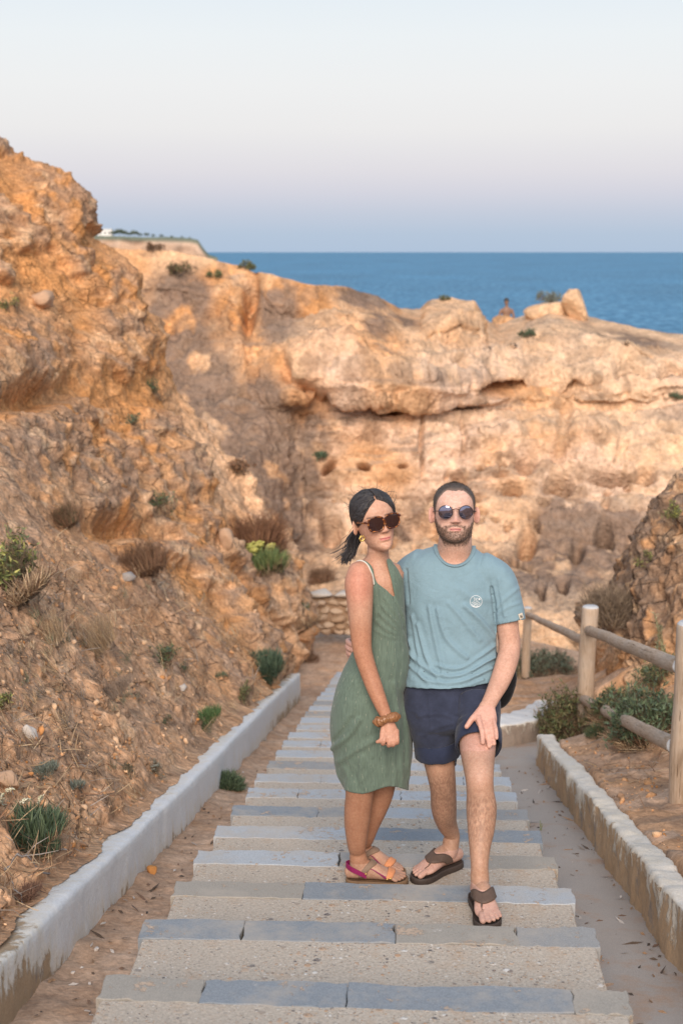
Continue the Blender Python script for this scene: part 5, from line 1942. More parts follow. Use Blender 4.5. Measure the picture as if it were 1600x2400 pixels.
def skin_mat(name):
    t = NT(name)
    c = t.attr()
    n = t.noise(22, 4, 0.6)
    c = t.mix(1.0, c, t.ramp(n, (0.3, (0.93, 0.91, 0.90)), (0.7, (1.06, 1.06, 1.06))), 'MULTIPLY')
    n2 = t.noise(260, 2, 0.6)
    n3 = t.noise(90, 4, 0.7)
    c = t.mix(1.0, c, t.ramp(n2, (0.3, 0.90), (0.7, 1.08)), 'MULTIPLY')
    c = t.mix(1.0, c, t.ramp(n3, (0.3, (0.86, 0.80, 0.78)), (0.7, (1.09, 1.13, 1.14))), 'MULTIPLY')
    t.color(c).rough(0.52).set(Specular_IOR_Level=0.35, Subsurface_Weight=0.05, Subsurface_Scale=0.012)
    t.b.inputs['Subsurface Radius'].default_value = (1.0, 0.35, 0.2)
    t.bump(n2, 0.10, 0.001)
    return t.m


M_SKIN = skin_mat('skin')


def cloth_mat(name, c, weave=700, var=0.12, rough=0.9, attr=False):
    t = NT(name)
    n = t.noise(14, 4, 0.6)
    w = t.noise(weave, 2, 0.5)
    base = t.attr() if attr else c
    k = t.mix(1.0, base, t.ramp(n, (0.3, 1 - var), (0.7, 1 + var)), 'MULTIPLY')
    k = t.mix(1.0, k, t.ramp(w, (0.3, 0.86), (0.7, 1.12)), 'MULTIPLY')
    t.color(k).rough(rough).set(Specular_IOR_Level=0.15, Sheen_Weight=0.12)
    t.bump(t.noise(17, 5, .62, dist=.8), 0.55, 0.012)
    t.bump(w, 0.25, 0.001)
    return t.m


def leather(name, c, rough=0.7):
    t = NT(name)
    n = t.noise(50, 5, 0.65)
    t.color(t.mix(n, tuple(v * .7 for v in c), tuple(v * 1.25 for v in c))).rough(rough)
    t.bump(t.noise(240, 3, 0.6), 0.3, 0.001)
    return t.m


def finger(pts, r0, r1, n=12):
    pts = np.asarray(pts, float)
    rr = np.linspace(r0, r1, len(pts))
    return tube(np.c_[pts, rr, rr], n=n, m=14, side=(0.31, 0.9, 0.2), cap=1.0)


# --- feet: local x from heel to toe, y to the side of the big toe, z up from the footbed
F_SEC = np.array([(.000, .024, .028, .027), (.02, .031, .033, .033), (.05, .034, .040, .040), (.08, .034, .044, .044), (.11, .035, .040, .040), (.14, .039, .031, .031),
                  (.17, .044, .024, .024), (.195, .044, .018, .018), (.215, .036, .014, .014)])


class Foot:
    def __init__(s, heel, toe, z, length, big_left):
        h, t_ = np.array([heel[0], heel[1], z]), np.array([toe[0], toe[1], z])
        s.ex = (t_ - h) / np.linalg.norm(t_ - h)
        s.ez = np.array([0, 0, 1.0])
        s.ey = np.cross(s.ez, s.ex) * (1 if big_left else -1)
        s.o = h
        s.k = length / .25
        s.flip = not big_left

    def w(s, V):
        V = np.asarray(V, float) * s.k
        return s.o + V[..., :1] * s.ex + V[..., 1:2] * s.ey + V[..., 2:] * s.ez

    def mid(s, x):
        return np.interp(x, [0, .1, .17, .22], [0, -.003, .002, .006])

    def parts(s, ankle_r=.030):
        S = [(x, s.mid(x), zc, w, h) for x, w, zc, h in F_SEC]
        P = s.w(np.array([q[:3] for q in S]))
        out = [tube(np.c_[P, [q[3] * s.k for q in S], [q[4] * s.k for q in S]], side=s.ey, m=30, cap=.7)]
        for (x0, y0), (x1, y1), r in (((.185, .026), (.243, .030), .0125), ((.19, .010), (.246, .0085), .0090), ((.188, -.006), (.238, -.010), .0085), ((.182, -.020), (.226, -.026), .0080), ((.172, -.032), (.211, -.039), .0080)):
            pts = [(x0, y0, .017), ((x0 + x1) / 2, (y0 + y1) / 2, .019), (x1 - .008, y1, .013), (x1, y1, .0115)]
            out.append(finger(s.w(np.array(pts)), r * s.k, r * .92 * s.k))
        return out

    def surf(s, x, phi, off=.004):
        """a point on the skin: x along the foot, phi from the top (0) down to either side"""
        w = np.interp(x, F_SEC[:, 0], F_SEC[:, 1]) + off
        zc = np.interp(x, F_SEC[:, 0], F_SEC[:, 2])
        h = np.interp(x, F_SEC[:, 0], F_SEC[:, 3]) + off
        return np.stack([x, s.mid(x) + w * np.sin(phi), zc + h * np.cos(phi)], -1)

    def band(s, path, thick=.0035, n=26, m=6):
        """strap lying on the foot; path rows (x, phi in degrees, half width)"""
        Q = catmull(np.asarray(path, float), n)
        rows = []
        for q in Q:
            f = np.linspace(-1, 1, m)
            rows.append((q[0] + f * q[2], np.radians(np.full(m, q[1]))))
        X = np.array([r_[0] for r_ in rows])
        PH = np.array([r_[1] for r_ in rows])
        A, B = s.surf(X, PH, .0035), s.surf(X, PH, .0035 + thick)
        for Z_ in (A, B):
            Z_[..., 2] = np.maximum(Z_[..., 2], -.004)
        V = np.concatenate([s.w(A).reshape(-1, 3), s.w(B).reshape(-1, 3)])
        g = grid_faces(n, m)
        N0 = n * m
        F = [tuple(f) for f in g[:, ::-1]] + [tuple(f + N0) for f in g]
        edge = [i * m for i in range(n)] + [(n - 1) * m + j for j in range(1, m)] + [i * m + m - 1 for i in range(n - 2, -1, -1)] + [j for j in range(m - 2, 0, -1)]
        for a, b in zip(edge, edge[1:] + edge[:1]):
            F.append((a, b, b + N0, a + N0))
        return V, F

    def sole(s, thick=.022, rim=.004):
        out = [(-.012, .012), (-.006, .027), (.01, .036), (.05, .041), (.09, .040), (.13, .043), (.17, .050), (.205, .052), (.235, .045), (.255, .030), (.264, .010)]
        q = resample(np.array(out), 30)
        upx, upy = q[:, 0], q[:, 1]
        skew = np.interp(upx, [0, .12, .2, .26], [0, -.002, .004, .012])
        loop = [(x, y + k) for x, y, k in zip(upx, upy, skew)] + [(x, -y + k) for x, y, k in list(zip(upx, upy, skew))[::-1]]
        loop = np.array(loop)
        c = np.array([.12, 0])
        n = len(loop)
        rings = []
        for sc, z in ((.95, -thick), (1.0, -thick + .004), (1.0, -.004), (.99, .004), (.955, .0045), (.93, -.001), (.5, -.001)):
            rings.append(np.c_[c + (loop - c) * sc, np.full(n, z)])
        V = s.w(np.concatenate(rings))
        F = [(k * n + i, k * n + (i + 1) % n, (k + 1) * n + (i + 1) % n, (k + 1) * n + i) for k in range(len(rings) - 1) for i in range(n)]
        F.append(tuple(range(n))[::-1])
        F.append(tuple(range((len(rings) - 1) * n, len(rings) * n)))
        return V, F


def part_mesh(name, V, F, mat, parent, smooth=True, label=None, color=None, attrs=None):
    me = mesh_np(name, V, F, smooth=smooth, color=color, attrs=attrs)
    bm_ = bmesh.new()
    bm_.from_mesh(me)
    bmesh.ops.recalc_face_normals(bm_, faces=bm_.faces)
    bm_.to_mesh(me)
    bm_.free()
    return link(name, me, mat, parent=parent, label=label)


def strands(P, N, n, ln, wd, seed, comb=(0, 0, -1), lift=0.6, jitter=.35, col=None):
    """short single hairs rooted at random places of P, combed one way"""
    r = np.random.default_rng(seed)
    i = r.integers(0, len(P), n)
    p, nn = P[i], N[i]
    d = nn * lift + np.asarray(comb) * (1 - lift) + r.normal(0, jitter, (n, 3))
    d /= np.linalg.norm(d, axis=1, keepdims=True)
    s = np.cross(d, r.normal(size=(n, 3)))
    s /= np.linalg.norm(s, axis=1, keepdims=True)
    L_ = ln * r.uniform(.5, 1.2, n)[:, None]
    V = np.stack([p - s * wd, p + s * wd, p + d * L_], 1).reshape(-1, 3)
    F = np.arange(n * 3).reshape(-1, 3)
    return V, F


TZ3 = Z0 - RISE * 3
TZ2 = Z0 - RISE * 2


def ground_pt(x, y, z):
    """the place at height z that the photograph shows at x, y"""
    d = ray(x, y)
    return np.array(d * (z / d.z))


M_LENS_M = NT('mirror_lens')
M_LENS_M.color((.30, .28, .38)).rough(.03).set(Metallic=1.0)
M_LENS_M = M_LENS_M.m
M_LENS_W = NT('brown_lens')
M_LENS_W.color((.030, .012, .011)).rough(.06).set(Specular_IOR_Level=.6)
M_LENS_W = M_LENS_W.m
M_METAL = NT('dark_metal')
M_METAL.color((.05, .035, .04)).rough(.35).set(Metallic=.7)
M_METAL = M_METAL.m
t = NT('tortoiseshell')
n_ = t.noise(120, 3, .6)
t.color(t.ramp(n_, (.40, (.035, .010, .006)), (.52, (.09, .022, .010)), (.62, (.42, .15, .035)))).rough(.2)
M_TORT = t.m
M_GOLD = NT('gold')
M_GOLD.color((.72, .50, .16)).rough(.3).set(Metallic=.85)
M_GOLD = M_GOLD.m


def outline(kind, r, n=40):
    a = np.linspace(0, 2 * math.pi, n, endpoint=False)
    c, s = np.cos(a), np.sin(a)
    if kind == 'round':
        return np.stack([c, s], -1) * r
    e = 2 / 3.0
    q = np.stack([np.sign(c) * np.abs(c) ** e, np.sign(s) * np.abs(s) ** e], -1) * np.array([r * 1.06, r * .94])
    q[:, 0] *= 1 + .07 * q[:, 1] / r
    return q


def glasses(head, kind, r, x0, z0, yf, wire, parent, mat_f, mat_l, depth=.012, temple_z=.0):
    """frame with two lenses and temples, in head units"""
    g = bpy.data.objects.new('sunglasses', None)
    COL.objects.link(g)
    g.parent = parent
    fr = []
    for s in (-1, 1):
        q = outline(kind, r)
        tilt = .10 * s
        yy = yf + np.abs(q[:, 0] * s + x0) ** 2 * .45 - q[:, 1] * .085
        P = np.stack([q[:, 0] + s * x0, yy, q[:, 1] + z0], -1)
        Pw = head.w(P)
        n = len(Pw)
        cen = Pw.mean(0)
        nrm = head.R @ np.array([0, -1, 0])
        V, F = [], []
        m = 8
        rad = wire * head.H
        for i in range(n):
            o_ = Pw[i] - cen
            o_ /= np.linalg.norm(o_)
            for j in range(m):
                an = 2 * math.pi * j / m
                V.append(Pw[i] + o_ * rad * math.cos(an) + nrm * rad * (1.0 if kind == 'round' else .75) * math.sin(an))
        F = [(i * m + j, i * m + (j + 1) % m, ((i + 1) % n) * m + (j + 1) % m, ((i + 1) % n) * m + j) for i in range(n) for j in range(m)]
        fr.append((np.array(V), F))
        LV = np.concatenate([Pw, [cen + nrm * .0022]])
        rings = [head.w(np.stack([q[:, 0] * f + s * x0, yf - .010 * (1 - f * f) + np.abs(q[:, 0] * f * s + x0) ** 2 * .45 - q[:, 1] * f * .085, q[:, 1] * f + z0], -1)) for f in (1, .75, .5, .25)]
        LV = np.concatenate(rings + [rings[-1].mean(0)[None]])
        LF = [(k * n + i, k * n + (i + 1) % n, (k + 1) * n + (i + 1) % n, (k + 1) * n + i) for k in range(3) for i in range(n)] + [(3 * n + i, 3 * n + (i + 1) % n, 4 * n) for i in range(n)]
        part_mesh('lens', LV, LF, mat_l, g)
        xe = s * (x0 + r * (1.0 if kind == 'round' else 1.05))
        ye = yf + (x0 + r) ** 2 * .45
        zt = z0 + r * (.15 if kind == 'round' else .42)
        tp = head.w(np.array([(xe, ye, zt), (s * .335, ye + .06, zt), (s * .345, -.05, zt - .01), (s * .340, .05, zt - .03)]))
        tr_ = np.c_[tp, np.full(4, wire * head.H * 1.0), np.full(4, wire * head.H * (1 if kind == 'round' else 1.6))]
        V, F = tube(tr_, n=8, m=14, side=head.R @ np.array([1., 0, 0]))
        part_mesh('temple', V, F, mat_f, g)
    zb = z0 + r * (.35 if kind == 'round' else .40)
    bx = x0 - r * (.93 if kind == 'round' else .92)
    bp = head.w(np.array([(-bx, yf + .004, zb), (0, yf - .014, zb + .018), (bx, yf + .004, zb)]))
    fr.append(tube(np.c_[bp, np.full((3, 2), wire * head.H)], n=8, m=10, side=(0, 0, 1)))
    V, F, n = [], [], 0
    for v, f in fr:
        V.append(v)
        F += [tuple(i + n for i in q) for q in f]
        n += len(v)
    part_mesh('rim', np.concatenate(V), F, mat_f, g)
    return g


# =================================================================== the man
man = bpy.data.objects.new('person', None)
COL.objects.link(man)
man.location = (*ground_pt(1060, 2010, TZ3)[:2], TZ3)
man['label'] = 'bearded man in blue t-shirt, navy shorts and round sunglasses, hand on his thigh'
man['category'] = 'person'


def own(o, root):
    """keep the child's world place under its thing"""
    o.matrix_parent_inverse = Matrix.Translation(-Vector(root.location))
    return o


hd = Head(px(1045, 1246, 5.625), 0.236, yaw=-1, pitch=-9, roll=0, wide=1.05)
hv_, hf_ = head_mesh(jaw=1.06, nose=1.0)
parts = [(hd.w(hv_), hf_)] + [(hd.w(v), f) for v, f in (ear(-1), ear(1))]
sc_ = .93
parts.append(tube([pt(1046, 1215, 5.715, 37, 40), pt(1045, 1240, 5.725, 38, 40), pt(1043, 1265, 5.745, 42, 44), pt(1042, 1285, 5.755, 62, 52), pt(1040, 1312, 5.76, 96, 58)], cap=.5))
parts.append(tube([pt(1041, 1288, 5.755, 78, 46), pt(1039, 1312, 5.757, 100, 56), pt(1037, 1345, 5.75, 104, 62), pt(1036, 1400, 5.74, 99, 64), pt(1036, 1460, 5.73, 96, 60), pt(1038, 1520, 5.70, 96, 60), pt(1038, 1580, 5.69, 92, 58), pt(1042, 1640, 5.68, 90, 54)], cap=.6))
# arm on the right of the picture, hand on the thigh
aL = [pt(1128, 1318, 5.745, 36, 38), pt(1152, 1370, 5.73, 31, 34), pt(1164, 1437, 5.70, 26, 29), pt(1169, 1490, 5.68, 25, 27), pt(1160, 1530, 5.625, 25, 26), pt(1147, 1565, 5.575, 23, 22), pt(1131, 1598, 5.515, 19, 17), pt(1119, 1622, 5.472, 17.5, 13)]
parts.append(tube(aL, m=60))
YH = 5.345
palm = [pt(1119, 1618, 5.476, 17, 12), pt(1116, 1636, 5.448, 23, 11), pt(1116, 1654, 5.424, 25, 10), pt(1117, 1664, 5.412, 23, 9)]
parts.append(tube(palm, m=20, cap=.6))
s_h = mpp(1110, 1680, YH)
for (kx, ky), (tx, ty), bend, r0 in (((1099, 1655), (1108, 1709), 3, 6.3), ((1112, 1661), (1123, 1718), 2, 6.4), ((1123, 1661), (1134, 1712), 1.5, 6.0), ((1133, 1657), (1139.5, 1699), 2, 5.3)):
    pts = [px(kx - (tx - kx) * .22, ky - 12, 5.432), px(kx, ky, 5.406), px(kx + (tx - kx) * .45 + bend, ky + (ty - ky) * .45, 5.368), px(kx + (tx - kx) * .8 + bend * .6, ky + (ty - ky) * .8, 5.345), px(tx, ty - 4, 5.334)]
    parts.append(finger(pts, r0 * s_h * 1.05, r0 * s_h * .86))
parts.append(finger([px(1104, 1628, 5.455), px(1094, 1640, 5.437), px(1083, 1652, 5.420), px(1076, 1662, 5.410), px(1071, 1669, 5.402)], 8.5 * s_h, 5.8 * s_h))
# arm behind the woman, fingers round her waist
aR = [pt(948, 1318, 5.79, 36, 38), pt(922, 1362, 5.84, 30, 33), pt(908, 1410, 5.90, 26, 28), pt(890, 1455, 5.925, 23, 24), pt(855, 1476, 5.91, 19, 19), pt(826, 1486, 5.865, 16, 14)]
parts.append(tube(aR, m=46))
parts.append(tube([pt(830, 1485, 5.87, 16, 14), pt(812, 1488, 5.835, 20, 11), pt(802, 1490, 5.79, 22, 9)], side=(0, 0, 1), m=16, cap=.6))
for i, (dy, x_) in enumerate(((-19, 799), (-7, 797.5), (6, 800), (18, 805))):
    y_ = 1490 + dy
    parts.append(finger([px(806, y_, 5.81), px(x_, y_ + 1, 5.765), px(x_ + 1, y_ + 4, 5.725), px(x_ + 7 + i, y_ + 9, 5.690), px(x_ + 15 + i, y_ + 12, 5.672)], 7.0 * s_h, 5.4 * s_h))
# legs
legR = [pt(990, 1625, 5.68, 50, 52), pt(998, 1690, 5.67, 43, 46), pt(1007, 1740, 5.665, 37, 41), pt(1012, 1775, 5.67, 33, 36), pt(1017, 1812, 5.70, 30, 33), pt(1019, 1858, 5.755, 29, 34), pt(1024, 1902, 5.80, 24, 26), pt(1030, 1940, 5.835, 19.5, 21), pt(1033, 1958, 5.85, 19, 21), pt(1036, 1968, 5.86, 19, 22)]
LEGS_R = legR[:-4] + [pt(1025, 1890, 5.80, 23.5, 26)]
legL = [pt(1088, 1625, 5.63, 50, 52), pt(1095, 1690, 5.515, 44, 46), pt(1097, 1735, 5.39, 39, 43), pt(1100, 1782, 5.285, 33, 36), pt(1102, 1815, 5.27, 31.5, 34), pt(1105, 1858, 5.26, 35, 38), pt(1104, 1905, 5.23, 31, 33), pt(1101, 1950, 5.19, 24, 26), pt(1097, 2005, 5.28, 19.5, 21), pt(1096, 2030, 5.27, 20, 23), pt(1096, 2044, 5.265, 20, 24)]
LEGS_L = legL[:-3]
# knee caps and calves
parts.append(ellipsoid(px(1101, 1776, 5.278), (.036, .034, .050)))
parts.append(ellipsoid(px(1012, 1770, 5.652), (.034, .034, .050)))
SOLE = .024
hR, tR = ground_pt(1052, 1976, TZ3 + SOLE), ground_pt(956, 2012, TZ3 + SOLE)
hL, tL = ground_pt(1094, 2052, TZ2 + SOLE), ground_pt(1123, 2112, TZ2 + SOLE)
footR = Foot(hR, tR, TZ3 + SOLE, .262, True)
footL = Foot(hL, tL, TZ2 + SOLE, .262, False)
parts += footR.parts() + footL.parts()
# legs end inside the feet
def leg_into(leg, ft, m=90, k=1.0):
    A = [(*ft.w(np.array([.040, 0, .125])), .0305 * k, .0335 * k), (*ft.w(np.array([.044, 0, .092])), .0325 * k, .037 * k), (*ft.w(np.array([.050, 0, .062])), .0315 * k, .041 * k), (*ft.w(np.array([.055, 0, .040])), .029 * k, .040 * k)]
    return tube(list(leg) + A, m=m, side=(1, 0, 0) if abs(ft.ex[1]) > .5 else ft.ey, cap=.3)


print('ankle R', proj(footR.w(np.array([[.042, 0, .11]]))), 'ankle L', proj(footL.w(np.array([[.042, 0, .11]]))), footL.w(np.array([[.042, 0, .11]])), footR.w(np.array([[.042, 0, .11]])))
parts.append(leg_into(LEGS_R, footR, 90, 1.10))
parts.append(leg_into(LEGS_L, footL, 90, 1.10))
bV, bF, bE = weld(parts, 0.0036)
bV = laplace(bV, bE, 6, .5)
# colour of skin, lips, beard shadow by place
q = hd.l(bV)
Pn_ = proj(bV)
face = (q[:, 2] > -.5) & (np.abs(q[:, 0]) < .5) & (np.abs(q[:, 1]) < .6) & (Pn_[:, 1] < 1320)
SK_ARM, SK_FACE = np.array([.56, .33, .245]), np.array([.63, .405, .325])
colr = np.tile(SK_ARM, (len(bV), 1))
legm = Pn_[:, 1] > 1680
colr = mixc(colr, np.array([.45, .268, .185]), sstep(1715, 1760, Pn_[:, 1]))
colr = colr * (1 + .07 * fbm(bV * 11, 3) + .05 * fbm(bV * 60, 2))[:, None]
hair_leg = sstep(1760, 1800, Pn_[:, 1]) * (1 - sstep(1870, 1975, Pn_[:, 1])) * (Pn_[:, 0] < 1070) + sstep(1800, 1850, Pn_[:, 1]) * (1 - sstep(1880, 2015, Pn_[:, 1])) * (Pn_[:, 0] >= 1062)
colr = mixc(colr, np.array([.22, .125, .085]), .55 * np.clip(hair_leg, 0, 1) * sstep(-.35, .4, fbm(bV * np.array([160, 160, 45]), 2)))
colr = mixc(colr, np.array([.58, .35, .27]), blob(Pn_, 1102, 1782, 26, 34) * .45)
hand_ = ((Pn_[:, 1] > 1615) & (Pn_[:, 1] < 1725) & (bV[:, 1] < 5.45) & (Pn_[:, 0] > 1060)) | ((Pn_[:, 0] < 822) & (Pn_[:, 1] < 1560))
colr = np.where(hand_[:, None], np.array([.60, .345, .27]), colr)
feet_ = (bV[:, 2] < TZ3 + .10) | ((bV[:, 2] < TZ2 + .10) & (Pn_[:, 0] > 1062))
colr = np.where(feet_[:, None], np.array([.56, .345, .275]), colr)
fx, fy, fz = q[:, 0], q[:, 1], q[:, 2]
fc = np.tile(SK_FACE, (len(bV), 1))
fc = mixc(fc, np.array([.62, .31, .25]), .6 * np.exp(-(fx / .08) ** 2 - ((fz - .36) / .06) ** 2) + .45 * (np.exp(-((fx - .19) / .08) ** 2 - ((fz - .40) / .07) ** 2) + np.exp(-((fx + .19) / .08) ** 2 - ((fz - .40) / .07) ** 2)))
earm = (np.abs(fx) > .325) & (fz < .62)
fc = np.where(earm[:, None], np.array([.62, .35, .285]), fc)
ang = np.arctan2(np.abs(fx), -fy)
edge_n = .03 * fbm(bV * 90, 3)
jawtop = np.interp(ang, [0, .25, .45, .7, 1.0, 1.25, 1.4, 1.7], [.170, .185, .235, .275, .34, .43, .50, .0]) + edge_n
beard = sstep(.03, -.03, fz - jawtop) * sstep(-.11, .0, fz) * (ang < 1.55) * sstep(.12, -.12, ang - np.interp(fz, [-.12, .04, .2], [.75, 1.15, 1.6]))
must = np.exp(-((fz - (.285 - .75 * fx ** 2 * 2.2)) / .022) ** 2) * (np.abs(fx) < .155) * (fy < -.2)
side_m = np.exp(-((np.abs(fx) - .150) / .024) ** 2) * (fz < .285) * (fz > .12) * (fy < -.15)
soul = np.exp(-(fx / .045) ** 2 - ((fz - .150) / .02) ** 2)
bm_w = np.clip(np.maximum.reduce([beard, must * 1.1, side_m * 1.0, soul * .6]), 0, 1)
bn = sstep(-.45, .35, fbm(bV * 300, 2))
fc = mixc(fc, np.array([.115, .075, .052]), bm_w * (.52 + .42 * bn))
fc = mixc(fc, SK_ARM, sstep(-.02, -.25, fz))
neck_st = sstep(.04, -.04, fz) * sstep(-.26, -.08, fz) * sstep(.1, -.1, fy)
fc = mixc(fc, np.array([.20, .14, .105]), .45 * neck_st * bn)
lips = np.exp(-((fz - (.222)) / .026) ** 4) * (np.abs(fx) < .108) * (fy < -.3) * sstep(.115, .085, np.abs(fx) + .9 * np.abs(fz - .222))
fc = mixc(fc, np.array([.58, .22, .20]), np.clip(lips, 0, 1) * .9)
line = np.exp(-((fz - .222) / .007) ** 2) * (np.abs(fx) < .085) * (fy < -.3)
fc = mixc(fc, np.array([.12, .03, .03]), .9 * line)
brow = np.exp(-((fz - .590 + .35 * (np.abs(fx) - .13) ** 2) / .014) ** 2) * (np.abs(fx) > .05) * (np.abs(fx) < .22) * (fy < -.2)
fc = mixc(fc, np.array([.12, .08, .055]), .75 * brow)
nost = np.exp(-((np.abs(fx) - .036) / .014) ** 2 - ((fz - .322) / .010) ** 2) * (fy < -.35)
fc = mixc(fc, np.array([.14, .05, .04]), .8 * nost)
colr = np.where(face[:, None], fc, colr)
body_o = link('body', mesh_np('body', bV, bF, color=np.clip(colr, 0, 1)), M_SKIN, parent=man)
own(body_o, man)
N_ = vnormals(bV, bF)
sel = np.nonzero(face & (bm_w > .35))[0]
M_HAIRM = NT('brown_hair')
M_HAIRM.color((.060, .042, .032)).rough(.6)
M_HAIRM = M_HAIRM.m
V, F = strands(bV[sel], N_[sel], 2600, .0075, .00035, 5, lift=.45)
own(link('beard', mesh_np('beard', V, F, smooth=False), M_HAIRM, parent=man), man)


def scalp(head, hl, off, nt=130, nz=130, jaw=1.0):
    """hair cap above a hairline hl(theta) with a slightly ragged edge"""
    V, th, Z = head_surface(nt, nz, jaw=jaw, off=0, feat=False)
    line_ = np.interp(np.abs(th), hl[0], hl[1])
    wob = .012 * fbm(np.stack([V[..., 0] * 14, V[..., 1] * 14, Z * 14], -1), 2)
    d = Z - line_ - wob
    n = np.stack([V[..., 0] / .33 ** 2, V[..., 1] / .42 ** 2, (Z - .5) / .5 ** 2 * .55], -1)
    n /= np.linalg.norm(n, axis=-1, keepdims=True) + 1e-9
    o_ = off * sstep(-.01, .06, d) - .006
    V = V + n * o_[..., None]
    F = grid_faces(nt, nz, True)
    V2 = head.w(V.transpose(1, 0, 2).reshape(-1, 3))
    keep = (d.T.reshape(-1) > -.012)
    F = F[keep[F].all(1)]
    used = np.unique(F)
    mp = np.full(len(V2), -1)
    mp[used] = np.arange(len(used))
    return V2[used], mp[F], d.T.reshape(-1)[used]


HL_M = ([0, .25, .5, .72, .95, 1.15, 1.32, 1.45, 1.6, 1.9, 2.3, 3.15], [.855, .865, .865, .80, .72, .60, .47, .44, .56, .44, .26, .20])
V, F, dd = scalp(hd, HL_M, .020, jaw=1.06)
t = NT('cropped_hair')
n_ = t.noise(420, 3, .7)
t.color(t.mix(t.attr('edge', 'Fac'), (.23, .155, .12), t.mix(n_, (.035, .028, .025), (.13, .105, .09)))).rough(.6)
t.bump(n_, .6, .002)
me = mesh_np('hair', V, F, attrs={'edge': sstep(-.01, .07, dd)})
own(link('hair', me, t.m, parent=man), man)
Nh = vnormals(V, F)
sl_ = np.nonzero(dd > .02)[0]
V2, F2 = strands(V[sl_], Nh[sl_], 5200, .0075, .0004, 8, comb=(0, -.6, .2), lift=.6, jitter=.3)
own(link('hair_strand', mesh_np('hair_strand', V2, F2, smooth=False), M_HAIRM, parent=man, kind='stuff'), man)
own(glasses(hd, 'round', .112, .163, .515, -.475, .0062, man, M_METAL, M_LENS_M), man)

def core_bvh(V, F, arms):
    """the body without its arms, to keep cloth off the skin"""
    C = V[F].mean(1)
    ok = np.ones(len(F), bool)
    for line_, r_ in arms:
        P = catmull(np.array([a_[:3] for a_ in line_]), 60)
        d_ = np.min(np.linalg.norm(C[:, None, :] - P[None], axis=2), axis=1)
        ok &= d_ > r_
    return BVHTree.FromPolygons([tuple(v) for v in V], [tuple(map(int, f)) for f in F[ok]])


def push_out(V, E, bvh, gap=.005, rounds=2):
    for k in range(rounds):
        for i in range(len(V)):
            a_, n_, _i, d_ = bvh.find_nearest(Vector(V[i]), .12)
            if a_ is None:
                continue
            s_ = (Vector(V[i]) - a_).dot(n_)
            if s_ < gap:
                V[i] += np.array(n_) * (gap - s_)
        V = laplace(V, E, 2, .3)
    return V


CORE_M = core_bvh(bV, bF, [(aL[3:], .062), (palm, .07), (aR[2:], .06), ([px(1100, 1655, 5.40), px(1118, 1680, 5.38), px(1125, 1715, 5.34)], .055), ([px(1104, 1628, 5.455), px(1071, 1669, 5.40)], .03)])
# --- t-shirt
shirt_parts = [tube([pt(1043, 1258, 5.75, 44, 44), pt(1042, 1272, 5.752, 72, 54), pt(1040, 1290, 5.755, 98, 60), pt(1038, 1315, 5.755, 112, 66), pt(1037, 1350, 5.75, 113, 71), pt(1036, 1400, 5.74, 108, 73), pt(1036, 1460, 5.73, 107, 70), pt(1037, 1520, 5.71, 107, 72), pt(1035, 1560, 5.695, 108, 76), pt(1033, 1584, 5.69, 106, 77), pt(1033, 1606, 5.69, 104, 76)], n=48, m=90, cap=.3),
               tube([pt(1100, 1308, 5.75, 44, 50), pt(1140, 1330, 5.738, 40, 48), pt(1160, 1380, 5.715, 37, 44), pt(1171, 1428, 5.70, 35, 41), pt(1175, 1452, 5.695, 35, 41)], n=36, m=40, cap=.3),
               tube([pt(975, 1306, 5.765, 46, 50), pt(935, 1326, 5.80, 39, 44), pt(921, 1362, 5.835, 35, 40), pt(914, 1392, 5.87, 33, 38), pt(911, 1410, 5.885, 33, 38)], n=36, m=40, cap=.3)]
V, F, E = weld(shirt_parts, .0052)
V = laplace(V, E, 8, .5)
N_ = vnormals(V, F)
Pn_ = proj(V)
front = sstep(.1, -.3, N_[:, 1])
arm_side = (Pn_[:, 0] > 1141) | (Pn_[:, 0] < 935)
folds = [([(985, 1395), (998, 1465), (1016, 1545)], .008, 7), ([(957, 1435), (980, 1515), (1008, 1566)], .009, 7), ([(1004, 1400), (1024, 1465), (1072, 1512)], .008, 8),
         ([(1068, 1392), (1106, 1428), (1138, 1468)], .010, 8), ([(1030, 1385), (1060, 1420), (1100, 1470)], .006, 8), ([(940, 1528), (985, 1564), (1055, 1566), (1128, 1534)], .011, 7),
         ([(938, 1500), (995, 1546), (1060, 1550), (1145, 1500)], .010, 7), ([(1000, 1528), (1060, 1534), (1140, 1480)], .009, 6), ([(1085, 1540), (1115, 1520), (1142, 1508)], .009, 5),
         ([(965, 1580), (1050, 1582), (1110, 1560)], .008, 5), ([(945, 1415), (955, 1480), (965, 1540)], .007, 6), ([(938, 1470), (955, 1530), (985, 1575)], .007, 6),
         ([(1145, 1330), (1150, 1370), (1158, 1415)], .004, 6), ([(1140, 1395), (1160, 1375), (1190, 1350)], .004, 6), ([(1142, 1410), (1165, 1395), (1192, 1385)], .003, 5),
         ([(1128, 1350), (1134, 1390), (1137, 1425)], -.010, 5), ([(932, 1310), (934, 1345), (938, 1385)], -.008, 5), ([(1050, 1350), (1085, 1372), (1120, 1376)], .004, 12), ([(1139, 1431), (1172, 1425), (1206, 1407)], -.0022, 1.6), ([(925, 1568), (1000, 1573), (1060, 1571), (1120, 1562)], -.002, 1.6), ([(1108, 1262), (1120, 1320), (1134, 1385)], -.003, 3)]
lowc = 1 - .75 * sstep(1555, 1580, Pn_[:, 1])
d = 1.6 * crease(Pn_, folds) * front * lowc
d += .0035 * fbm(np.stack([V[:, 0] * 9, V[:, 1] * 9, V[:, 2] * 5], -1), 3) + .004 * sstep(1480, 1580, Pn_[:, 1]) * fbm(np.stack([V[:, 0] * 10, V[:, 1] * 10, V[:, 2] * 26], -1), 3)
V = V + N_ * d[:, None]
V = laplace(V, E, 2, .4)
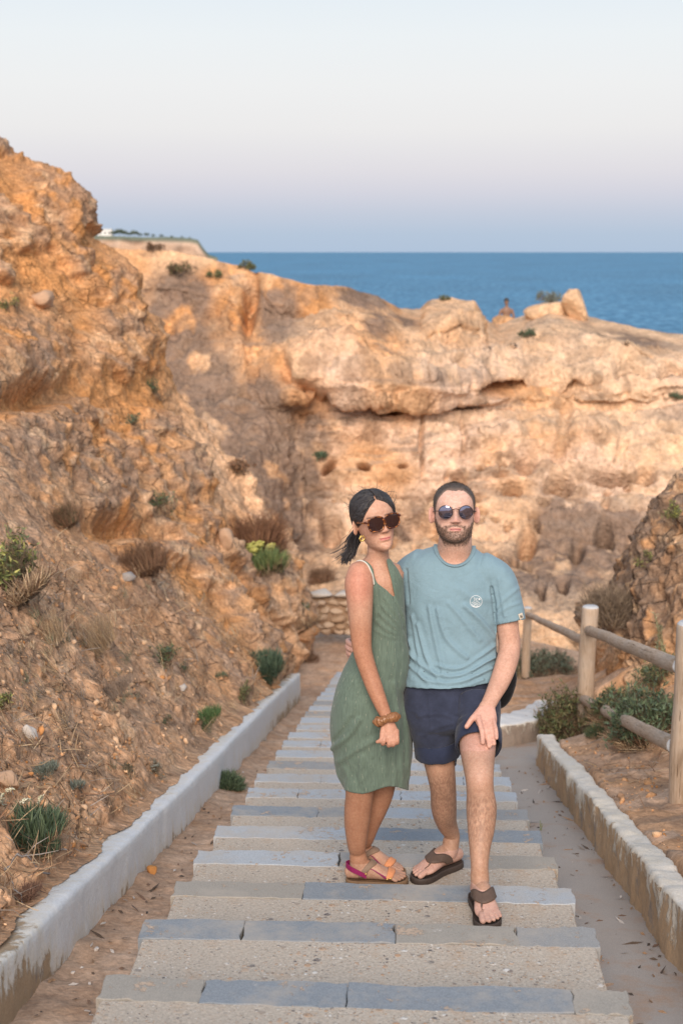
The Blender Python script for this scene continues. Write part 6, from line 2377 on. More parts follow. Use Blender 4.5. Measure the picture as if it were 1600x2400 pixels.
V = push_out(V, E, CORE_M, .006)
C_ = V[F].mean(1)
Cp = proj(C_)
FN = vnormals(V, F)[F].mean(1)
xx, yy = Cp[:, 0], Cp[:, 1]
neck = (np.abs(xx - 1043.5) < 43) & (yy < 1254 + 45 * np.sqrt(np.clip(1 - ((xx - 1043.5) / 43) ** 2, 0, 1)) * (FN[:, 1] < 0.2) + 4 * (FN[:, 1] >= .2))
hem = yy > 1577 + 5 * np.cos((xx - 1010) / 60) - .10 * np.clip(xx - 1060, 0, 99)
ax = np.array([1175 - 1160, 1452 - 1380.]) / np.hypot(15, 72)
cuffR = ((Cp - [1172, 1429]) @ ax > 0) & (xx > 1133) & (yy > 1400) & (xx > 1139 - (yy - 1440) * .2)
cuffR &= ~((xx < 1139))
cuffL = (xx < 948) & (yy > 1385) & (C_[:, 1] > 5.80)
V, F, used = keep_faces(V, F, ~(neck | hem | cuffR | cuffL))
V = even_edge(V, F)
M_SHIRT = cloth_mat('blue_jersey', (.203, .312, .372), 900, .05)
shirt = part_mesh('t_shirt', V, F, M_SHIRT, man)
own(shirt, man)
md = shirt.modifiers.new('thickness', 'SOLIDIFY')
md.thickness = .0025
md.offset = -1
# collar band
a = np.linspace(0, 2 * math.pi, 60, endpoint=False)
cpts = []
SB = BVHTree.FromPolygons([tuple(v) for v in V], [tuple(map(int, f)) for f in F])
for t_ in a:
    x, yb = 1043.5 + 43.5 * math.cos(t_), 1254 + (46 if math.sin(t_) > 0 else 4) * math.sin(t_) * (1 if math.sin(t_) > 0 else 1)
    P0 = px(x, yb, 5.62 + .0)
    Yc = 5.752 - .098 * max(0, math.sin(t_)) ** .8 * 1.0 + .085 * max(0, -math.sin(t_))
    P0 = px(x, yb, Yc)
    n_loc = SB.find_nearest(Vector(P0))
    if n_loc[0] is not None and n_loc[3] < .05:
        P0 = .25 * np.array(P0) + .75 * np.array(n_loc[0])
    cpts.append(P0)
cpts = np.array(cpts)
for _ in range(3):
    cpts = (np.roll(cpts, 1, 0) + 2 * cpts + np.roll(cpts, -1, 0)) / 4
cen = cpts.mean(0) + np.array([0, 0, .02])
V, F = [], []
m = 10
for i in range(60):
    tn = cpts[(i + 1) % 60] - cpts[i - 1]
    tn /= np.linalg.norm(tn)
    o_ = cpts[i] - cen
    o_ -= (o_ @ tn) * tn
    o_ /= np.linalg.norm(o_)
    b_ = np.cross(tn, o_)
    # flat band: wide down the chest, thin off it
    dwn = np.array([0, -.35, 0.9]) - (np.array([0, -.35, 0.9]) @ tn) * tn
    dwn = o_ * .8 + b_ * .3
    dwn /= np.linalg.norm(dwn)
    th_ = np.cross(tn, dwn)
    for j in range(m):
        an = 2 * math.pi * j / m
        V.append(cpts[i] + dwn * .0105 * math.cos(an) + th_ * .0045 * math.sin(an))
F = [(i * m + j, i * m + (j + 1) % m, ((i + 1) % 60) * m + (j + 1) % m, ((i + 1) % 60) * m + j) for i in range(60) for j in range(m)]
own(part_mesh('collar', np.array(V), F, cloth_mat('collar_rib', (.182, .282, .335), 1100, .05), man), man)


# printed emblem on the chest and the little tag on the sleeve: thin shapes that follow the cloth
def on_cloth(x, y, lift=.0016):
    r_ = SB.ray_cast(Vector((0, 0, 0)), ray(x, y))
    if r_[0] is None:
        return np.array(px(x, y, 5.62))
    return np.array(r_[0]) - np.array(ray(x, y)) * lift


M_PRINT = cloth_mat('white_print', (.74, .78, .80), 900, .03)
EV, EF = [], []


def stroke(pts, w=1.1, closed=False):
    pts = [np.array(p, float) for p in pts]
    if closed:
        pts.append(pts[0])
    base = len(EV)
    for i, p in enumerate(pts):
        d_ = (pts[min(i + 1, len(pts) - 1)] - pts[max(i - 1, 0)])
        if closed and i in (0, len(pts) - 1):
            d_ = pts[1] - pts[-2]
        d_ = d_ / (np.linalg.norm(d_) + 1e-9)
        nn = np.array([-d_[1], d_[0]]) * w / 2
        EV.append(on_cloth(*(p + nn)))
        EV.append(on_cloth(*(p - nn)))
    for i in range(len(pts) - 1):
        b = base + 2 * i
        EF.append((b, b + 1, b + 3, b + 2))


ex0, ey0, er = 1092.5, 1381.5, 13.6
stroke([(ex0 + er * math.cos(a), ey0 + er * math.sin(a)) for a in np.linspace(0, 2 * math.pi, 40, endpoint=False)], 1.0, True)
for pl in ([(1089, 1373), (1089, 1379.5), (1087.5, 1381)], [(1092, 1373), (1092, 1380)], [(1096.5, 1373), (1092.5, 1377), (1097, 1381)], [(1086.5, 1373.4), (1090, 1373.4)],
           [(1082, 1385), (1086, 1382.5), (1090, 1384), (1094, 1381.8), (1098, 1383), (1102, 1386.5)], [(1083, 1388.5), (1087, 1386), (1090, 1387.5), (1094, 1385), (1099, 1389)],
           [(1085, 1391), (1089, 1389), (1093, 1388), (1097, 1390.5)], [(1089, 1390), (1088, 1393.5)], [(1092, 1390), (1092, 1394)], [(1095, 1390), (1096, 1393.5)],
           [(1081.5, 1389), (1084, 1391.5), (1087, 1394)], [(1099, 1387), (1102, 1389.5)]):
    stroke(pl, 0.95)
for rr in (.5, 1.2, 1.9):
    stroke([(1100 + rr * math.cos(a), 1376.2 + rr * math.sin(a)) for a in np.linspace(0, 2 * math.pi, 12, endpoint=False)], .8, True)
stroke([(1084, 1392), (1088, 1393.6), (1092.5, 1394.2), (1097, 1393.6), (1101, 1391.4)], 1.6)
em = link('emblem', mesh_np('emblem', np.array(EV), EF, smooth=False), M_PRINT, parent=man)
own(em, man)
tv = []
c00, c10, c11, c01 = [np.array(q_, float) for q_ in ((1189, 1411), (1198.5, 1407), (1202, 1419), (1193.5, 1423.5))]
for i in range(5):
    for j in range(5):
        a_, b_ = i / 4, j / 4
        tv.append(on_cloth(*((c00 * (1 - a_) + c10 * a_) * (1 - b_) + (c01 * (1 - a_) + c11 * a_) * b_), .0035))
own(link('sleeve_tag', mesh_np('sleeve_tag', np.array(tv), grid_faces(5, 5), smooth=False), cloth_mat('tag_cloth', (.70, .62, .50), 900, .03), parent=man), man)
EV, EF = [], []
for pl in ([(1193.3, 1413.3), (1195.3, 1420)], [(1195, 1412.4), (1197, 1419.2)], [(1193.6, 1416), (1196, 1414.6), (1198.4, 1418)], [(1197, 1411.8), (1199, 1418.2)]):
    stroke(pl, .8)
EV = [v - np.array(ray(1195, 1415)) * .004 for v in EV]
tagp = link('tag_print', mesh_np('tag_print', np.array(EV), EF, smooth=False), M_METAL, parent=man)
own(tagp, man)

# --- shorts with turned up cuffs
sp = [tube([pt(1036, 1556, 5.70, 98, 60), pt(1034, 1592, 5.688, 109, 66), pt(1038, 1630, 5.67, 110, 74), pt(1044, 1655, 5.66, 103, 72)], n=44, m=40, cap=.4),
      tube([pt(988, 1620, 5.675, 58, 66), pt(992, 1670, 5.67, 53, 60), pt(1000, 1715, 5.665, 48, 54), pt(1003, 1748, 5.665, 47, 52)], n=40, m=40, cap=.2),
      tube([pt(1094, 1620, 5.62, 56, 66), pt(1097, 1660, 5.555, 52, 62), pt(1098, 1698, 5.485, 50, 57), pt(1098, 1730, 5.425, 49.5, 54)], n=40, m=40, cap=.2)]
V, F, E = weld(sp, .0052)
V = laplace(V, E, 8, .5)
N_ = vnormals(V, F)
Pn_ = proj(V)
front = sstep(.1, -.3, N_[:, 1])
d = crease(Pn_, [([(1045, 1652), (1010, 1640), (960, 1645)], .006, 6), ([(1046, 1660), (1010, 1668), (965, 1690)], .006, 7), ([(1046, 1655), (1080, 1640), (1140, 1612)], .007, 6),
                 ([(1048, 1640), (1090, 1622), (1140, 1598)], .006, 5), ([(985, 1600), (988, 1660), (992, 1720)], .004, 5), ([(1040, 1590), (1043, 1620), (1045, 1650)], .005, 5),
                 ([(1050, 1590), (1058, 1612), (1050, 1640)], .003, 4), ([(1060, 1670), (1075, 1690), (1090, 1700)], .003, 7), ([(1140, 1640), (1146, 1680), (1146, 1715)], .006, 6)]) * front
d += .003 * fbm(np.stack([V[:, 0] * 8, V[:, 1] * 8, V[:, 2] * 14], -1), 3)
V = V + N_ * d[:, None]
V = push_out(V, E, CORE_M, .006)
C_ = V[F].mean(1)
Cp = proj(C_)
cut = ((Cp[:, 0] < 1046) & (Cp[:, 1] > 1737) & (C_[:, 1] > 5.52)) | ((Cp[:, 0] >= 1040) & ((C_ - px(1098, 1716, 5.455)) @ (np.array(px(1098, 1730, 5.425)) - np.array(px(1097, 1690, 5.50))) > 0) & (Cp[:, 1] > 1670))
V, F, used = keep_faces(V, F, ~cut)
V = even_edge(V, F)
M_NAVY = cloth_mat('navy_cotton', (.034, .041, .070), 800, .25)
so = part_mesh('shorts', V, F, M_NAVY, man)
own(so, man)
md = so.modifiers.new('thickness', 'SOLIDIFY')
md.thickness = .003
md.offset = -1
M_NAVY2 = cloth_mat('navy_cuff', (.026, .034, .066), 800, .15)


def cuff(a, b, name='cuff', wob=.003, seed=0):
    """a rolled band round the leg between two sections"""
    A, B = np.array(a), np.array(b)
    S = [A + (B - A) * f for f in (0, .06, .5, .94, 1.0, .8, .3)]
    off = [0.0, .004, .0045, .004, 0.0, -.004, -.004]
    n = 40
    tn = (B - A)[:3] / np.linalg.norm((B - A)[:3])
    s = np.array([1., 0, 0]) - tn[0] * tn
    s /= np.linalg.norm(s)
    b_ = np.cross(tn, s)
    V = []
    for k, (q_, o_) in enumerate(zip(S, off)):
        for j in range(n):
            an = 2 * math.pi * j / n
            w_ = wob * pnoise(np.array([[math.cos(an) * 2 + seed, math.sin(an) * 2, k * .3]]))[0]
            V.append(q_[:3] + s * (q_[3] + o_ + w_) * math.cos(an) + b_ * (q_[4] + o_ + w_) * math.sin(an) + tn * w_ * 1.2)
    m_ = len(S)
    F = [(k * n + j, k * n + (j + 1) % n, ((k + 1) % m_) * n + (j + 1) % n, ((k + 1) % m_) * n + j) for k in range(m_) for j in range(n)]
    own(part_mesh(name, np.array(V), F, M_NAVY2, man), man)


cuff(pt(1000.5, 1700, 5.667, 49.5, 56), pt(1004, 1738, 5.665, 49, 55), seed=1)
cuff(pt(1098, 1682, 5.515, 51.5, 59.5), pt(1098, 1716, 5.455, 51, 57), seed=4)

# --- flip-flops
M_LEATH = leather('brown_leather', (.105, .068, .050))
M_SOLE = leather('dark_sole', (.060, .042, .034))
for ft in (footR, footL):
    fo = bpy.data.objects.new('flip_flop', None)
    COL.objects.link(fo)
    fo.parent = man
    own(fo, man)
    V, F = ft.sole(.024)
    part_mesh('sole', V, F, M_SOLE, fo)
    V, F = ft.band([(.085, -112, .018), (.105, -75, .023), (.140, -35, .025), (.160, 8, .022), (.140, 45, .025), (.105, 80, .023), (.085, 112, .018)], .005)
    part_mesh('strap', V, F, M_LEATH, fo)
    V, F = ft.band([(.155, 12, .012), (.175, 20, .011), (.195, 26, .008), (.208, 24, .005)], .005, n=16)
    V2, F2 = tube(np.c_[ft.w(np.array([(.200, .018, .030), (.208, .0185, .018), (.212, .0185, .0)])), np.full((3, 2), .0045)], n=8, m=8, side=(1, 0, 0))
    F = [tuple(f) for f in F] + [tuple(i + len(V) for i in f) for f in F2]
    part_mesh('toe_post', np.concatenate([V, V2]), F, M_LEATH, fo)

# --- the black bag behind him
V, F = ellipsoid((0, 0, 0), (.062, .05, .10), nu=28, nv=20)
V = np.sign(V) * np.abs(V / np.array([.062, .05, .10])) ** .8 * np.array([.062, .05, .10])
bag = link('shoulder_bag', mesh_np('shoulder_bag', V, F), cloth_mat('black_nylon', (.012, .012, .014), 500, .2, .6), label='black bag hanging behind the man at his hip', cat='bag')
bag.location = px(1148, 1575, 5.85)
bag.rotation_euler = (0, .28, 0)
V, F = tube(np.c_[np.array([px(1150, 1530, 5.85), px(1120, 1470, 5.90), px(1080, 1380, 5.93)]) - np.array(bag.location), np.full((3, 2), .012)], n=8)
st = link('strap', mesh_np('strap', V, F), M_METAL, parent=bag)
st.matrix_parent_inverse = Matrix()
st.rotation_euler = (0, -.28, 0)
# =================================================================== the woman
woman = bpy.data.objects.new('person', None)
COL.objects.link(woman)
woman.location = (*ground_pt(830, 2025, TZ3)[:2], TZ3)
woman['label'] = 'dark haired woman in a green wrap dress, tortoiseshell sunglasses and strappy sandals'
woman['category'] = 'person'
wh = Head(px(889, 1266, 5.555), 0.236, yaw=21, pitch=-6, roll=-8.5, wide=.98)
hv_, hf_ = head_mesh(jaw=.95, nose=.92, chin=.80)
parts = [(wh.w(hv_), hf_)] + [(wh.w(v * np.array([1, .9, .88]) + np.array([0, 0, .05])), f) for v, f in (ear(-1), ear(1))]
parts.append(tube([pt(868, 1235, 5.66, 25, 28), pt(868, 1258, 5.665, 24.5, 27), pt(867, 1280, 5.668, 27, 30), pt(866, 1298, 5.67, 44, 38), pt(866, 1316, 5.67, 62, 44)], cap=.4))
TS = (0.80, -0.60, 0)
parts.append(tube([pt(866, 1304, 5.67, 54, 36), pt(868, 1330, 5.668, 60, 46), pt(878, 1370, 5.668, 47, 46), pt(883, 1405, 5.668, 41, 46), pt(882, 1450, 5.672, 40, 44), pt(876, 1490, 5.68, 48, 44), pt(862, 1540, 5.69, 54, 52), pt(850, 1600, 5.70, 60, 60), pt(850, 1650, 5.70, 56, 58)], cap=.4, m=60))
# near arm hanging in front, hand with the scrunchie
aN = [pt(828, 1312, 5.60, 29, 30), pt(824, 1340, 5.585, 33, 34), pt(826, 1378, 5.57, 30.5, 32), pt(827, 1412, 5.56, 28, 30), pt(829, 1460, 5.55, 24.5, 26), pt(833, 1498, 5.54, 22, 24), pt(845, 1538, 5.53, 20.5, 22), pt(860, 1580, 5.51, 19, 19), pt(876, 1620, 5.49, 16, 15.5), pt(887, 1645, 5.475, 13, 12), pt(891, 1660, 5.467, 13, 11)]
parts.append(tube(aN, m=76))
s_w = mpp(890, 1690, 5.45)
parts.append(tube([pt(891, 1658, 5.468, 13.5, 10), pt(894, 1676, 5.458, 18.5, 11.5), pt(896, 1690, 5.45, 19.5, 11), pt(897, 1697, 5.448, 18, 10)], m=18, cap=.6))
for i, (kx, ky, x1, y1) in enumerate(((884, 1692, 880, 1708), (894, 1694, 893, 1712), (903, 1693, 903, 1711), (911, 1689, 912, 1706))):
    parts.append(finger([px(kx, ky - 10, 5.452), px(kx, ky, 5.437), px(x1, y1 - 3, 5.428), px(x1 - 1, y1 + 1, 5.445), px(x1 - 3, y1 - 3, 5.468), px(x1 - 3, y1 - 9, 5.475)], 5.6 * s_w, 4.6 * s_w))
parts.append(finger([px(880, 1670, 5.458), px(877, 1685, 5.445), px(876, 1696, 5.435), px(871, 1702, 5.432), px(866, 1704, 5.435)], 6.2 * s_w, 4.2 * s_w))
# far arm goes back behind the man
parts.append(tube([pt(900, 1322, 5.735, 24, 25), pt(920, 1355, 5.80, 23, 25), pt(945, 1400, 5.88, 21, 24), pt(950, 1440, 5.93, 20, 21), pt(975, 1455, 5.96, 17, 17)], m=40))
# legs
lN = [pt(838, 1640, 5.67, 46, 46), pt(831, 1700, 5.66, 42, 42), pt(827, 1765, 5.65, 35, 36), pt(826, 1800, 5.64, 32, 34), pt(825, 1827, 5.645, 29.5, 32), pt(821, 1865, 5.655, 28.5, 31), pt(819, 1900, 5.66, 26, 28), pt(819, 1940, 5.665, 20.5, 22), pt(820.5, 1972, 5.67, 17, 19), pt(822, 1986, 5.67, 17.5, 21)]

lF = [pt(866, 1640, 5.735, 44, 44), pt(874, 1710, 5.74, 40, 40), pt(878, 1765, 5.75, 33, 34), pt(874, 1812, 5.765, 29, 32), pt(861, 1850, 5.78, 28.5, 31), pt(846, 1890, 5.80, 25, 27), pt(836, 1930, 5.815, 18.5, 20), pt(832, 1952, 5.82, 16.5, 18), pt(831, 1964, 5.82, 17, 19)]

SOLW = .024
fN = Foot(ground_pt(800, 2017, TZ3 + SOLW), ground_pt(924, 2020, TZ3 + SOLW), TZ3 + SOLW, .238, True)
fF = Foot(ground_pt(813, 1979, TZ3 + SOLW), ground_pt(918, 2000, TZ3 + SOLW), TZ3 + SOLW, .232, False)
parts += fN.parts() + fF.parts()
print('ankle N', proj(fN.w(np.array([[.042, 0, .11]]))), 'ankle F', proj(fF.w(np.array([[.042, 0, .11]]))))
parts.append(leg_into(lN[:-2], fN, 90, 1.03))
parts.append(leg_into(lF[:-2], fF, 90, .98))
bV, bF, bE = weld(parts, 0.0036)
bV = laplace(bV, bE, 6, .5)
q = wh.l(bV)
Pn_ = proj(bV)
fx, fy, fz = q[:, 0], q[:, 1], q[:, 2]
face = (fz > -.02) & (np.abs(fx) < .5) & (np.abs(fy) < .6) & (Pn_[:, 1] < 1275)
colr = np.tile(np.array([.485, .272, .185]), (len(bV), 1))
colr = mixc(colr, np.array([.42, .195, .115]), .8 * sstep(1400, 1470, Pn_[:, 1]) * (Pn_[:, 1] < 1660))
colr = mixc(colr, np.array([.54, .225, .155]), .75 * blob(Pn_, 824, 1340, 34, 50))
hnd = (Pn_[:, 1] > 1655) & (Pn_[:, 1] < 1725) & (bV[:, 1] < 5.50)
colr = np.where(hnd[:, None], np.array([.50, .262, .18]), colr)
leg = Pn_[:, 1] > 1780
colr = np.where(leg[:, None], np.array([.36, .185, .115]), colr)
colr = np.where((bV[:, 2] < TZ3 + .10)[:, None], np.array([.44, .262, .185]), colr)
fc = np.tile(np.array([.56, .325, .23]), (len(bV), 1))
fc = mixc(fc, np.array([.58, .27, .19]), .5 * (np.exp(-((fx - .19) / .09) ** 2 - ((fz - .36) / .09) ** 2) + np.exp(-((fx + .19) / .09) ** 2 - ((fz - .36) / .09) ** 2)) + .4 * np.exp(-(fx / .07) ** 2 - ((fz - .36) / .05) ** 2))
lips = np.exp(-((fz - .222) / .025) ** 4) * (fy < -.3) * sstep(.120, .090, np.abs(fx) + 1.0 * np.abs(fz - .222))
fc = mixc(fc, np.array([.58, .19, .18]), np.clip(lips, 0, 1) * .9)
line = np.exp(-((fz - .222 - .10 * np.abs(fx)) / .006) ** 2) * (np.abs(fx) < .11) * (fy < -.28)
fc = mixc(fc, np.array([.22, .06, .06]), .8 * line)
brow = np.exp(-((fz - .612 + .9 * (np.abs(fx) - .14) ** 2) / .013) ** 2) * (np.abs(fx) > .045) * (np.abs(fx) < .24) * (fy < -.18)
fc = mixc(fc, np.array([.035, .022, .018]), .85 * brow)
nost = np.exp(-((np.abs(fx) - .034) / .014) ** 2 - ((fz - .322) / .010) ** 2) * (fy < -.35)
fc = mixc(fc, np.array([.16, .05, .04]), .8 * nost)
colr = np.where(face[:, None], fc, colr)
own(link('body', mesh_np('body', bV, bF, color=np.clip(colr, 0, 1)), M_SKIN, parent=woman), woman)
own(glasses(wh, 'square', .128, .150, .500, -.475, .0135, woman, M_TORT, M_LENS_W), woman)

# --- hair: a cap parted in the middle, locks drawn back over it, tail at the nape
HL_W = ([0, .18, .40, .62, .85, 1.05, 1.2, 1.4, 1.6, 1.9, 2.4, 3.15], [.875, .86, .825, .76, .68, .60, .53, .50, .46, .36, .22, .16])
V, F, dd = scalp(wh, HL_W, .045)
t = NT('black_hair')
st_ = t.noise(30, 4, .6, t.mapping((1, 1, 1)))
ln_ = t.attr('strand', 'Fac')
hs_ = t.noise(1.0, 5, .7, t.mapping((12, 95, 18)))
hs2 = t.noise(1.0, 5, .7, t.mapping((70, 30, 12)))
t.color(t.mix(t.math('MULTIPLY', hs_, hs2), (.004, .0035, .004), (.10, .085, .09))).rough(t.ramp(hs_, (.3, .30), (.7, .55))).set(Specular_IOR_Level=.5)
t.bump(hs_, 1.0, .010)
M_BLACK = t.m
ql = wh.l(V)
groove = np.exp(-((ql[:, 0] + .02) / .012) ** 2) * (ql[:, 2] > .7) * (ql[:, 1] < .1)
V = V - (wh.R @ np.array([0, 0, 1.0])) * (groove * .008)[:, None]
qf = ql[F].mean(1)
F = F[~((np.abs(qf[:, 0] + .02) < .011) & (qf[:, 2] > .80) & (qf[:, 1] < .02))]
cap_col = link('hair', mesh_np('hair', V, F), M_BLACK, parent=woman)
own(cap_col, woman)
HB = BVHTree.FromPolygons([tuple(v) for v in V], [tuple(map(int, f)) for f in F])
r = np.random.default_rng(21)
LV, LF = [], []
nape = np.array([-.06, .40, .27])


def lock(P, rad, n=6, m=16, taper=.6):
    k = len(P)
    V_, F_ = tube(np.c_[P, np.linspace(rad, rad * taper, k), np.linspace(rad, rad * taper, k) * .55], n=n, m=m, side=wh.R @ np.array([0.2, .3, 1.0]), cap=.5)
    b = len(LV)
    LV.extend(V_)
    LF.extend(tuple(i + b for i in f) for f in F_)


for s in (-1, 1):
    for i in range(95):
        f = r.random()
        # root along the parting or the front hairline
        if r.random() < .55:
            a0 = np.array([-.02 + s * .012, -.34 + .62 * f, 0])
            a0[2] = 1.02 - .55 * (f - .45) ** 2
        else:
            an = s * r.uniform(.1, 1.15)
            z_ = np.interp(abs(an), *HL_W) + .02
            w_, f_ = np.interp(z_, H_SEC[:, 0], H_SEC[:, 1]), np.interp(z_, H_SEC[:, 0], H_SEC[:, 2])
            a0 = np.array([w_ * math.sin(an), -f_ * math.cos(an), z_])
        end = nape + np.array([s * .03 + r.normal(0, .03), r.normal(0, .03), r.normal(0, .05)])
        mid1 = np.array([s * (.24 + .10 * r.random()), a0[1] * .55 + .06, .62 + .30 * r.random() * (a0[2] > .85) + r.normal(0, .03)])
        mid2 = np.array([s * .27, .24 + r.normal(0, .03), .42 + r.normal(0, .06)])
        C = catmull(np.array([a0, mid1, mid2, end]), 22)
        W = wh.w(C)
        out = []
        for p in W:
            nn = HB.find_nearest(Vector(p))
            out.append(np.array(nn[0]) + np.array(nn[1]) * (.0010 + .0022 * r.random()) * (1 if np.dot(np.array(nn[1]), np.array(nn[0]) - wh.w(np.array([0, 0, .5]))) > 0 else -1))
        out = np.array(out)
        for _ in range(2):
            out[1:-1] = (out[:-2] + 2 * out[1:-1] + out[2:]) / 4
        lock(out, r.uniform(.0022, .0042))
hl_o = part_mesh('hair_lock', np.array(LV), LF, M_BLACK, woman)
hl_o['kind'] = 'stuff'
own(hl_o, woman)
# tail
LV, LF = [], []
for i in range(150):
    f = r.random()
    g_ = r.normal(0, 1, 3)
    e = r.random()
    tipx, tipy = 782 + 34 * e + r.normal(0, 2), 1262 + 26 * (1 - abs(e - .3)) + r.normal(0, 6)
    P = np.array([px(836 + g_[0] * 3, 1196 + g_[1] * 6, 5.74 + .012 * g_[2]), px(822 + g_[0] * 4, 1218 + g_[1] * 3, 5.765 + .014 * g_[2]), px(812 + g_[0] * 6 + 12 * (e - .5), 1240, 5.77 + .016 * g_[2]), px((tipx + 806 + 14 * e) / 2 + g_[0] * 2, (tipy + 1245) / 2 + 4, 5.765 + .016 * g_[2]), px(tipx, tipy, 5.755 + .018 * g_[2])])
    lock(P, r.uniform(.003, .0062), taper=.28, m=18)
po = part_mesh('ponytail', np.array(LV), LF, M_BLACK, woman)
po['kind'] = 'stuff'
own(po, woman)
LV, LF = [], []
for P in ([(822, 1196, 5.70), (806, 1225, 5.72), (788, 1250, 5.74), (786, 1268, 5.75)], [(820, 1192, 5.70), (800, 1226, 5.73), (784, 1240, 5.75), (779, 1262, 5.76)], [(818, 1186, 5.69), (812, 1176, 5.70), (814, 1166, 5.70), (820, 1160, 5.69)],
          [(850, 1124, 5.62), (842, 1127, 5.63), (836, 1136, 5.64), (834, 1146, 5.64)], [(824, 1205, 5.66), (815, 1222, 5.69), (802, 1244, 5.72), (797, 1262, 5.74)], [(826, 1145, 5.66), (818, 1152, 5.67), (816, 1166, 5.67), (815, 1182, 5.68)]):
    lock(np.array([px(*p) for p in P]), .0012, taper=.5)
for i in range(70):                                # fine hairs that have come loose over the cap and the tail
    an, zz_ = r.uniform(-2.6, 2.6), r.uniform(.55, 1.0)
    w_, f_ = np.interp(zz_, H_SEC[:, 0], H_SEC[:, 1]), np.interp(zz_, H_SEC[:, 0], H_SEC[:, 2])
    if zz_ < np.interp(abs(an), *HL_W) + .02:
        continue
    a0 = np.array([w_ * math.sin(an), -f_ * math.cos(an), zz_]) * 1.03
    d_ = np.array([math.sin(an) * .4, .5, .15]) + r.normal(0, .35, 3)
    o_ = np.array([math.sin(an) * .6, -math.cos(an) * .3, .5])
    ln = r.uniform(.10, .26)
    lock(wh.w(np.array([a0, a0 + d_ * ln * .4 + o_ * .07, a0 + d_ * ln * .8 + o_ * .09, a0 + d_ * ln * 1.2 + o_ * .05 + r.normal(0, .02, 3)])), r.uniform(.0006, .0010), taper=.5)
for i in range(46):
    g_ = r.normal(0, 1, 4)
    P = [(828 + g_[0] * 3, 1205, 5.75), (814 + g_[1] * 6, 1232, 5.77), (798 + g_[2] * 11, 1258, 5.77), (786 + g_[3] * 15, 1280 + g_[2] * 9, 5.76)]
    lock(np.array([px(*p) for p in P]), r.uniform(.0008, .0016), taper=.5)
fw = part_mesh('loose_strand', np.array(LV), LF, M_BLACK, woman)
fw['kind'] = 'stuff'
own(fw, woman)

# --- ear ring: a little flower shaped hoop
a = np.linspace(0, 2 * math.pi, 48, endpoint=False)
V, F = [], []
ec = px(831, 1237, 5.555)
for i, t_ in enumerate(a):
    R_e = .0085 * (1 + .16 * math.cos(6 * t_))
    c = ec + np.array([R_e * math.cos(t_), 0.003 * math.cos(t_), R_e * 1.15 * math.sin(t_)])
    for j in range(8):
        an = j * math.pi / 4
        V.append(c + np.array([math.cos(t_) * math.cos(an), math.sin(an), math.sin(t_) * math.cos(an)]) * .0036)
F = [(i * 8 + j, i * 8 + (j + 1) % 8, ((i + 1) % 48) * 8 + (j + 1) % 8, ((i + 1) % 48) * 8 + j) for i in range(48) for j in range(8)]
own(part_mesh('earring', np.array(V), F, M_GOLD, woman), woman)

# --- dress
LR = np.array([(1278, 852, 904), (1300, 846, 914), (1330, 850, 926), (1370, 849, 927.5), (1410, 843, 930), (1450, 832, 934), (1480, 818, 938), (1510, 806, 940), (1545, 792, 937), (1575, 778, 930), (1605, 766, 930), (1640, 758, 937), (1680, 757, 944), (1720, 762, 948), (1755, 769, 947), (1785, 782, 943), (1812, 795, 938), (1835, 798, 937)], float)
DB = np.interp(LR[:, 0], [1278, 1330, 1400, 1450, 1490, 1560, 1620, 1700, 1835], [36, 48, 58, 57, 58, 70, 80, 78, 68])
dp = [pt((l + r_) / 2, y, 5.665 + .00007 * (y - 1280), (r_ - l) / 2, b) for (y, l, r_), b in zip(LR, DB)]
V, F, E = weld([tube(dp, n=56, m=130, cap=.15)], .0050)
V = laplace(V, E, 6, .5)
N_ = vnormals(V, F)
Pn_ = proj(V)
front = sstep(.15, -.25, N_[:, 1])
folds = [([(866, 1352), (892, 1385), (928, 1440)], .005, 5), ([(860, 1372), (890, 1408), (930, 1452)], .006, 5), ([(858, 1395), (890, 1428), (930, 1458)], .006, 6), ([(858, 1420), (890, 1448), (932, 1462)], .005, 6),
         ([(858, 1445), (890, 1462), (934, 1468)], .004, 5), ([(905, 1370), (920, 1410), (932, 1455)], -.007, 4), ([(910, 1380), (926, 1420), (934, 1455)], .007, 4),
         ([(762, 1720), (800, 1690), (824, 1655)], .016, 9), ([(775, 1750), (815, 1725), (860, 1700)], .010, 10), ([(768, 1700), (790, 1675), (806, 1650)], -.010, 6),
         ([(905, 1570), (912, 1620), (918, 1700)], .008, 8), ([(930, 1600), (936, 1680), (940, 1790)], .008, 7), ([(880, 1720), (885, 1770), (890, 1815)], .007, 9), ([(830, 1740), (828, 1780), (826, 1820)], .009, 9),
         ([(790, 1765), (800, 1790), (806, 1815)], .008, 7), ([(855, 1745), (856, 1785), (856, 1822)], -.006, 7), ([(912, 1720), (914, 1770), (916, 1812)], -.006, 7), ([(870, 1480), (872, 1540), (876, 1600)], .003, 8), ([(905, 1480), (908, 1530), (905, 1575)], .004, 8)]
d = crease(Pn_, folds) * (front * .85 + .15)
d += .004 * sstep(1640, 1800, Pn_[:, 1]) * fbm(np.stack([V[:, 0] * 22, V[:, 1] * 22, V[:, 2] * 3], -1), 3) + .0025 * fbm(V * 9, 3)
V = V + N_ * d[:, None]
V = laplace(V, E, 2, .4)
CORE_W = core_bvh(bV, bF, [(aN, .066), ([px(891, 1658, 5.468), px(894, 1700, 5.45)], .065)])
V = push_out(V, E, CORE_W, .005)
Pn_ = proj(V)
l_, r_ = np.interp(Pn_[:, 1], LR[:, 0], LR[:, 1]), np.interp(Pn_[:, 1], LR[:, 0], LR[:, 2])
u = (Pn_[:, 0] - l_) / (r_ - l_)
bod = sstep(1472, 1462, Pn_[:, 1] - 0.10 * (Pn_[:, 0] - 900))
diag = ((Pn_[:, 1] - 1372) - (Pn_[:, 0] - 908) * .85) / 21.0
C_ = V[F].mean(1)
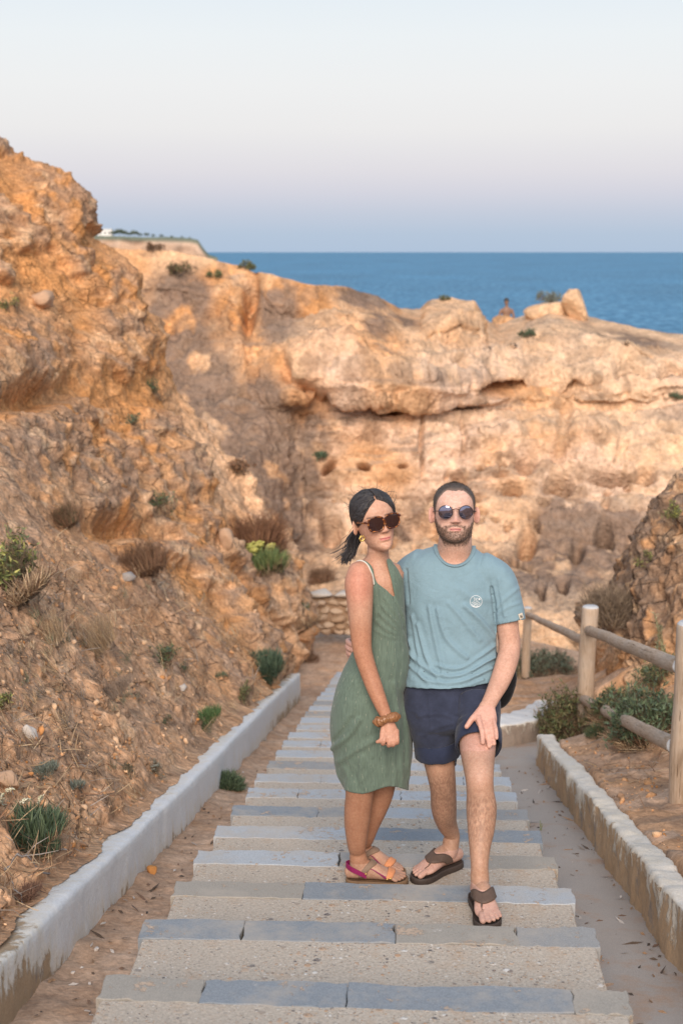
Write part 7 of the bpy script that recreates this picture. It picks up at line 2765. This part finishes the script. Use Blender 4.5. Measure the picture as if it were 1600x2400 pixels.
Cp = proj(C_)
FNy = N_[F].mean(1)[:, 1]


def inside(P, poly):
    x, y = P[:, 0], P[:, 1]
    c = np.zeros(len(P), bool)
    n = len(poly)
    for i in range(n):
        (x0, y0), (x1, y1) = poly[i], poly[(i + 1) % n]
        cond = ((y0 > y) != (y1 > y)) & (x < (x1 - x0) * (y - y0) / (y1 - y0 + 1e-12) + x0)
        c ^= cond
    return c


yoke = inside(Cp, [(830, 1386), (850, 1368), (858, 1320), (864, 1338), (886, 1355), (908, 1374), (898, 1330), (887, 1284), (895, 1282), (915, 1310), (934, 1350), (945, 1386)])
hemline = 1818 + 7 * np.sin((Cp[:, 0] - 800) / 20.0) - .05 * (Cp[:, 0] - 800)
keep = np.where(FNy < .25, (Cp[:, 1] > 1380) | yoke, Cp[:, 1] > 1392) & (Cp[:, 1] < hemline)
V, F, used = keep_faces(V, F, keep)
V = even_edge(V, F)
t = NT('green_dress')
n = t.noise(16, 4, .6)
vw = t.noise(240, 3, .6, t.mapping((1, 1, .06)))
c = t.mix(n, (.104, .148, .117), (.136, .184, .150))
c = t.mix(1.0, c, t.ramp(vw, (.3, .80), (.7, 1.2)), 'MULTIPLY')
su = t.attr('stripe', 'Fac')
al = t.attr('along', 'Fac')
fr_ = t.math('FRACT', su)
tri = t.math('ABSOLUTE', t.math('SUBTRACT', fr_, .5))
sl_ = t.ramp(tri, (0.0, 1.0), (.012, 1.0), (.032, 0.0))
cmb = t.n.new('ShaderNodeCombineXYZ')
t.l.new(t.math('FLOOR', su), cmb.inputs[0])
t.l.new(t.math('MULTIPLY', al, 1.0), cmb.inputs[1])
dash = t.ramp(t.noise(1.0, 3, .7, cmb.outputs[0]), (.50, 0.0), (.64, .60))
c = t.mix(t.math('MULTIPLY', sl_, dash), c, (.46, .46, .37))
t.color(c).rough(.85).set(Specular_IOR_Level=.15, Sheen_Weight=.15)
t.bump(vw, .35, .0015)
stripe = np.where(bod[used] > .5, diag[used], u[used] * 7.0 + .3)
along = Pn_[used, 1] / 16.0 + np.where(bod[used] > .5, Pn_[used, 0] / 8.0, 0)
M_DRESS = t.m
dress = part_mesh('dress', V, F, M_DRESS, woman, attrs={'stripe': stripe, 'along': along})
own(dress, woman)
md = dress.modifiers.new('thickness', 'SOLIDIFY')
md.thickness = .002
md.offset = -1
DBV = BVHTree.FromPolygons([tuple(v) for v in bV], [tuple(map(int, f)) for f in bF])
M_DGREEN = cloth_mat('green_trim', (.12, .205, .16), 800, .05)
M_WTRIM = cloth_mat('white_trim', (.66, .64, .58), 800, .05)


def strap(pts, w, mat, name='strap', lift=.003, thick=.003, parent=woman):
    P = catmull(np.array([px(*p) for p in pts]), 30)
    V, F = [], []
    m = 8
    for i in range(30):
        nn = DBV.find_nearest(Vector(P[i]))
        nv = np.array(nn[1])
        c = np.array(nn[0]) + nv * lift if nn[3] < .06 else P[i]
        tn = P[min(i + 1, 29)] - P[max(i - 1, 0)]
        tn /= np.linalg.norm(tn)
        sdv = np.cross(nv, tn)
        sdv /= np.linalg.norm(sdv)
        for j in range(m):
            an = 2 * math.pi * j / m
            V.append(c + sdv * w * math.cos(an) + nv * thick * math.sin(an))
    V = np.array(V).reshape(30, m, 3)
    for _ in range(2):
        V[1:-1] = (V[:-2] + 2 * V[1:-1] + V[2:]) / 4
    F = [(i * m + j, i * m + (j + 1) % m, (i + 1) * m + (j + 1) % m, (i + 1) * m + j) for i in range(29) for j in range(m)] + [tuple(range(m))[::-1], tuple(range(29 * m, 30 * m))]
    return own(part_mesh(name, V.reshape(-1, 3), F, mat, parent), woman)


strap([(862, 1342, 5.585), (856, 1322, 5.58), (844, 1306, 5.585), (828, 1292, 5.62), (816, 1288, 5.67), (808, 1296, 5.72)], .0055, M_DGREEN)
strap([(857.5, 1343, 5.58), (851, 1324, 5.575), (839, 1309, 5.58), (824, 1296, 5.61), (812, 1292, 5.65), (803, 1300, 5.70)], .0028, M_WTRIM, 'strap_piping')

# --- scrunchie on the wrist: gathered fabric ring
cS, aS = np.array(px(888, 1652, 5.470)), np.array(px(892, 1668, 5.462)) - np.array(px(882, 1634, 5.482))
aS /= np.linalg.norm(aS)
e1 = np.cross(aS, [0, 1, 0])
e1 /= np.linalg.norm(e1)
e2 = np.cross(aS, e1)
V = []
nu, nv = 120, 24
for i in range(nu):
    t_ = 2 * math.pi * i / nu
    for j in range(nv):
        an = 2 * math.pi * j / nv
        g_ = pnoise(np.array([[math.cos(t_) * 4.5, math.sin(t_) * 4.5, math.cos(an) * .8 + 3], [math.cos(t_) * 9, math.sin(t_) * 9, math.sin(an) * 1.2 + 8]]))
        rr = .0155 * (1 + .45 * g_[0] + .30 * g_[1])
        Rm = .0345 + .004 * math.cos(t_ * 2)
        V.append(cS + (e1 * math.cos(t_) + e2 * math.sin(t_)) * (Rm + rr * math.cos(an)) + aS * rr * math.sin(an))
F = [(i * nv + j, i * nv + (j + 1) % nv, ((i + 1) % nu) * nv + (j + 1) % nv, ((i + 1) % nu) * nv + j) for i in range(nu) for j in range(nv)]
t = NT('brown_satin')
t.color((.27, .125, .055)).rough(.33).set(Specular_IOR_Level=.5)
own(part_mesh('scrunchie', np.array(V), F, t.m, woman), woman)

# --- sandals
M_TAUPE = leather('taupe_leather', (.22, .145, .10))
M_MAG = leather('magenta_leather', (.23, .006, .085))
M_PEACH = leather('peach_leather', (.66, .27, .12))
M_CORK = leather('cork', (.20, .12, .065), .8)
for ft in (fN, fF):
    so = bpy.data.objects.new('sandal', None)
    COL.objects.link(so)
    so.parent = woman
    own(so, woman)
    V, F = ft.sole(.024)
    part_mesh('sole', V, F, M_CORK, so)
    V, F = ft.band([(.060, -115, .015), (.072, -80, .015), (.100, -38, .015), (.112, 0, .015), (.100, 38, .015), (.072, 80, .015), (.060, 115, .015)], .004)
    part_mesh('ankle_strap', V, F, M_TAUPE, so)
    for s in (-1, 1):
        V, F = ft.band([(.095, s * 62, .012), (.125, s * 68, .012), (.155, s * 80, .011), (.170, s * 95, .010)], .0035, n=16)
        part_mesh('side_strap', V, F, M_MAG, so)
    V, F = ft.band([(.178, -88, .012), (.186, -50, .013), (.192, 0, .015), (.190, 45, .014), (.184, 88, .012)], .004)
    part_mesh('toe_strap', V, F, M_PEACH, so)
    # counter strap round the heel
    hp_ = np.array([(.078, -.042, .030), (.045, -.043, .047), (.012, -.034, .060), (-.009, 0, .066), (.012, .034, .060), (.045, .043, .047), (.078, .042, .030)])
    Q = catmull(hp_, 34)
    V = []
    for i in range(34):
        c = Q[i]
        o_ = c - np.array([.045, 0, c[2]])
        o_ /= np.linalg.norm(o_)
        for dz, oo in ((-.011, 0), (.011, 0), (.011, .0035), (-.011, .0035)):
            V.append(c + np.array([0, 0, dz]) + o_ * oo)
    F = [(i * 4 + j, i * 4 + (j + 1) % 4, (i + 1) * 4 + (j + 1) % 4, (i + 1) * 4 + j) for i in range(33) for j in range(4)] + [(3, 2, 1, 0), tuple(range(33 * 4, 34 * 4))]
    part_mesh('heel_strap', ft.w(np.array(V)), F, M_MAG, so, smooth=False)
    for (x, ph) in ((.078, -92), (.172, -92), (.186, -80)):
        c = ft.w(ft.surf(np.array(x), np.array(math.radians(ph)), .009))
        V, F = ellipsoid(c, (.0045, .0045, .0045), nu=10, nv=8)
        part_mesh('buckle', V, F, M_GOLD, so)

# =================================================================== a far figure on the crest
fp = bpy.data.objects.new('person', None)
COL.objects.link(fp)
fb = np.array(px(1162, 740, 54))
fp.location = fb
fp['label'] = 'tiny far figure with bare back standing on the cliff crest by the sea'
fp['category'] = 'person'
u_ = lambda x, y, z, ra, rb: (fb[0] + x, fb[1] + y, fb[2] + z, ra, rb)
parts = [tube([u_(-.07, 0, -.75, .06, .06), u_(-.08, 0, -.35, .07, .07), u_(-.07, 0, 0, .09, .09)]), tube([u_(.07, 0, -.75, .06, .06), u_(.08, 0, -.35, .07, .07), u_(.07, 0, 0, .09, .09)]),
         tube([u_(0, 0, -.02, .15, .11), u_(0, 0, .2, .13, .10), u_(0, 0, .42, .19, .11), u_(0, 0, .5, .16, .09), u_(0, 0, .58, .055, .055), u_(0, 0, .64, .06, .06)]),
         ellipsoid((fb[0] - .01, fb[1], fb[2] + .76), (.085, .10, .12)),
         tube([u_(-.2, 0, .45, .05, .05), u_(-.26, -.04, .2, .045, .045), u_(-.18, -.12, 0, .035, .035)]), tube([u_(.2, 0, .45, .05, .05), u_(.27, -.02, .2, .045, .045), u_(.22, -.10, -.02, .035, .035)])]
V, F, E = weld(parts, .02)
link_ = link('body', mesh_np('body', V, F, color=np.tile(np.array([.26, .15, .10]), (len(V), 1))), M_SKIN, parent=fp)
own(link_, fp)
V, F = ellipsoid((fb[0] - .01, fb[1] + .01, fb[2] + .80), (.095, .11, .11))
own(part_mesh('hair', V, F, M_BLACK, fp), fp)
V, F, E = weld([tube([u_(0, 0, .06, .16, .12), u_(0, 0, -.1, .17, .13)]), tube([u_(-.07, 0, -.05, .10, .10), u_(-.08, 0, -.38, .095, .095)]), tube([u_(.07, 0, -.05, .10, .10), u_(.08, 0, -.38, .095, .095)])], .02)
own(part_mesh('shorts', V, F, M_NAVY, fp), fp)
